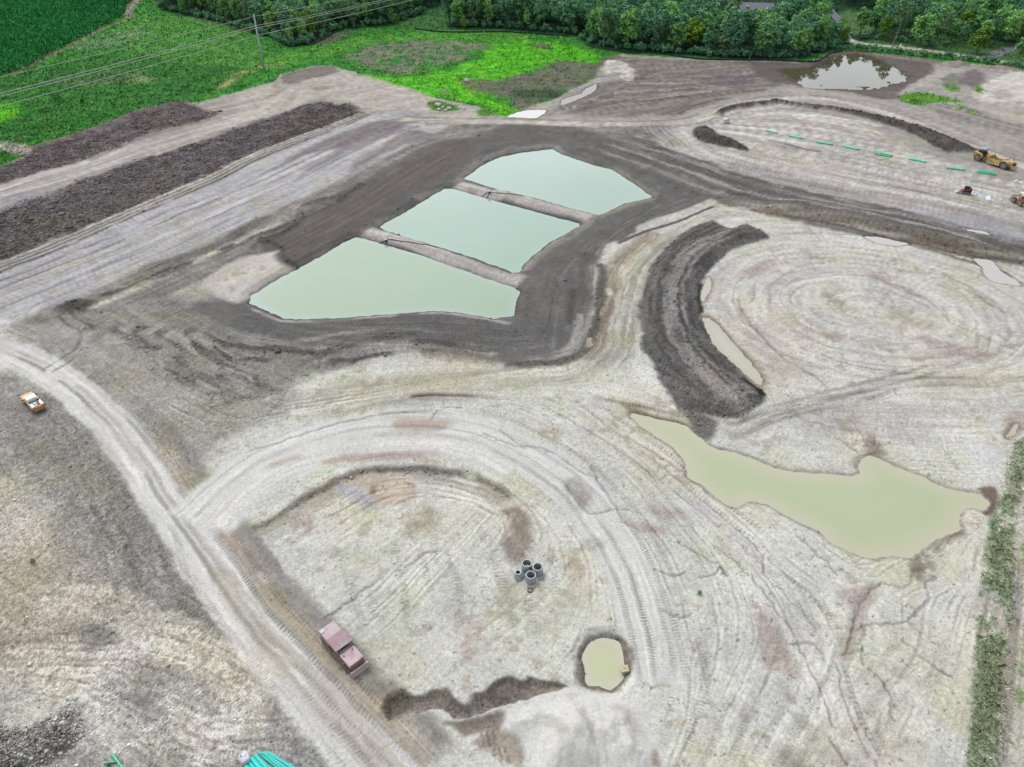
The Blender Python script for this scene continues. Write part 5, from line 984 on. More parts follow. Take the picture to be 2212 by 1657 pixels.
def crown(name, rx, z0, z1, nb, nl, leaf, seed, taper=.35, matk='dark'):
    """many small leaf clumps spread through a crown volume between heights z0 and z1"""
    r = np.random.default_rng(seed); P = []; Tn = []; zc = (z0 + z1) / 2; rz = (z1 - z0) / 2
    for k in range(nb):
        d = r.normal(size=3); d /= np.linalg.norm(d); rad = r.uniform(.45, .92); c = d * rad
        wz = 1 - taper * max(0, c[2]) - .15 * max(0, -c[2])
        c = np.array([c[0] * rx * wz, c[1] * rx * wz, zc + c[2] * rz]); rb = rx * r.uniform(.26, .46); tone = r.uniform(0, .55)
        dd = r.normal(size=(nl, 3)); dd /= np.linalg.norm(dd, axis=1)[:, None]; dd[:, 2] = np.where(dd[:, 2] < -.3, -dd[:, 2], dd[:, 2])
        p = c + dd * rb * r.uniform(.55, 1.08, (nl, 1)); nrm = dd + r.normal(0, .45, (nl, 3)) + np.array([0, 0, .35]); nrm /= np.linalg.norm(nrm, axis=1)[:, None]
        t1 = np.cross(nrm, r.normal(size=(nl, 3))); t1 /= np.linalg.norm(t1, axis=1)[:, None]; t2 = np.cross(nrm, t1)
        s = leaf * r.uniform(.6, 1.3, (nl, 1))
        q = np.stack([p - t1 * s * .5, p - t2 * s * .33 + nrm * s * .12, p + t1 * s * .5, p + t2 * s * .33], 1)
        P.append(q.reshape(-1, 3)); Tn.append(np.repeat(np.clip(tone + r.uniform(-.12, .35, nl), 0, 1), 4))
    P = np.concatenate(P); Tn = np.concatenate(Tn)
    me = bpy.data.meshes.new(name); me.vertices.add(len(P)); me.vertices.foreach_set('co', P.astype(np.float32).ravel())
    nq = len(P) // 4; me.loops.add(len(P)); me.loops.foreach_set('vertex_index', np.arange(len(P), dtype=np.int32)); me.polygons.add(nq)
    me.polygons.foreach_set('loop_start', np.arange(0, len(P), 4, dtype=np.int32)); me.update(calc_edges=True)
    at = me.attributes.new('tone', 'FLOAT', 'POINT'); at.data.foreach_set('value', Tn.astype(np.float32)); me.materials.append(LM[matk]); return me

def trunk(name, h, r0, seed, lean=.3, limbs=5, mat_=None):
    r = random.Random(seed); V = []; Fc = []
    def add(pts, rr, seg):
        v, f = tube_mesh(pts, rr, seg); o = len(V); V.extend(v); Fc.extend([tuple(o + q for q in ff) for ff in f])
    pts = [Vector((r.uniform(-lean, lean) * t * t, r.uniform(-lean, lean) * t * t, h * t)) for t in (0, .2, .45, .7, 1)]
    add(pts, [r0 * (1.15 - .95 * t) for t in (0, .2, .45, .7, 1)], 7)
    for k in range(limbs):
        t = .3 + .5 * k / limbs; a = 2.4 * k + r.random(); p = Vector((0, 0, h * t)); e = p + Vector((math.cos(a), math.sin(a), .9)) * h * .22
        add([p, (p + e) / 2 + Vector((0, 0, .2)), e], [r0 * .45, r0 * .3, r0 * .1], 5)
    me = bpy.data.meshes.new(name); me.from_pydata([tuple(v) for v in V], [], Fc); me.materials.append(mat_ or BARK); return me

kinds = [('dark', 4.6, 2.6, 15.0, 'dark green broadleaf tree'), ('dark', 3.8, 3.0, 17.5, 'tall dark green broadleaf tree'), ('mid', 4.4, 2.2, 14.0, 'mid green broadleaf tree'), ('mid', 3.2, 2.5, 16.0, 'slender mid green tree'),
         ('pale', 3.6, 3.0, 17.0, 'pale grey-green poplar tree'), ('yellow', 4.0, 2.0, 12.0, 'yellow-green leafy tree')]
protos = []
for k, (mk, rx, z0, z1, nm) in enumerate(kinds):
    protos.append((crown('crown', rx, z0, z1, 30, 46, .95, 100 + k, taper=.35 if k % 2 == 0 else .5, matk=mk), trunk('trunk', z1 * .8, .26, k, mat_=BARKP if mk == 'pale' else BARK), nm, z1))
shrub_m = crown('foliage', 1.5, .15, 2.7, 14, 40, .5, 55, taper=.2, matk='dark'); shrub_s = trunk('stem', 1.6, .07, 5, limbs=3)

def put_tree(k, x, y, sc, rz, label, group, name='broadleaf_tree', cat='tree', wide=1.0):
    cm, tm, nm, z1 = protos[k]
    e = empty(name, (x, y, ground_z(x, y) - .05), rz); e.scale = (sc * wide, sc * wide, sc); tag(e, label, cat, group)
    a = bpy.data.objects.new('crown', cm); b = bpy.data.objects.new('trunk', tm)
    for o in (a, b): COL.objects.link(o); o.parent = e
    return a

forA = [(346, -4), (349, 17), (403, 31), (483, 50), (537, 66), (575, 78), (618, 98), (660, 94), (695, 78), (733, 62), (808, 55), (857, 47), (916, 26), (960, 6), (1000, -45), (330, -45)]
forB = [(961, 58), (1080, 60), (1147, 66), (1252, 76), (1276, 94), (1348, 107), (1483, 117), (1536, 122), (1618, 125), (1740, 122), (1785, 106), (1815, 98), (1825, 75), (1845, 30), (1840, -45), (985, -45), (985, 12)]
forC = [(1850, 78), (1950, 88), (2060, 100), (2140, 106), (2190, 98), (2330, 122), (2400, -45), (1855, -45)]
holes = [WP([(1582, 52), (1585, -10), (1690, -10), (1775, 0), (1770, 30), (1700, 40), (1678, 52)]), WP([(1778, 88), (1772, 30), (1790, 5), (1890, 20), (1885, 62), (1835, 88)]), WP([(2100, 130), (2130, 112), (2180, 100), (2200, 118), (2180, 132)])]
pts_all = []
for fi, poly in enumerate((forA, forB, forC)):
    P = WP(poly); x0, y0 = P.min(0); x1, y1 = P.max(0); sp_ = (8.2, 8.2, 9.2)[fi]
    for a in np.arange(x0, x1, sp_):
        for b_ in np.arange(y0, y1, sp_):
            x = a + rng.uniform(-.42, .42) * sp_; y = b_ + rng.uniform(-.42, .42) * sp_
            if sdpoly(P, np.array([x]), np.array([y]))[0] > 0: continue
            if any(sdpoly(hp, np.array([x]), np.array([y]))[0] < 0 for hp in holes): continue
            if y > 640: continue
            pts_all.append((x, y, fi))
pts_all = np.array(pts_all)
# trees whose own silhouette shows most come first: front rows of each stand
front = np.full(len(pts_all), 1e9)
for fi, poly in enumerate((forA, forB, forC)):
    P = WP([q for q in poly if q[1] > -40]); s = sdline(P, pts_all[:, 0], pts_all[:, 1])[0]
    m_ = pts_all[:, 2] == fi; front[m_] = s[m_] + (pts_all[m_, 1] - 330) * .10
order = np.argsort(front); NT = 285
lab = {0: 'wood behind the power line at the top left', 1: 'wood behind the silt fence at the top', 2: 'stand beyond the gravel road at the top right'}
spots = ((430, 'beside the corn'), (560, 'behind the tall power pole'), (700, 'right of the tall power pole'), (9999, 'left of the grass gap')), \
    ((1080, 'right of the grass gap'), (1180, 'above the bright meadow'), (1270, 'at the bright meadow corner'), (1350, 'around the tall pale poplar'), (1480, 'above the long silt fence'), (1600, 'above the brown mud'), (1700, 'in front of the first house'), (9999, 'left of the far pool')), \
    ((1950, 'around the leaning utility pole'), (2060, 'beyond the gravel road'), (9999, 'near the paved drive'))
crowns = {}; rest = []
for rk, j in enumerate(order):
    x, y, fi = pts_all[j]; fi = int(fi)
    q = rng.random(); far_ok = (fi == 2)
    k = int(rng.choice(6, p=[.34, .20, .26, .12, .05, .03] if not far_ok else [.30, .10, .34, .08, .06, .12]))
    sc = rng.uniform(.72, 1.38) * (.92 if fi == 2 else 1.0)
    dep_ = y * cp + H * sp; uu = CU + F * x / dep_; vv = CV - F * (y * sp - H * cp) / dep_
    for ua, ub_, vt in ((1578, 1682, 26), (1780, 1820, 50)):
        if ua < uu < ub_: sc = min(sc, max(.3, (vv - vt) * dep_ / F / protos[k][3] * 1.02))
    if rk < NT:
        place = next(w for lim, w in spots[fi] if uu < lim); rw = 'front row' if front[j] < 9 else ('second row' if front[j] < 18 else 'back rows')
        sz = 'large' if sc > 1.17 else ('small' if sc < .97 else 'medium')
        o = put_tree(k, x, y, sc, rng.uniform(0, 6.28), f'{sz} {protos[k][2]} in the {rw} {place}', 'trees of the ' + lab[fi], wide=rng.uniform(.9, 1.15))
        crowns.setdefault(k, o)
    else: rest.append((x, y, k, sc, rng.uniform(0, 6.28)))

def scatter(name, pts, obs, label):
    """one mass of far crowns or undergrowth: points with instanced crowns (geometry nodes)"""
    me = bpy.data.meshes.new(name); me.from_pydata([(p[0], p[1], p[5] if len(p) > 5 else ground_z(p[0], p[1])) for p in pts], [], [])
    for nm, col_, ty in (('kind', 2, 'INT'), ('sc', 3, 'FLOAT'), ('rot', 4, 'FLOAT')):
        a = me.attributes.new(nm, ty, 'POINT'); a.data.foreach_set('value', np.array([p[col_] for p in pts], np.int32 if ty == 'INT' else np.float32))
    o = bpy.data.objects.new(name, me); COL.objects.link(o); tag(o, label, None, None, 'stuff')
    g = bpy.data.node_groups.new(name + '_nodes', 'GeometryNodeTree'); g.interface.new_socket('Geometry', in_out='INPUT', socket_type='NodeSocketGeometry'); g.interface.new_socket('Geometry', in_out='OUTPUT', socket_type='NodeSocketGeometry')
    gi = g.nodes.new('NodeGroupInput'); go = g.nodes.new('NodeGroupOutput'); jn = g.nodes.new('GeometryNodeJoinGeometry')
    def named(n_, ty):
        q = g.nodes.new('GeometryNodeInputNamedAttribute'); q.data_type = ty; q.inputs[0].default_value = n_; return q.outputs[0]
    kd, sc_, rt = named('kind', 'INT'), named('sc', 'FLOAT'), named('rot', 'FLOAT')
    cb = g.nodes.new('ShaderNodeCombineXYZ'); g.links.new(rt, cb.inputs[2])
    er = g.nodes.new('FunctionNodeEulerToRotation'); g.links.new(cb.outputs[0], er.inputs[0])
    for k, ob in obs.items():
        cmp_ = g.nodes.new('FunctionNodeCompare'); cmp_.data_type = 'INT'; cmp_.operation = 'EQUAL'
        ia = [q for q in cmp_.inputs if q.type == 'INT']; g.links.new(kd, ia[0]); ia[1].default_value = k
        oi = g.nodes.new('GeometryNodeObjectInfo'); oi.inputs[0].default_value = ob; oi.transform_space = 'ORIGINAL'
        ip = g.nodes.new('GeometryNodeInstanceOnPoints'); g.links.new(gi.outputs[0], ip.inputs['Points']); g.links.new(cmp_.outputs[0], ip.inputs['Selection']); g.links.new(oi.outputs['Geometry'], ip.inputs['Instance'])
        g.links.new(er.outputs[0], ip.inputs['Rotation']); g.links.new(sc_, ip.inputs['Scale']); g.links.new(ip.outputs[0], jn.inputs[0])
    g.links.new(jn.outputs[0], go.inputs[0]); md = o.modifiers.new('scatter', 'NODES'); md.node_group = g; return o
scatter('wood', rest, crowns, 'dense green canopy of the wood running back beyond the site')

# single trees that stand out
spec = [(4, 1303, 101, 1.25, .95, 'tall pale grey-green poplar at the front of the wood above the silt fence'), (4, 1560, 118, .95, 1.3, 'large pale green tree on the edge of the wood above the brown mud'), (2, 1650, 124, 1.12, 1.35, 'broad bright green tree at the wood edge left of the far pool'),
        (3, 1718, 128, .95, 1.1, 'slim leaning green tree on the grass left of the far pool'), (5, 1818, 101, .80, .7, 'thin tree with bright yellow-green top at the hedge end'), (5, 2108, 116, 1.0, 1.35, 'bright green spreading tree over the gravel road'),
        (5, 1905, 88, 1.05, .8, 'lime green tree beside the leaning utility pole'), (2, 1985, 100, 1.1, 1.4, 'large rounded blue-green tree beyond the middle of the gravel road'), (5, 575, 42, .8, .8, 'lone yellow-green tree top in the dark left wood'), (3, 630, 99, .75, .8, 'young slender tree right of the tall power pole'),
        (5, 858, 60, .62, .8, 'small yellow-green tree at the right end of the left wood'), (5, 1002, 64, .6, .8, 'small yellowish tree at the mouth of the grass gap'), (3, 2196, 138, .8, 1.2, 'green tree at the right edge beside the gravel road'), (0, 2040, 70, 1.15, 1.3, 'dark dense oak-like tree in front of the upper right canopy')]
for k, u, v, sc, wd, lb in spec:
    x, y, z = G(u, v); put_tree(k, x, y, sc, rng.uniform(0, 6), lb, None, 'standalone_tree', wide=wd)
# hedge along the gravel road
def shrub(x, y, sc, lb, grp, name='hedge_shrub', wide=1.0):
    e = empty(name, (x, y, ground_z(x, y) - .05), rng.uniform(0, 6.28)); e.scale = (sc * wide, sc * wide, sc); tag(e, lb, 'shrub', grp)
    a = bpy.data.objects.new('foliage', shrub_m); b = bpy.data.objects.new('stem', shrub_s)
    for o in (a, b): COL.objects.link(o); o.parent = e
    return a
HE = smooth(WP([(1800, 108), (1860, 110), (1940, 117), (2010, 124), (2080, 131), (2140, 139), (2211, 151), (2300, 166)]), 12); acc = 0; sh0 = None; hsp = []
for k in range(len(HE) - 1):
    p, q = HE[k], HE[k + 1]; Ln = np.hypot(*(q - p))
    while acc < Ln:
        x, y = p + (q - p) * acc / Ln + rng.normal(0, .7, 2); sh0 = shrub(x, y, rng.uniform(.7, 1.25), 'dark green ' + ('small ' if len(hsp) % 3 == 0 else '') + 'hedge shrub along the gravel road, ' + next(w for lim, w in ((1840, 'by the thin yellow-topped tree'), (1890, 'above the far pool'), (1935, 'at the leaning utility pole'), (1990, 'right of the leaning pole'), (2050, 'middle of the hedge'), (2100, 'left of the spreading bright tree'), (2140, 'under the spreading bright tree'), (9999, 'toward the right edge')) if CU + F * x / (y * cp + H * sp) < lim), 'hedge shrubs along the gravel road', wide=1.15); hsp.append(x); acc += rng.uniform(2.2, 3.2)
    acc -= Ln
und = []
for poly in (forA[1:13], forB[0:13], [(1850, 84), (1950, 92), (2060, 104)]):
    P = smooth(WP(poly), 10); 
    for k in range(len(P) - 1):
        for _ in range(max(1, int(np.hypot(*(P[k + 1] - P[k])) / 1.3))):
            p = P[k] + (P[k + 1] - P[k]) * rng.random() + rng.normal(0, 1.6, 2) + np.array([0, 1.5]); und.append((p[0], p[1], 0, rng.uniform(.5, 1.5), rng.uniform(0, 6.28)))
scatter('undergrowth', und, {0: sh0}, 'low dark undergrowth along the foot of the woods')
# sprouts on the clay
for (u, v, sc, lb) in ((T(2, 3, [(1605, 215)])[0] + (.22, 'tiny green weed tuft alone on the pale clay below the mud pool')), (T(0, 2, [(268, 1508)])[0] + (.24, 'tiny bright weed on the tan soil at the far left'))):
    x, y, z = G(u, v); shrub(x, y, sc, lb, None, name='weed')

# ------------------------------------------------------------------ materials of made things
DUST = alb((176, 168, 154))
M_GALV = mat('galvanised_steel', alb((190, 202, 214)), .5, .0, .06, 1.5)
M_WIRE = mat('wire_aluminium', alb((214, 220, 214)), .5, .0, .05)
M_INS = mat('insulator_grey', alb((190, 194, 194)), .4)
M_WOODP = mat('pole_wood', alb((150, 146, 136)), .85, 0, .2, 1.0)
M_CONC = mat('precast_concrete', alb((178, 186, 194)), .85, 0, .10, 5.0, dirt=alb((150, 152, 150)), dirt_amt=.5, bump=.25)
M_CONCT = mat('concrete_rim', alb((214, 220, 226)), .8, 0, .06, 6.0)
M_BLACK = mat('black_rubber', alb((44, 44, 46)), .7, 0, .2, 6)
M_REDP = mat('red_spray_paint', alb((200, 70, 100)), .7, 0, .2, 20)
M_RUST = mat('rusty_iron', alb((128, 92, 74)), .8, .2, .25, 9, dirt=alb((180, 160, 140)), dirt_amt=.4)
M_PIPE = mat('green_plastic_pipe', alb((78, 226, 178)), .45, 0, .05, 3, objvar=.08)
M_PIPE2 = mat('teal_plastic_pipe', alb((44, 224, 214)), .4, 0, .05, 3, objvar=.08)
M_PIPEIN = mat('pipe_inside', alb((46, 120, 100)), .7)
M_WHITE = mat('white_plastic', alb((226, 230, 236)), .5, 0, .06, 3)
M_WRAP = mat('white_wrap', alb((208, 212, 222)), .45, 0, .12, 7, bump=.4)
M_PLY = mat('plywood', alb((206, 194, 160)), .8, 0, .12, 7, dirt=alb((150, 132, 104)), dirt_amt=.3)
M_YEL = mat('machine_yellow', alb((206, 164, 74)), .5, 0, .1, 2.5, dirt=alb((190, 168, 128)), dirt_amt=.5)
M_YELP = mat('machine_yellow_dusty', alb((222, 196, 128)), .6, 0, .1, 2.5, dirt=alb((206, 190, 156)), dirt_amt=.5)
M_TYRE = mat('tyre_dusty', alb((98, 96, 96)), .9, 0, .2, 5, dirt=alb((140, 134, 126)), dirt_amt=.45)
M_HUB = mat('hub_dusty', alb((158, 146, 124)), .7, 0, .15, 5)
M_DKSTEEL = mat('dark_steel', alb((70, 66, 62)), .6, .3, .2, 4)
M_BLUEROOF = mat('canopy_blue_grey', alb((158, 176, 206)), .5, 0, .05)
M_ORANGE = mat('orange_paint', alb((240, 166, 48)), .3, 0, .04, 2, dirt=alb((200, 150, 90)), dirt_amt=.2, spec=.5)
M_WPAINT = mat('white_paint', alb((232, 240, 240)), .3, 0, .03, 2, spec=.5)
M_GLASS = mat('tinted_glass', (.012, .018, .02), .08, 0, .05, 2, spec=.6)
M_TAIL = mat('tail_lamp_red', alb((170, 40, 34)), .3)
M_CHROME = mat('bumper_steel', alb((170, 166, 176)), .3, .6, .05)
M_FRED = mat('faded_red_paint', alb((192, 158, 162)), .7, 0, .10, 1.6, dirt=alb((202, 192, 194)), dirt_amt=.55)
M_FRED2 = mat('faded_red_roof', alb((170, 138, 144)), .7, 0, .12, 1.2, dirt=alb((168, 160, 166)), dirt_amt=.6)
M_FRED3 = mat('pale_pink_paint', alb((202, 184, 187)), .7, 0, .08, 1.5, dirt=alb((190, 148, 154)), dirt_amt=.3)
M_TRACK = mat('rusty_track', alb((132, 112, 110)), .85, .2, .25, 6, dirt=alb((160, 146, 136)), dirt_amt=.5)
M_REDM = mat('machine_red', alb((196, 76, 86)), .5, 0, .08, 3)
M_ROOFG = mat('grey_shingle', alb((140, 144, 152)), .9, 0, .12, 1.5)
M_SIDING = mat('white_siding', alb((222, 224, 222)), .7, 0, .04, 1)
M_SILT_F = mat('silt_fence_fabric', alb((46, 52, 48)), .8, 0, .2, 1)
M_STAKE = mat('stake_wood', alb((120, 112, 96)), .9)
M_ROCK = mat('pale_boulder', alb((200, 200, 194)), .9, 0, .15, 1.5, bump=.5)

# ------------------------------------------------------------------ power line
pb = Vector(G(570.5, 150.5))
def z_at(u, v):      # height on the pole whose picture height is v
    lo, hi = 0, 45
    for _ in range(40):
        mid = (lo + hi) / 2; d = Vector((pb.x, pb.y, mid)) - Vector((0, 0, H)); up = d.y * sp + d.z * cp; fw = d.y * cp - d.z * sp
        if CV - F * up / fw > v: lo = mid
        else: hi = mid
    return lo
zt = [z_at(0, q) for q in (36, 55.5, 62, 76)]; ztop = z_at(0, 31.5)
def power_pole(base, top, label, att):
    e = empty('power_pole', base); tag(e, label, 'power pole')
    part('pole', M_GALV, e, cyl((0, 0, -.4), (0, 0, top - base[2]), .48, .26, 16), sm=True)
    part('base_collar', M_GALV, e, cyl((0, 0, -.2), (0, 0, 1.0), .46, .44, 16))
    for k, z in enumerate(att):
        sgn = (1, 1, -1, 1)[k]; zz = z - base[2]
        b_ = part('insulator_arm', M_GALV, e, cyl((0, 0, zz - .25), (.25 * sgn, -.9 * sgn if k else -.2, zz), .07, .06, 8))
        o = part('insulator', M_INS, b_, *[cyl((.25 * sgn, (-.9 * sgn if k else -.2), zz - .1 + j * .1), (.25 * sgn, (-.9 * sgn if k else -.2), zz - .05 + j * .1), .13, .13, 10) for j in range(3)])
    return e
power_pole(tuple(pb), ztop, 'tall grey steel power pole standing in the green meadow', zt)
ends_l = []; ends_r = []
wl = [((0, 164), 36), ((0, 200), 55.5), ((0, 207), 62), ((0, 228), 76)]
wr = [((726, 0), 36), ((820, 0), 55.5), ((838, 0), 62), ((887, 0), 76)]
up_ = [548.5, 553, 554, 557]
for k in range(4):
    (u0, v0), vp = wl[k]; sl_ = (v0 - vp) / (u0 - up_[k]); uE = -160
    El = Vector(W(uE, vp + sl_ * (uE - up_[k]), zt[k] - 1.0)); (u1, v1), vp = wr[k]; sr = (v1 - vp) / (u1 - up_[k]); uE = u1 + 60
    Er = Vector(W(uE, vp + sr * (uE - up_[k]), zt[k] + .5)); ends_l.append(El); ends_r.append(Er)
    sgn = (1, 1, -1, 1)[k]; A = Vector((pb.x + .25 * sgn, pb.y + (-.9 * sgn if k else -.2), zt[k] + .1))
    pts = [El + (A - El) * t - Vector((0, 0, 4 * .5 * t * (1 - t))) for t in np.linspace(0, 1, 14)] + [A + (Er - A) * t - Vector((0, 0, 4 * .5 * t * (1 - t))) for t in np.linspace(0, 1, 12)][1:]
    o = mesh_ob('power_cable', *tube_mesh(pts, (.11 if k else .075), 5), M_WIRE)
    tag(o, ('thin topmost earth wire of the power line over the meadow', 'upper conductor of the close pair of power cables', 'lower conductor of the close pair of power cables', 'lowest single power cable crossing the meadow')[k], 'cable')

# leaning utility pole by the gravel road
ub = Vector(G(1921, 112)); ut = ub + Vector((2.1, .6, 12.5))
e = empty('utility_pole', ub); tag(e, 'leaning wooden utility pole between the hedge and lime green tree', 'utility pole')
part('pole', M_WOODP, e, cyl((0, 0, -.3), tuple(ut - ub), .2, .12, 10))
part('crossarm', M_WOODP, e, box(tuple((ut - ub) * .68 + Vector((0, -.15, 0))), (1.6, .12, .14)))
for s_ in (-.6, .6): part('insulator', M_INS, e, cyl(tuple((ut - ub) * .68 + Vector((s_, -.15, .07))), tuple((ut - ub) * .68 + Vector((s_, -.15, .35))), .09, .06, 8))
for s_ in (-.18, .25): part('transformer', M_INS, e, cyl(tuple((ut - ub) * .55 + Vector((s_, -.3, -.3))), tuple((ut - ub) * .55 + Vector((s_, -.3, .3))), .16, .16, 10))

# ------------------------------------------------------------------ silt fences along the wood
def silt_fence(pts, label, hgt=.75):
    P = smooth(WP(pts), 6); base = Vector((P[0][0], P[0][1], ground_z(*P[0]))); e = empty('silt_fence', base); tag(e, label, 'fence')
    V = []; Fc = []; n_ = len(P)
    for k, p in enumerate(P):
        z = ground_z(*p); w_ = .03; q = P[min(k + 1, n_ - 1)] - P[max(k - 1, 0)]; q = np.array([-q[1], q[0]]) / (np.hypot(*q) + 1e-6) * w_
        for sgn in (-1, 1):
            for zz in (z - .1, z + hgt + .05 * math.sin(k * 1.7)): V.append((p[0] + q[0] * sgn - base.x, p[1] + q[1] * sgn - base.y, zz - base.z))
    for k in range(n_ - 1):
        a = k * 4; b_ = a + 4
        Fc += [(a, b_, b_ + 1, a + 1), (a + 2, a + 3, b_ + 3, b_ + 2), (a + 1, b_ + 1, b_ + 3, a + 3)]
    mesh_ob('fabric', V, Fc, M_SILT_F, e)
    st = None
    for k in range(0, n_, 2):
        z = ground_z(*P[k]) - base.z
        if st is None: st = part('stake', M_STAKE, e, box((0, 0, .45), (.08, .08, 1.1))).data; o = e.children[-1]
        else: o = bpy.data.objects.new('stake', st); COL.objects.link(o); o.parent = e
        o.location = (P[k][0] - base.x, P[k][1] - base.y - .06, z)
silt_fence([(672, 98), (700, 86), (712, 78), (728, 70), (745, 66)], 'short black silt fence at the right end of the left wood')
silt_fence([(894, 63), (943, 70), (1010, 71), (1080, 70), (1150, 74), (1230, 80)], 'black silt fence running below the middle wood above the bright meadow')
silt_fence([(1252, 84), (1262, 95), (1275, 102), (1308, 107), (1348, 115), (1402, 116), (1456, 122), (1510, 129), (1600, 131), (1674, 132), (1752, 135), (1775, 128), (1792, 117), (1819, 112)], 'long black silt fence between the wood and brown mud')

# ------------------------------------------------------------------ houses beyond the wood
def house(u, v, z, w_, d_, wall, roof_h, rz, label, garage=True, dormer=True):
    x, y, _ = W(u, v, z); e = empty('house', (x, y, ground_z(x, y)), rz); tag(e, label, 'house')
    part('wall', M_SIDING, e, box((0, 0, wall / 2), (w_, d_, wall)), prism([(-w_ / 2, wall), (w_ / 2, wall), (0, wall + roof_h * .01)], -.1, .1))
    hw_ = d_ / 2 + .4
    def gable(bm, cx_, cy_, L_, hw2, z0, rh, along='x', th=.18):
        pr = [(-hw2, z0), (0, z0 + rh), (hw2, z0), (hw2, z0 + th), (0, z0 + rh + th), (-hw2, z0 + th)]
        n0 = len(bm.verts); a = [bm.verts.new(((cx_ - L_ / 2, cy_ + p, q) if along == 'x' else (cx_ + p, cy_ - L_ / 2, q))) for p, q in pr]
        b_ = [bm.verts.new(((cx_ + L_ / 2, cy_ + p, q) if along == 'x' else (cx_ + p, cy_ + L_ / 2, q))) for p, q in pr]
        bm.faces.new(a); bm.faces.new(b_[::-1])
        for i_ in range(6): bm.faces.new((a[i_], b_[i_], b_[(i_ + 1) % 6], a[(i_ + 1) % 6]))
        bmesh.ops.recalc_face_normals(bm, faces=bm.faces[:])
    def tri(bm, cx_, cy_, hw2, z0, rh, along='x'):
        vs = [(-hw2, z0), (hw2, z0), (0, z0 + rh)]
        a = [bm.verts.new((cx_ - .06, cy_ + p, q) if along == 'x' else (cx_ + p, cy_ - .06, q)) for p, q in vs]; b_ = [bm.verts.new((cx_ + .06, cy_ + p, q) if along == 'x' else (cx_ + p, cy_ + .06, q)) for p, q in vs]
        bm.faces.new(a); bm.faces.new(b_[::-1])
        for i_ in range(3): bm.faces.new((a[i_], b_[i_], b_[(i_ + 1) % 3], a[(i_ + 1) % 3]))
    rf = part('roof', M_ROOFG, e, lambda bm: gable(bm, 0, 0, w_ + .8, hw_, wall, roof_h))
    for s_ in (-1, 1): part('gable', M_SIDING, e, lambda bm: tri(bm, s_ * w_ / 2, 0, d_ / 2, wall, roof_h * .94))
    part('chimney', M_WOODP, rf, box((w_ * .2, 1.0, wall + roof_h), (.8, .8, 2.0)))
    if garage:
        gw = 6.5; gx = w_ / 2 - gw / 2
        part('wing', M_SIDING, e, box((gx, -d_ / 2 - 2.5, wall / 2 - .1), (gw, 5, wall - .2)))
        part('wing_roof', M_ROOFG, e, lambda bm: gable(bm, gx, -d_ / 2 - 1.6, 7.6, gw / 2 + .4, wall - .1, 2.4, 'y'))
        part('wing_gable', M_SIDING, e, lambda bm: tri(bm, gx, -d_ / 2 - 5.0, gw / 2, wall - .1, 2.25, 'y'))
    if dormer:
        dm = part('dormer', M_SIDING, e, box((-w_ * .18, -d_ * .28, wall + roof_h * .45), (1.8, 2.4, 1.7))); part('pane', M_GLASS, dm, box((-w_ * .18, -d_ * .28 - 1.22, wall + roof_h * .5), (.8, .06, .9)))
    for k in range(4):
        wn_ = part('window', M_WPAINT, e, box((-w_ / 2 + (k + .7) * w_ / 5, -d_ / 2 - .03, wall * .5), (1.5, .12, 1.5))); part('pane', M_GLASS, wn_, box((-w_ / 2 + (k + .7) * w_ / 5, -d_ / 2 - .07, wall * .5), (1.2, .1, 1.2)))
    return e
house(1628, 14, 6.5, 22, 10, 4.4, 4.0, math.radians(-12), 'grey-roofed white house with dormer among trees at the top')
house(1792, 36, 6, 17, 10, 4.2, 4.2, math.radians(62), 'grey-roofed white house above the far pool at the top', garage=False, dormer=False)

# parked cars on the drive of the second house
def parked_car(u, v, rz, label):
    x, y, z = G(u, v); e = empty('parked_car', (x, y, z), rz); tag(e, label, 'car')
    part('body', M_WPAINT, e, box((0, 0, .62), (4.6, 1.85, .62), bev=.12)); cb_ = part('cabin', M_WPAINT, e, prism([(-1.7, .9), (1.1, .9), (.5, 1.48), (-1.2, 1.48)], -.78, .78), bevel=.06)
    part('side_glass', M_GLASS, cb_, prism([(-1.45, .98), (.85, .98), (.4, 1.4), (-1.1, 1.4)], -.80, .80))
    for sx_ in (-1.4, 1.4):
        for sy_ in (-.85, .85): w_ = part('wheel', M_BLACK, e, cyl((sx_, sy_ - .1, .32), (sx_, sy_ + .1, .32), .33)); part('rim', M_CHROME, w_, cyl((sx_, sy_ - .11, .32), (sx_, sy_ + .11, .32), .2))
parked_car(1826, 82, .1, 'white car parked behind the hedge at the top'); parked_car(1797, 64, 1.2, 'white car parked beside the second grey-roofed house')

# ------------------------------------------------------------------ boulders by the meadow corner
def boulder(u, v, r_, seed, label):
    x, y, z = G(u, v); r = random.Random(seed); bm = bmesh.new(); bmesh.ops.create_icosphere(bm, subdivisions=2, radius=r_)
    for q in bm.verts:
        f = .75 + .45 * r.random(); q.co = Vector((q.co.x * f * 1.2, q.co.y * f, q.co.z * f * .62))
    o = bm_ob('boulder', bm, M_ROCK); o.location = (x, y, z + r_ * .25); o.rotation_euler = (0, 0, r.random() * 6); tag(o, label, 'boulder', 'pale boulders at the edge of the dirt yard')
for k, (p, r_, lb) in enumerate((((1515, 850), 1.3, 'largest pale boulder in the weedy clump beside the dirt yard'), ((1550, 868), .7, 'small pale boulder in the middle of the weedy clump'), ((1520, 888), .8, 'low pale boulder at the lower left of the weedy clump'), ((1600, 878), 1.0, 'pale boulder at the right of the weedy clump'), ((1575, 892), .7, 'small pale boulder at the lower right of the weedy clump'), ((1722, 880), .7, 'lone pale boulder right of the weedy clump'), ((1745, 655), 1.3, 'pale boulder on the bright meadow'), ((250, 625), .8, 'white stone on the meadow edge below the power pole'))):
    u, v = T(1, 0, [p])[0]; boulder(u, v, r_, k, lb)

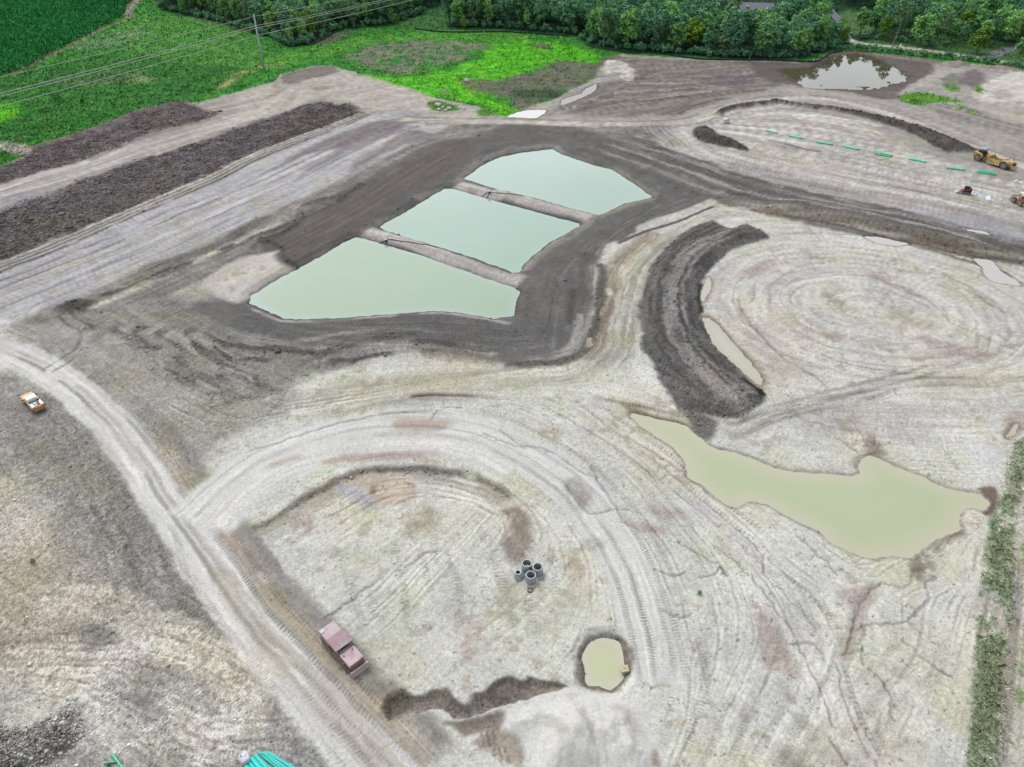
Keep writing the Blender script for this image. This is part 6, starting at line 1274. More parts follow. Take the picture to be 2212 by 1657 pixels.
# ------------------------------------------------------------------ precast manhole sections
def ring_section(u, v, label, r_=.70, h_=1.28, marks=()):
    x, y, z = G(u, v); e = empty('manhole_section', (x, y, z)); tag(e, label, 'concrete ring', 'precast manhole sections on the clay')
    prof = [(r_ * .80, 0), (r_, 0), (r_, h_ - .12), (r_ * .955, h_ - .12), (r_ * .93, h_), (r_ * .80, h_)]
    def lathe(bm, prof, seg=36):
        rg = [[bm.verts.new((p * math.cos(2 * math.pi * k / seg), p * math.sin(2 * math.pi * k / seg), q)) for k in range(seg)] for p, q in prof]
        for a in range(len(prof)):
            b_ = (a + 1) % len(prof)
            for k in range(seg): bm.faces.new((rg[a][k], rg[a][(k + 1) % seg], rg[b_][(k + 1) % seg], rg[b_][k]))
        bmesh.ops.recalc_face_normals(bm, faces=bm.faces[:])
    part('barrel', M_CONC, e, lambda bm: lathe(bm, prof))
    part('rim', M_CONCT, e, lambda bm: lathe(bm, [(r_ * .805, h_ - .03), (r_ * .925, h_ - .03), (r_ * .925, h_ + .012), (r_ * .805, h_ + .012)]))
    return e
ringA = ring_section(1137.5, 1230, 'light grey manhole ring with black pipe hole and red paint, rearmost of four')
part('pipe_hole', M_BLACK, ringA, box((0, -.70, .36), (.26, .06, .3), (Vector((0, 0, 1)), math.radians(-38)), .05))
part('paint_mark', M_REDP, ringA, *[box((.70 * math.sin(a), -.70 * math.cos(a), .95), (.10, .02, .34), (Vector((0, 0, 1)), a)) for a in (.50, .66)])
part('base_slab', M_CONCT, ringA, cyl((0, 0, .02), (0, 0, .25), .56, .56, 30)); part('bench', M_CONC, ringA, box((-.1, .12, .45), (.75, .5, .4), (Vector((0, 0, 1)), .5)))
ring_section(1160.5, 1237.5, 'grey manhole ring with dark inside, right of the group of four')
ring_section(1145.8, 1255, 'grey manhole ring nearest the rusty iron ring')
for o in [q for q in bpy.data.objects if q.name.startswith('paint_mark') or q.name.startswith('pipe_hole')]:
    pass
x, y, z = G(1121, 1246); e = empty('manhole_cone', (x, y, z)); tag(e, 'grey conical manhole top with small opening, left of the rings', 'concrete cone', 'precast manhole sections on the clay')
def ecc(bm, prof, seg=36):
    rg = [[bm.verts.new((ox + p * math.cos(2 * math.pi * k / seg), oy + p * math.sin(2 * math.pi * k / seg), q)) for k in range(seg)] for p, q, ox, oy in prof]
    for a in range(len(prof)):
        b_ = (a + 1) % len(prof)
        for k in range(seg): bm.faces.new((rg[a][k], rg[a][(k + 1) % seg], rg[b_][(k + 1) % seg], rg[b_][k]))
    bmesh.ops.recalc_face_normals(bm, faces=bm.faces[:])
part('cone', M_CONC, e, lambda bm: ecc(bm, [(.56, 0, 0, 0), (.69, 0, 0, 0), (.69, .22, 0, 0), (.44, .80, -.17, .02), (.42, .92, -.17, .02), (.30, .92, -.17, .02), (.30, .75, -.17, .02)]), sm=False)
part('rim', M_CONCT, e, lambda bm: ecc(bm, [(.305, .88, -.17, .02), (.415, .88, -.17, .02), (.415, .935, -.17, .02), (.305, .935, -.17, .02)]))
x, y, z = G(1144.5, 1275); e = empty('iron_ring', (x, y, z)); tag(e, 'rusty cast iron manhole frame ring lying on the clay', 'iron ring')
part('frame', M_RUST, e, lambda bm: ecc(bm, [(.30, 0, 0, 0), (.41, 0, 0, 0), (.36, .05, 0, 0), (.35, .19, 0, 0), (.29, .19, 0, 0), (.28, .12, 0, 0)])); part('seat_lip', M_RUST, e, lambda bm: ecc(bm, [(.26, .09, 0, 0), (.29, .09, 0, 0), (.29, .12, 0, 0), (.26, .12, 0, 0)]))

# wooden crate in the pit
x, y, z = W(1348, 1450, -.75); e = empty('pump_crate', (x, y, -.85), math.radians(8)); tag(e, 'small plywood crate at the right rim of the round pit', 'crate')
part('side', M_PLY, e, box((0, -.36, .33), (.78, .04, .66))); part('side', M_PLY, e, box((0, .36, .33), (.78, .04, .66))); part('side', M_PLY, e, box((-.37, 0, .33), (.04, .68, .66))); part('side', M_PLY, e, box((.37, 0, .33), (.04, .68, .66)))
part('lid', M_PLY, e, box((-.02, 0, .69), (.92, .84, .05))); part('handle', M_DKSTEEL, e, cyl((-.12, .02, .73), (.16, .02, .73), .02)); part('plank', M_STAKE, e, box((.44, -.2, .3), (.06, .3, .7), (Vector((1, 0, 0)), .3)))

# ------------------------------------------------------------------ plastic pipes
def pipe_ob(a, b, r_, m_, bell=True, seg=12):
    """one hollow pipe from a to b as a thing at a; returns its Empty"""
    a = Vector(a); b = Vector(b); d = (b - a); Ln = d.length; q = d.normalized().to_track_quat('X', 'Z')
    e = empty('plastic_pipe', a); e.rotation_mode = 'QUATERNION'; e.rotation_quaternion = q
    def hollow(bm, r0, r1, x0, x1):
        for s_ in range(seg):
            pass
        rg = [[bm.verts.new((xx, rr * math.cos(2 * math.pi * k / seg), rr * math.sin(2 * math.pi * k / seg))) for k in range(seg)] for rr, xx in ((r0, x0), (r0, x1), (r1, x1), (r1, x0))]
        for aa in range(4):
            for k in range(seg): bm.faces.new((rg[aa][k], rg[aa][(k + 1) % seg], rg[(aa + 1) % 4][(k + 1) % seg], rg[(aa + 1) % 4][k]))
        bmesh.ops.recalc_face_normals(bm, faces=bm.faces[:])
    part('barrel', m_, e, lambda bm: hollow(bm, r_, r_ * .88, 0, Ln), sm=False)
    if bell: part('bell_end', m_, e, lambda bm: hollow(bm, r_ * 1.14, r_ * 1.0, Ln - .35, Ln + .02))
    return e
rowp = [((130, 1055), (228, 1078), 1), ((312, 1094), (420, 1118), 2), ((542, 1147), (660, 1166), 2), ((756, 1180), (872, 1206), 2), ((1013, 1240), (1138, 1262), 3), ((1290, 1282), (1415, 1308), 2), ((1588, 1354), (1720, 1372), 2), ((1834, 1386), (1972, 1408), 3)]
ordn = ['first', 'second', 'third', 'fourth', 'fifth', 'sixth', 'seventh', 'eighth']
def lay(v0, v1, n_, k):
    (u0, w0), (u1, w1) = T(3, 0, [v0, v1]); A = Vector(G(u0, w0)); B = Vector(G(u1, w1)); d = B - A; side = Vector((-d.y, d.x, 0)).normalized()
    for j in range(n_):
        off = side * (.55 * (j - (n_ - 1) / 2)); sh = d.normalized() * (.5 * (j % 2)); zz = Vector((0, 0, .21))
        if n_ == 3 and j == 1: zz = Vector((0, 0, .52)); 
        A2 = A + off + sh; B2 = B + off + sh; A2.z = ground_z(A2.x, A2.y) + zz.z; B2.z = ground_z(B2.x, B2.y) + zz.z
        e = pipe_ob(A2, B2, .23, M_PIPE, seg=10)
        pos = (('single',), ('near', 'far'), ('near', 'top', 'far'))[n_ - 1][j]
        tag(e, f'{pos} green pipe of the {ordn[k]} bundle from the left in the long row', 'pipe', 'green pipes laid out in a row on the graded soil')
for k, (a, b, n_) in enumerate(rowp): lay(a, b, n_, k)
# survey stakes beside the row
for k, p in enumerate(((550, 1158), (905, 1222), (1037, 1254), (1418, 1325), (1610, 1368), (430, 1135), (705, 1192))):
    u, v = T(3, 0, [p])[0]; x, y, z = G(u, v); e = empty('survey_stake', (x, y, z)); tag(e, f'small white marker stake near the green pipe row, {ordn[sorted(((550, 1158), (905, 1222), (1037, 1254), (1418, 1325), (1610, 1368), (430, 1135), (705, 1192))).index(p)]} from the left', 'stake', 'white marker stakes along the pipe row')
    part('post', M_WHITE, e, box((0, 0, .45), (.12, .08, .95))); part('flag', M_WHITE, e, box((.18, 0, .82), (.34, .03, .24)))

def nat(zx, zy, x0, y0, f): return ((x0 + zx / f) * .53979, (y0 + zy / f) * .53979)
# bundle at the bottom edge: large pipes then small ones
big = [((770, 570), (1080, 920)), ((712, 628), (985, 960)), ((640, 662), (915, 1000)), ((596, 728), (860, 1050)), ((540, 762), (800, 1080)), ((490, 848), (740, 1150)), ((452, 910), (690, 1200))]
bw = ['first', 'second', 'third', 'fourth', 'fifth', 'sixth', 'seventh']
for k, (a, b) in enumerate(big):
    A = Vector(G(*nat(*a, 930, 2960, 8.193))); B = Vector(G(*nat(*b, 930, 2960, 8.193))); d = (B - A).normalized(); z_ = .2 + (.17 if k % 2 == 0 else 0)
    A.z = ground_z(A.x, A.y) + z_; B = A + Vector((d.x, d.y, 0)).normalized() * 4.2
    e = pipe_ob(A, B, .185, M_PIPE2, bell=False, seg=16); tag(e, f'thick teal pipe, {bw[k]} from the right in the bundle at the bottom edge', 'pipe', 'thick teal pipes bundled by the wrapped bale')
small = [((790, 362), (1330, 800)), ((945, 440), (1560, 893)), ((1025, 462), (1640, 893)), ((1080, 412), (1780, 893)), ((1100, 470), (1720, 893)), ((1180, 430), (1930, 893)), ((945, 525), (1400, 893)), ((930, 652), (1190, 893)), ((1160, 470), (1830, 893)), ((1010, 520), (1480, 893)), ((1290, 720), (1540, 893))]
for k, (a, b) in enumerate(small):
    A = Vector(G(*nat(*a, 930, 2960, 8.193))); B = Vector(G(*nat(*b, 930, 2960, 8.193))); d = (B - A).normalized(); A.z = ground_z(A.x, A.y) + .09 + .09 * (k % 3)
    B = A + Vector((d.x, d.y, 0)).normalized() * 4.2; e = pipe_ob(A, B, .075, M_PIPE2, bell=False, seg=10)
    tag(e, f'thin teal pipe in the loose fan at the bottom edge, {("tip reaching farthest left", "third tip", "fourth tip", "longest upper", "middle", "rightmost", "low left", "separate lowest", "upper right", "inner left", "short right")[k]}', 'pipe', 'thin teal pipes fanned out on the ground')
# wye fitting with a lath
A = Vector(G(*nat(900, 790, 380, 2960, 12.29), .13)); B = Vector(G(*nat(1420, 1480, 380, 2960, 12.29), .13)); Cc = Vector(G(*nat(455, 1185, 380, 2960, 12.29), .13)); D = Vector(G(*nat(1060, 1095, 380, 2960, 12.29), .13))
e = pipe_ob(A, B, .10, M_PIPE, bell=False, seg=14); e.name = 'pipe_fitting'; tag(e, 'green branched pipe fitting lying at the bottom left corner', 'pipe fitting')
mi = e.rotation_quaternion.to_matrix().inverted(); c1 = mi @ (Cc - A); d1_ = mi @ (D - A)
part('branch', M_PIPE, e, cyl(tuple(c1), tuple(c1 + (d1_ - c1) * .55), .085, .085, 14), cyl(tuple(c1 + (d1_ - c1) * .55), tuple(d1_), .085, .105, 14), sm=True); part('socket', M_PIPE, e, cyl((-.02, 0, 0), (.16, 0, 0), .115, .115, 14))
A = Vector(G(*nat(860, 1055, 380, 2960, 12.29), .03)); B = Vector(G(*nat(1350, 750, 380, 2960, 12.29), .05)); e = mesh_ob('wooden_lath', *tube_mesh([A, (A + B) / 2, B], .022, 4), M_PLY); tag(e, 'thin pale lath lying under the branched green fitting', 'lath')
x, y, z = G(*nat(680, 1310, 380, 2960, 12.29)); e = empty('rubber_gasket', (x, y, z)); tag(e, 'black rubber ring by the branched green fitting', 'gasket'); part('ring', M_BLACK, e, lambda bm: ecc(bm, [(.11, 0, 0, 0), (.2, 0, 0, 0), (.2, .1, 0, 0), (.11, .1, 0, 0)], 20))
# wrapped bale on a pallet
x, y, z = G(*nat(440, 690, 930, 2960, 8.193)); e = empty('wrapped_bale', (x, y, z), math.radians(38)); tag(e, 'white wrapped bale on a pallet beside the teal pipes', 'bale')
bm = bmesh.new(); bbox(bm, (0, 0, .52), (1.05, 1.25, .82)); bmesh.ops.subdivide_edges(bm, edges=bm.edges[:], cuts=5, use_grid_fill=True)
for q in bm.verts:
    d = Vector((q.co.x / .52, q.co.y / .62, (q.co.z - .52) / .41)); k_ = max(abs(d.x), abs(d.y), abs(d.z)); ln_ = d.length
    f = k_ / ln_ * .45 + .55; q.co = Vector((d.x * .52 * f, d.y * .62 * f, .52 + d.z * .41 * f)) + Vector((random.uniform(-.02, .02), random.uniform(-.02, .02), random.uniform(-.02, .02)))
bl = bm_ob('wrap', bm, M_WRAP, e, True)
part('print_mark', M_BLACK, bl, box((-.25, .28, .905), (.06, .34, .05)), box((-.17, .10, .91), (.14, .08, .05)), box((.12, -.05, .925), (.12, .05, .03)), box((.22, .08, .90), (.05, .1, .05)))
for k in range(5): part('pallet_board', M_PLY, e, box((0, -.6 + .3 * k, .10), (1.3, .16, .03)))
for s_ in (-.55, 0, .55): part('pallet_runner', M_PLY, e, box((s_, 0, .04), (.09, 1.4, .085)))

# white tank near the far road
x, y, z = G(1566.5, 266); e = empty('white_tote', (x, y, z), .3); tag(e, 'white plastic tote tank beside the far dirt road', 'tank')
part('shell', M_WHITE, e, box((0, 0, .85), (2.2, 1.6, 1.5), bev=.2)); part('cap', M_BLACK, e, cyl((.5, -.35, 1.58), (.5, -.35, 1.72), .25)); part('pallet', M_GALV, e, box((0, 0, .06), (2.3, 1.7, .14))); part('cage_bar', M_GALV, e, *[cyl((-1.1 + .55 * k, -.83, .1), (-1.1 + .55 * k, -.83, 1.5), .03, seg=6) for k in range(5)])

# ------------------------------------------------------------------ pumps with hoses on the berms
def pump(u, v, h1, h2, label):
    x, y, z = G(u, v); e = empty('pump', (x, y, z), .4); tag(e, label, 'pump')
    part('engine', M_DKSTEEL, e, box((0, 0, .38), (.7, .45, .45), bev=.05)); part('frame', M_GALV, e, *[cyl((sx_ * .45, sy_ * .3, 0), (sx_ * .45, sy_ * .3, .7), .03, seg=6) for sx_ in (-1, 1) for sy_ in (-1, 1)], cyl((-.45, -.3, .7), (.45, -.3, .7), .03, seg=6), cyl((-.45, .3, .7), (.45, .3, .7), .03, seg=6)); part('tank', M_WHITE, e, box((0, 0, .68), (.5, .36, .18), bev=.04))
    return e
def hose(pts, label):
    P = [Vector(G(*p, .08)) for p in smooth(pts, 6)]; o = mesh_ob('hose', *tube_mesh(P, .09, 6), M_BLACK); tag(o, label, 'hose')
P1 = lambda a: nat(*a, 1500, 900, 8.848); P2 = lambda a: nat(*a, 1880, 730, 8.848)
pump(*P1((390, 575)), 0, 0, 'small pump on the berm between the two nearer ponds')
hose([P1(q) for q in ((0, 610), (180, 590), (280, 545), (370, 545))], 'short black suction hose from the nearer berm pump'); hose([P1(q) for q in ((410, 500), (700, 545), (1000, 600), (1250, 625), (1550, 680), (1880, 720), (2212, 825))], 'long black discharge hose along the nearer berm')
pump(*P2((690, 390)), 0, 0, 'small pump on the berm between the two farther ponds')
hose([P2(q) for q in ((440, 425), (520, 385), (640, 375))], 'short dark suction hose beside the farther berm pump'); hose([P2(q) for q in ((650, 400), (590, 480), (530, 540))], 'dark intake hose dropping to the middle pond'); hose([P2(q) for q in ((770, 365), (1000, 390), (1300, 405), (1600, 440), (1870, 475))], 'long black discharge hose on the farther berm')

# ------------------------------------------------------------------ pickup truck (x forward)
f0 = Vector(W(61.5, 858.7)); f1 = Vector(W(88.5, 885.3)); hd = f0 - f1; x, y, z = G(75, 876)
tk = empty('pickup_truck', (x, y, z + .02), math.atan2(hd.y, hd.x)); tag(tk, 'orange and white pickup truck loaded with tools on the grey lot', 'pickup truck')
part('body', M_ORANGE, tk, box((0, 0, .82), (5.6, 1.9, .56), bev=.12), box((1.95, 0, 1.08), (1.65, 1.84, .14), bev=.06))
part('fender', M_ORANGE, tk, *[box((sx_, sy_, .75), (1.15, .16, .62), bev=.07) for sx_ in (-1.75, 1.72) for sy_ in (-.94, .94)])
cab = part('cab', M_WPAINT, tk, prism([(-.75, 1.02), (1.35, 1.02), (.72, 1.74), (-.62, 1.76)], -.84, .84), bevel=.07)
part('roof', M_WPAINT, tk, box((.05, 0, 1.785), (1.45, 1.56, .09), bev=.04)); part('roof_seam', M_BLACK, cab, box((-.58, 0, 1.838), (.035, 1.2, .012)), box((-.72, .05, 1.55), (.03, .3, .1)))
part('windshield', M_GLASS, cab, prism([(1.31, 1.10), (1.38, 1.06), (.80, 1.71), (.74, 1.70)], -.72, .72)); part('rear_window', M_GLASS, cab, box((-.735, 0, 1.42), (.05, 1.2, .42)))
for s_ in (-1, 1): part('side_window', M_GLASS, cab, prism([(-.5, 1.16), (1.05, 1.16), (.66, 1.64), (-.46, 1.66)], s_ * .80 - .05, s_ * .80 + .05))
for s_ in (-1, 1): part('mirror', M_BLACK, tk, box((1.05, s_ * 1.12, 1.25), (.18, .3, .2), bev=.04))
part('bed_floor', M_WRAP, tk, box((-1.85, 0, 1.08), (1.75, 1.0, .06))); 
for s_ in (-1, 1): part('side_toolbox', M_WPAINT, tk, box((-1.85, s_ * .70, 1.26), (1.85, .46, .36), bev=.04))
part('headboard', M_WPAINT, tk, box((-.9, 0, 1.38), (.1, 1.84, .62), bev=.03)); part('rack_bar', M_DKSTEEL, tk, cyl((-1.05, -.85, 1.62), (-1.05, .85, 1.62), .035, seg=8))
part('reel', M_DKSTEEL, tk, cyl((-1.25, .55, 1.5), (-1.25, .75, 1.5), .2, seg=14)); part('reel', M_DKSTEEL, tk, cyl((-1.2, -.68, 1.55), (-1.2, -.5, 1.55), .17, seg=14))
part('cargo_box', M_WRAP, tk, box((-1.7, .12, 1.25), (.62, .5, .34), bev=.03)); part('cargo_can', M_REDM, tk, box((-2.05, -.2, 1.22), (.34, .3, .3), bev=.03)); part('cargo_sack', M_FRED3, tk, box((-1.35, -.1, 1.2), (.4, .5, .26), bev=.08)); part('cargo_crate', M_INS, tk, box((-2.35, .18, 1.2), (.42, .5, .26), bev=.02))
part('tailgate', M_ORANGE, tk, box((-2.78, 0, 1.02), (.1, 1.7, .44), bev=.03)); part('rear_bumper', M_CHROME, tk, box((-2.93, 0, .58), (.22, 1.8, .2), bev=.04)); part('front_bumper', M_CHROME, tk, box((2.83, 0, .58), (.2, 1.85, .24), bev=.05)); part('grille', M_BLACK, tk, box((2.80, 0, .88), (.06, 1.3, .26)))
for s_ in (-1, 1): part('tail_light', M_TAIL, tk, box((-2.80, s_ * .88, 1.0), (.1, .14, .34), bev=.02)); part('headlight', M_WHITE, tk, box((2.79, s_ * .78, .9), (.1, .26, .2), bev=.03)); part('wiper_cowl', M_BLACK, tk, box((1.38, s_ * .45, 1.16), (.1, .22, .05)))
for sx_ in (-1.75, 1.72):
    for sy_ in (-.86, .86): w_ = part('wheel', M_BLACK, tk, cyl((sx_, sy_ - .13, .38), (sx_, sy_ + .13, .38), .38, seg=18)); part('rim', M_CHROME, w_, cyl((sx_, sy_ - .14, .38), (sx_, sy_ + .14, .38), .23, seg=14))

# ------------------------------------------------------------------ faded red crawler (x towards lower right of the picture)
cA = nat(390, 330, 1260, 2460, 6.904); cB = nat(1210, 1290, 1260, 2460, 6.904)
A = Vector(W(*cA)); B = Vector(W(*cB)); hd = B - A; cx_, cy_, cz_ = G((cA[0] + cB[0]) / 2 - 2, (cA[1] + cB[1]) / 2 + 16)
cr = empty('crawler_machine', (cx_, cy_, cz_), math.atan2(hd.y, hd.x)); tag(cr, 'old faded red crawler machine with flat canopy roof parked by the haul road', 'crawler')
for s_ in (-1, 1):
    tr = part('track', M_TRACK, cr, prism([(-3.0, .35), (-2.7, .02), (2.2, .02), (2.6, .4), (2.4, .78), (-2.6, .78), (-3.0, .6)], s_ * .98 - .21, s_ * .98 + .21), bevel=.05)
    part('grouser', M_TRACK, tr, *[box((-2.5 + .3 * k, s_ * .98, .80), (.08, .44, .07)) for k in range(16)])
    part('side_rail', M_TRACK, cr, box((-.3, s_ * 1.12, 1.0), (5.0, .12, .18)))
part('chassis', M_TRACK, cr, box((-.2, 0, .75), (5.6, 1.5, .7), bev=.05))
part('rear_deck', M_FRED3, cr, box((-2.2, 0, 1.3), (2.3, 2.15, .55), bev=.05)); part('deck_plate', M_INS, cr, box((-3.0, -.75, 1.6), (.5, .55, .06)))
part('seat', M_BLACK, cr, box((.1, .1, 1.3), (.5, .6, .5), bev=.06)); part('dash', M_FRED, cr, box((.95, 0, 1.3), (.2, 1.5, .6), bev=.03)); part('floor', M_TRACK, cr, box((.2, 0, 1.08), (2.4, 2.1, .08)))
for sx_ in (-1.05, .75):
    for sy_ in (-1.0, 1.0): part('post', M_FRED, cr, box((sx_, sy_, 1.6), (.1, .1, 1.1)))
part('canopy', M_FRED2, cr, box((-.15, 0, 2.16), (2.15, 2.4, .09), bev=.03)); part('canopy_edge', M_TRACK, cr, box((-.15, 1.22, 2.11), (2.15, .05, .13)), box((-.15, -1.22, 2.11), (2.15, .05, .13)))
part('step', M_TRACK, cr, *[box((.95 + .2 * k, 1.1, 1.2 + .16 * k), (.26, .4, .04)) for k in range(2)], box((1.15, .9, 1.25), (.45, .04, .4)))
hdn = part('hood', M_FRED3, cr, box((2.2, 0, 1.35), (2.1, 1.95, .55), bev=.05)); part('hood_plate', M_FRED, hdn, box((2.0, .1, 1.635), (1.2, .8, .02)))
for p in ((1.6, .5), (1.7, -.7)): part('exhaust_cap', M_RUST, cr, cyl((p[0], p[1], 1.6), (p[0], p[1], 1.8), .07, seg=10))
for k in range(4): part('vent_slot', M_BLACK, cr, box((-.9 + .22 * k, -1.19, 1.2), (.12, .05, .2)))
part('grille', M_TRACK, cr, box((3.3, 0, 1.1), (.12, 1.7, .7), bev=.03)); part('blade', M_FRED3, cr, prism([(3.45, .1), (3.8, .05), (3.66, .5), (3.76, .9), (3.5, .9), (3.42, .5)], -1.15, 1.15)); part('push_arm', M_TRACK, cr, box((2.8, 1.05, .5), (1.5, .1, .16)), box((2.8, -1.05, .5), (1.5, .1, .16)))
part('handrail', M_DKSTEEL, cr, cyl((-3.3, -1.1, 1.62), (-1.1, -1.1, 1.62), .03, seg=6))

# ------------------------------------------------------------------ motor scraper (x forward, front = cab end at upper left)
Wf = Vector(G(2108, 348)); Wr = Vector(G(2164, 366)); hd = (Wf - Wr); hd.z = 0; base = hd.length; hd.normalize(); side = Vector((hd.y, -hd.x, 0))      # right-hand side of travel
if side.y < 0: side = -side
mid = (Wf + Wr) / 2 + side * 1.45
sc = empty('motor_scraper', (mid.x, mid.y, ground_z(mid.x, mid.y)), math.atan2(hd.y, hd.x)); tag(sc, 'yellow motor scraper with blue-grey cab canopy beside the pipe row', 'scraper'); sc.scale = (base / 8.4,) * 3
def wheel(x_, y_, r_, w_, parent):
    w = part('wheel', M_TYRE, parent, cyl((x_, y_ - w_ / 2, r_), (x_, y_ + w_ / 2, r_), r_, seg=26)); bmw = w
    part('tread', M_TYRE, w, *[box((x_ + r_ * math.cos(a), y_, r_ + r_ * math.sin(a)), (.12, w_ * .92, .16), (Vector((0, 1, 0)), -a)) for a in np.linspace(0, 2 * math.pi, 22, endpoint=False)])
    part('hub', M_HUB, w, cyl((x_, y_ - w_ / 2 - .04, r_), (x_, y_ + w_ / 2 + .04, r_), r_ * .5, seg=18)); return w
for s_ in (-1, 1): wheel(4.2, s_ * 1.25, 1.05, .75, sc); wheel(-4.2, s_ * 1.25, 1.05, .75, sc)
part('tractor_frame', M_YEL, sc, box((4.6, 0, 1.1), (3.4, 1.5, .8), bev=.08)); part('engine_hood', M_YEL, sc, box((5.3, 0, 1.85), (2.0, 1.4, .9), bev=.12)); part('radiator', M_DKSTEEL, sc, box((6.35, 0, 1.6), (.12, 1.3, 1.2)))
for s_ in (-1, 1): part('fender', M_YELP, sc, prism([(2.95, 1.5), (3.2, 2.1), (3.7, 2.42), (4.7, 2.42), (4.75, 2.28), (3.8, 2.28), (3.3, 2.0), (3.1, 1.45)], s_ * 1.28 - .45, s_ * 1.28 + .45))
cbn = part('cab_floor', M_DKSTEEL, sc, box((4.1, 0, 2.0), (1.6, 1.7, .5), bev=.05)); part('seat', M_BLACK, cbn, box((4.0, 0, 2.5), (.6, .6, .8), bev=.08))
for sx_ in (3.35, 4.85):
    for sy_ in (-.8, .8): part('canopy_post', M_DKSTEEL, sc, box((sx_, sy_, 2.95), (.12, .12, 1.5)))
part('canopy', M_BLUEROOF, sc, box((4.1, 0, 3.74), (1.9, 2.0, .14), bev=.04)); part('cab_glass', M_GLASS, sc, box((4.1, 0, 2.85), (1.42, 1.55, .75)))
part('air_cleaner', M_DKSTEEL, sc, cyl((2.9, .5, 2.2), (2.9, .5, 2.9), .22), cyl((2.9, -.4, 2.2), (2.9, -.4, 2.8), .2)); part('hitch', M_YEL, sc, box((2.75, 0, 1.3), (.9, .9, 1.6), bev=.08)); part('hydraulics', M_DKSTEEL, sc, box((2.9, 0, 1.9), (.8, 1.5, .5), bev=.05))
part('gooseneck', M_YEL, sc, prism([(2.9, 2.1), (2.2, 2.75), (.9, 2.6), (.9, 2.2), (2.0, 2.25), (2.6, 1.6)], -.4, .4), box((1.2, 0, 2.35), (.7, 3.0, .5), bev=.08), bevel=.04)
for s_ in (-1, 1):
    part('draft_arm', M_YEL, sc, prism([(1.4, 2.4), (1.0, 2.4), (-1.3, .9), (-1.3, .6), (-.9, .6), (1.4, 1.9)], s_ * 1.55 - .12, s_ * 1.55 + .12)); part('bowl_side', M_YELP, sc, prism([(.8, .45), (1.0, 1.4), (.3, 1.95), (-2.6, 2.0), (-2.9, .6), (-.5, .35)], s_ * 1.38 - .08, s_ * 1.38 + .08), bevel=.02); part('lift_cylinder', M_CHROME, sc, cyl((1.2, s_ * 1.7, 2.3), (-.3, s_ * 1.7, 1.2), .09, seg=10))
part('apron', M_YEL, sc, prism([(1.2, .45), (1.35, 1.5), (.9, 2.2), (.7, 2.2), (1.05, 1.4), (.95, .45)], -1.28, 1.28)); part('bowl_floor', M_DKSTEEL, sc, box((-1.0, 0, .5), (3.6, 2.6, .14))); part('load', M_TRACK, sc, box((-.9, 0, .85), (2.8, 2.5, .6), bev=.2)); part('ejector', M_YEL, sc, box((-2.7, 0, 1.4), (.15, 2.6, 1.6)))
part('rear_frame', M_YEL, sc, prism([(-2.8, .8), (-2.8, 2.1), (-3.6, 2.3), (-6.2, 2.15), (-6.4, 1.2), (-5.6, .9)], -.95, .95), bevel=.05)
part('rear_engine', M_YELP, sc, box((-4.9, 0, 2.2), (2.0, 1.5, .5), bev=.1)); part('rear_housing', M_YEL, sc, box((-3.3, 0, 2.35), (.9, 1.7, .7), bev=.1)); part('rear_grille', M_DKSTEEL, sc, box((-6.36, 0, 1.75), (.12, 1.5, .9)))
for s_ in (-1, 1): part('rear_fender', M_YELP, sc, prism([(-2.9, 1.7), (-3.2, 2.25), (-4.0, 2.45), (-4.9, 2.35), (-5.4, 1.8), (-5.3, 1.7), (-4.8, 2.2), (-4.0, 2.3), (-3.3, 2.1), (-3.05, 1.65)], s_ * 1.2 - .42, s_ * 1.2 + .42))
for p in ((-4.6, .3), (-5.3, -.25)): part('exhaust_stack', M_DKSTEEL, sc, cyl((p[0], p[1], 2.3), (p[0], p[1], 3.4), .08, seg=10))
part('push_block', M_YELP, sc, box((-6.75, 0, .95), (.6, 1.3, .7), bev=.08)); part('bumper_frame', M_YELP, sc, box((-6.5, 0, 1.3), (.2, 2.0, .2)))

# ------------------------------------------------------------------ small machines at the right edge
def Q(zx, zy): return nat(zx, zy, 3800, 720, 7.473)
x, y, z = G(*Q(460, 420)); cm = empty('compact_loader', (x, y, z), math.radians(150)); tag(cm, 'small compact tracked loader with red cab posts on the streaked soil', 'loader')
for s_ in (-1, 1): tr = part('track', M_TRACK, cm, prism([(-1.2, .3), (-.9, .02), (1.0, .02), (1.3, .35), (1.0, .7), (-1.0, .7)], s_ * .78 - .2, s_ * .78 + .2), bevel=.04)
part('body', M_DKSTEEL, cm, box((-.2, 0, .85), (2.2, 1.15, .8), bev=.08)); part('engine_cover', M_DKSTEEL, cm, box((-1.0, 0, 1.3), (.7, 1.15, .6), bev=.08)); part('seat', M_BLACK, cm, box((-.1, 0, 1.4), (.5, .6, .6), bev=.05))
for sx_ in (-.6, .7):
    for sy_ in (-.55, .55): part('cab_post', M_REDM, cm, box((sx_, sy_, 1.75), (.1, .1, 1.3)))
part('cab_roof', M_BLUEROOF, cm, box((.05, 0, 2.45), (1.6, 1.35, .1), bev=.03)); part('cab_glass', M_GLASS, cm, box((.05, 0, 1.75), (1.2, 1.05, 1.1)))
for s_ in (-1, 1): part('lift_arm', M_REDM, cm, prism([(-1.2, 1.6), (-1.0, 1.75), (1.2, 1.0), (1.9, .35), (1.7, .3), (1.05, .85)], s_ * .68 - .06, s_ * .68 + .06))
part('bucket', M_INS, cm, prism([(1.8, .1), (2.5, .05), (2.55, .12), (2.0, .7), (1.85, .7)], -.85, .85))
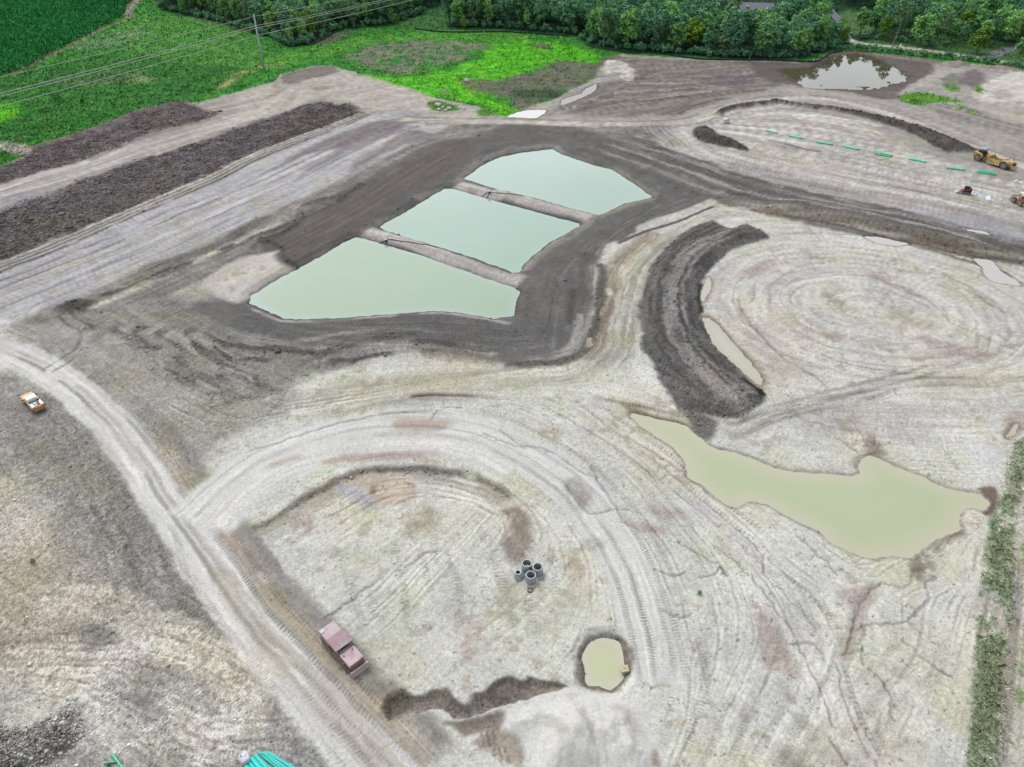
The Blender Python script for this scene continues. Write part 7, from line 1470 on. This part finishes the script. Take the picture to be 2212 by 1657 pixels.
def debris(zx, zy, w_, d_, h_, label, seed):
    x, y, z = G(*Q(zx, zy)); r = random.Random(seed); bm = bmesh.new(); bmesh.ops.create_grid(bm, x_segments=9, y_segments=7, size=1)
    for q in bm.verts:
        q.co = Vector((q.co.x * w_ * (.9 + .2 * r.random()), q.co.y * d_ * (.9 + .2 * r.random()), max(.05, h_ * (1 - q.co.x ** 2) * (1 - q.co.y ** 2) * r.uniform(.4, 1.4))))
    bmesh.ops.solidify(bm, geom=bm.faces[:], thickness=.04); o = bm_ob('plastic_sheet', bm, M_WHITE); o.location = (x, y, z); o.rotation_euler = (0, 0, r.random() * 3); tag(o, label, 'sheeting', 'white plastic sheeting heaps by the compact loader')
debris(820, 420, 1.6, 1.3, 1.1, 'largest white plastic sheeting heap right of the compact loader', 1); debris(970, 480, 1.0, .8, .6, 'middle white plastic heap right of the compact loader', 2); debris(1170, 560, 1.4, .9, .7, 'rightmost white plastic heap near the compact loader', 3); debris(210, 345, .7, .6, .4, 'small white plastic scrap left of the compact loader', 4)
debris(1990, 50, .7, .6, .6, 'left white plastic bundle by the pipe at the right edge', 5); debris(2160, 95, .8, .6, .6, 'right white plastic bundle by the pipe at the right edge', 6)
A = Vector(G(*Q(2170, 20), .25)); B = Vector(G(*Q(2420, 70), .25)); e = pipe_ob(A, B, .23, M_PIPE, seg=10); tag(e, 'green pipe cut off by the right edge above the yellow machine', 'pipe')
x, y, z = G(*Q(2210, 780)); ym = empty('yellow_tractor', (x, y, z), math.radians(-80)); tag(ym, 'yellow and orange wheeled tractor cut off by the right edge', 'tractor')
for s_ in (-1, 1):
    for sx_ in (-2.6, -.2): wheel(sx_, s_ * 1.3, .75, .5, ym)
part('frame', M_YEL, ym, box((-1.1, 0, 1.0), (4.0, 1.7, .6), bev=.08)); part('front_bumper', M_YEL, ym, box((1.2, 0, .75), (.4, 3.2, .5), bev=.06)); part('hood', M_BLUEROOF, ym, box((.4, 0, 1.45), (1.5, 1.5, .5), bev=.1)); part('grille', M_BLACK, ym, box((1.02, 0, 1.0), (.06, 1.5, .5)))
for s_ in (-1, 1): part('boom_post', M_YEL, ym, box((.75, s_ * 1.0, 1.7), (.22, .22, 2.0), (Vector((0, 1, 0)), -.3)))
for sx_ in (-1.8, -.2):
    for sy_ in (-.75, .75): part('cab_post', M_YEL, ym, box((sx_, sy_, 2.2), (.12, .12, 1.7)))
part('canopy', M_WPAINT, ym, box((-1.0, 0, 3.1), (2.0, 1.9, .14), bev=.04)); part('seat', M_BLACK, ym, box((-1.1, 0, 1.7), (.7, .7, .9), bev=.08)); part('side_panel', M_REDM, ym, box((-.9, -.98, 1.5), (1.2, .08, .8))); part('rear_rack', M_DKSTEEL, ym, *[cyl((-3.6, -1.6 + .5 * k, .9), (-3.6, -1.6 + .5 * k, 1.7), .05, seg=6) for k in range(7)], cyl((-3.6, -1.7, 1.7), (-3.6, 1.6, 1.7), .07, seg=8), cyl((-3.6, -1.7, .9), (-3.6, 1.6, .9), .07, seg=8), box((-3.1, 0, 1.1), (1.0, .2, .2)))
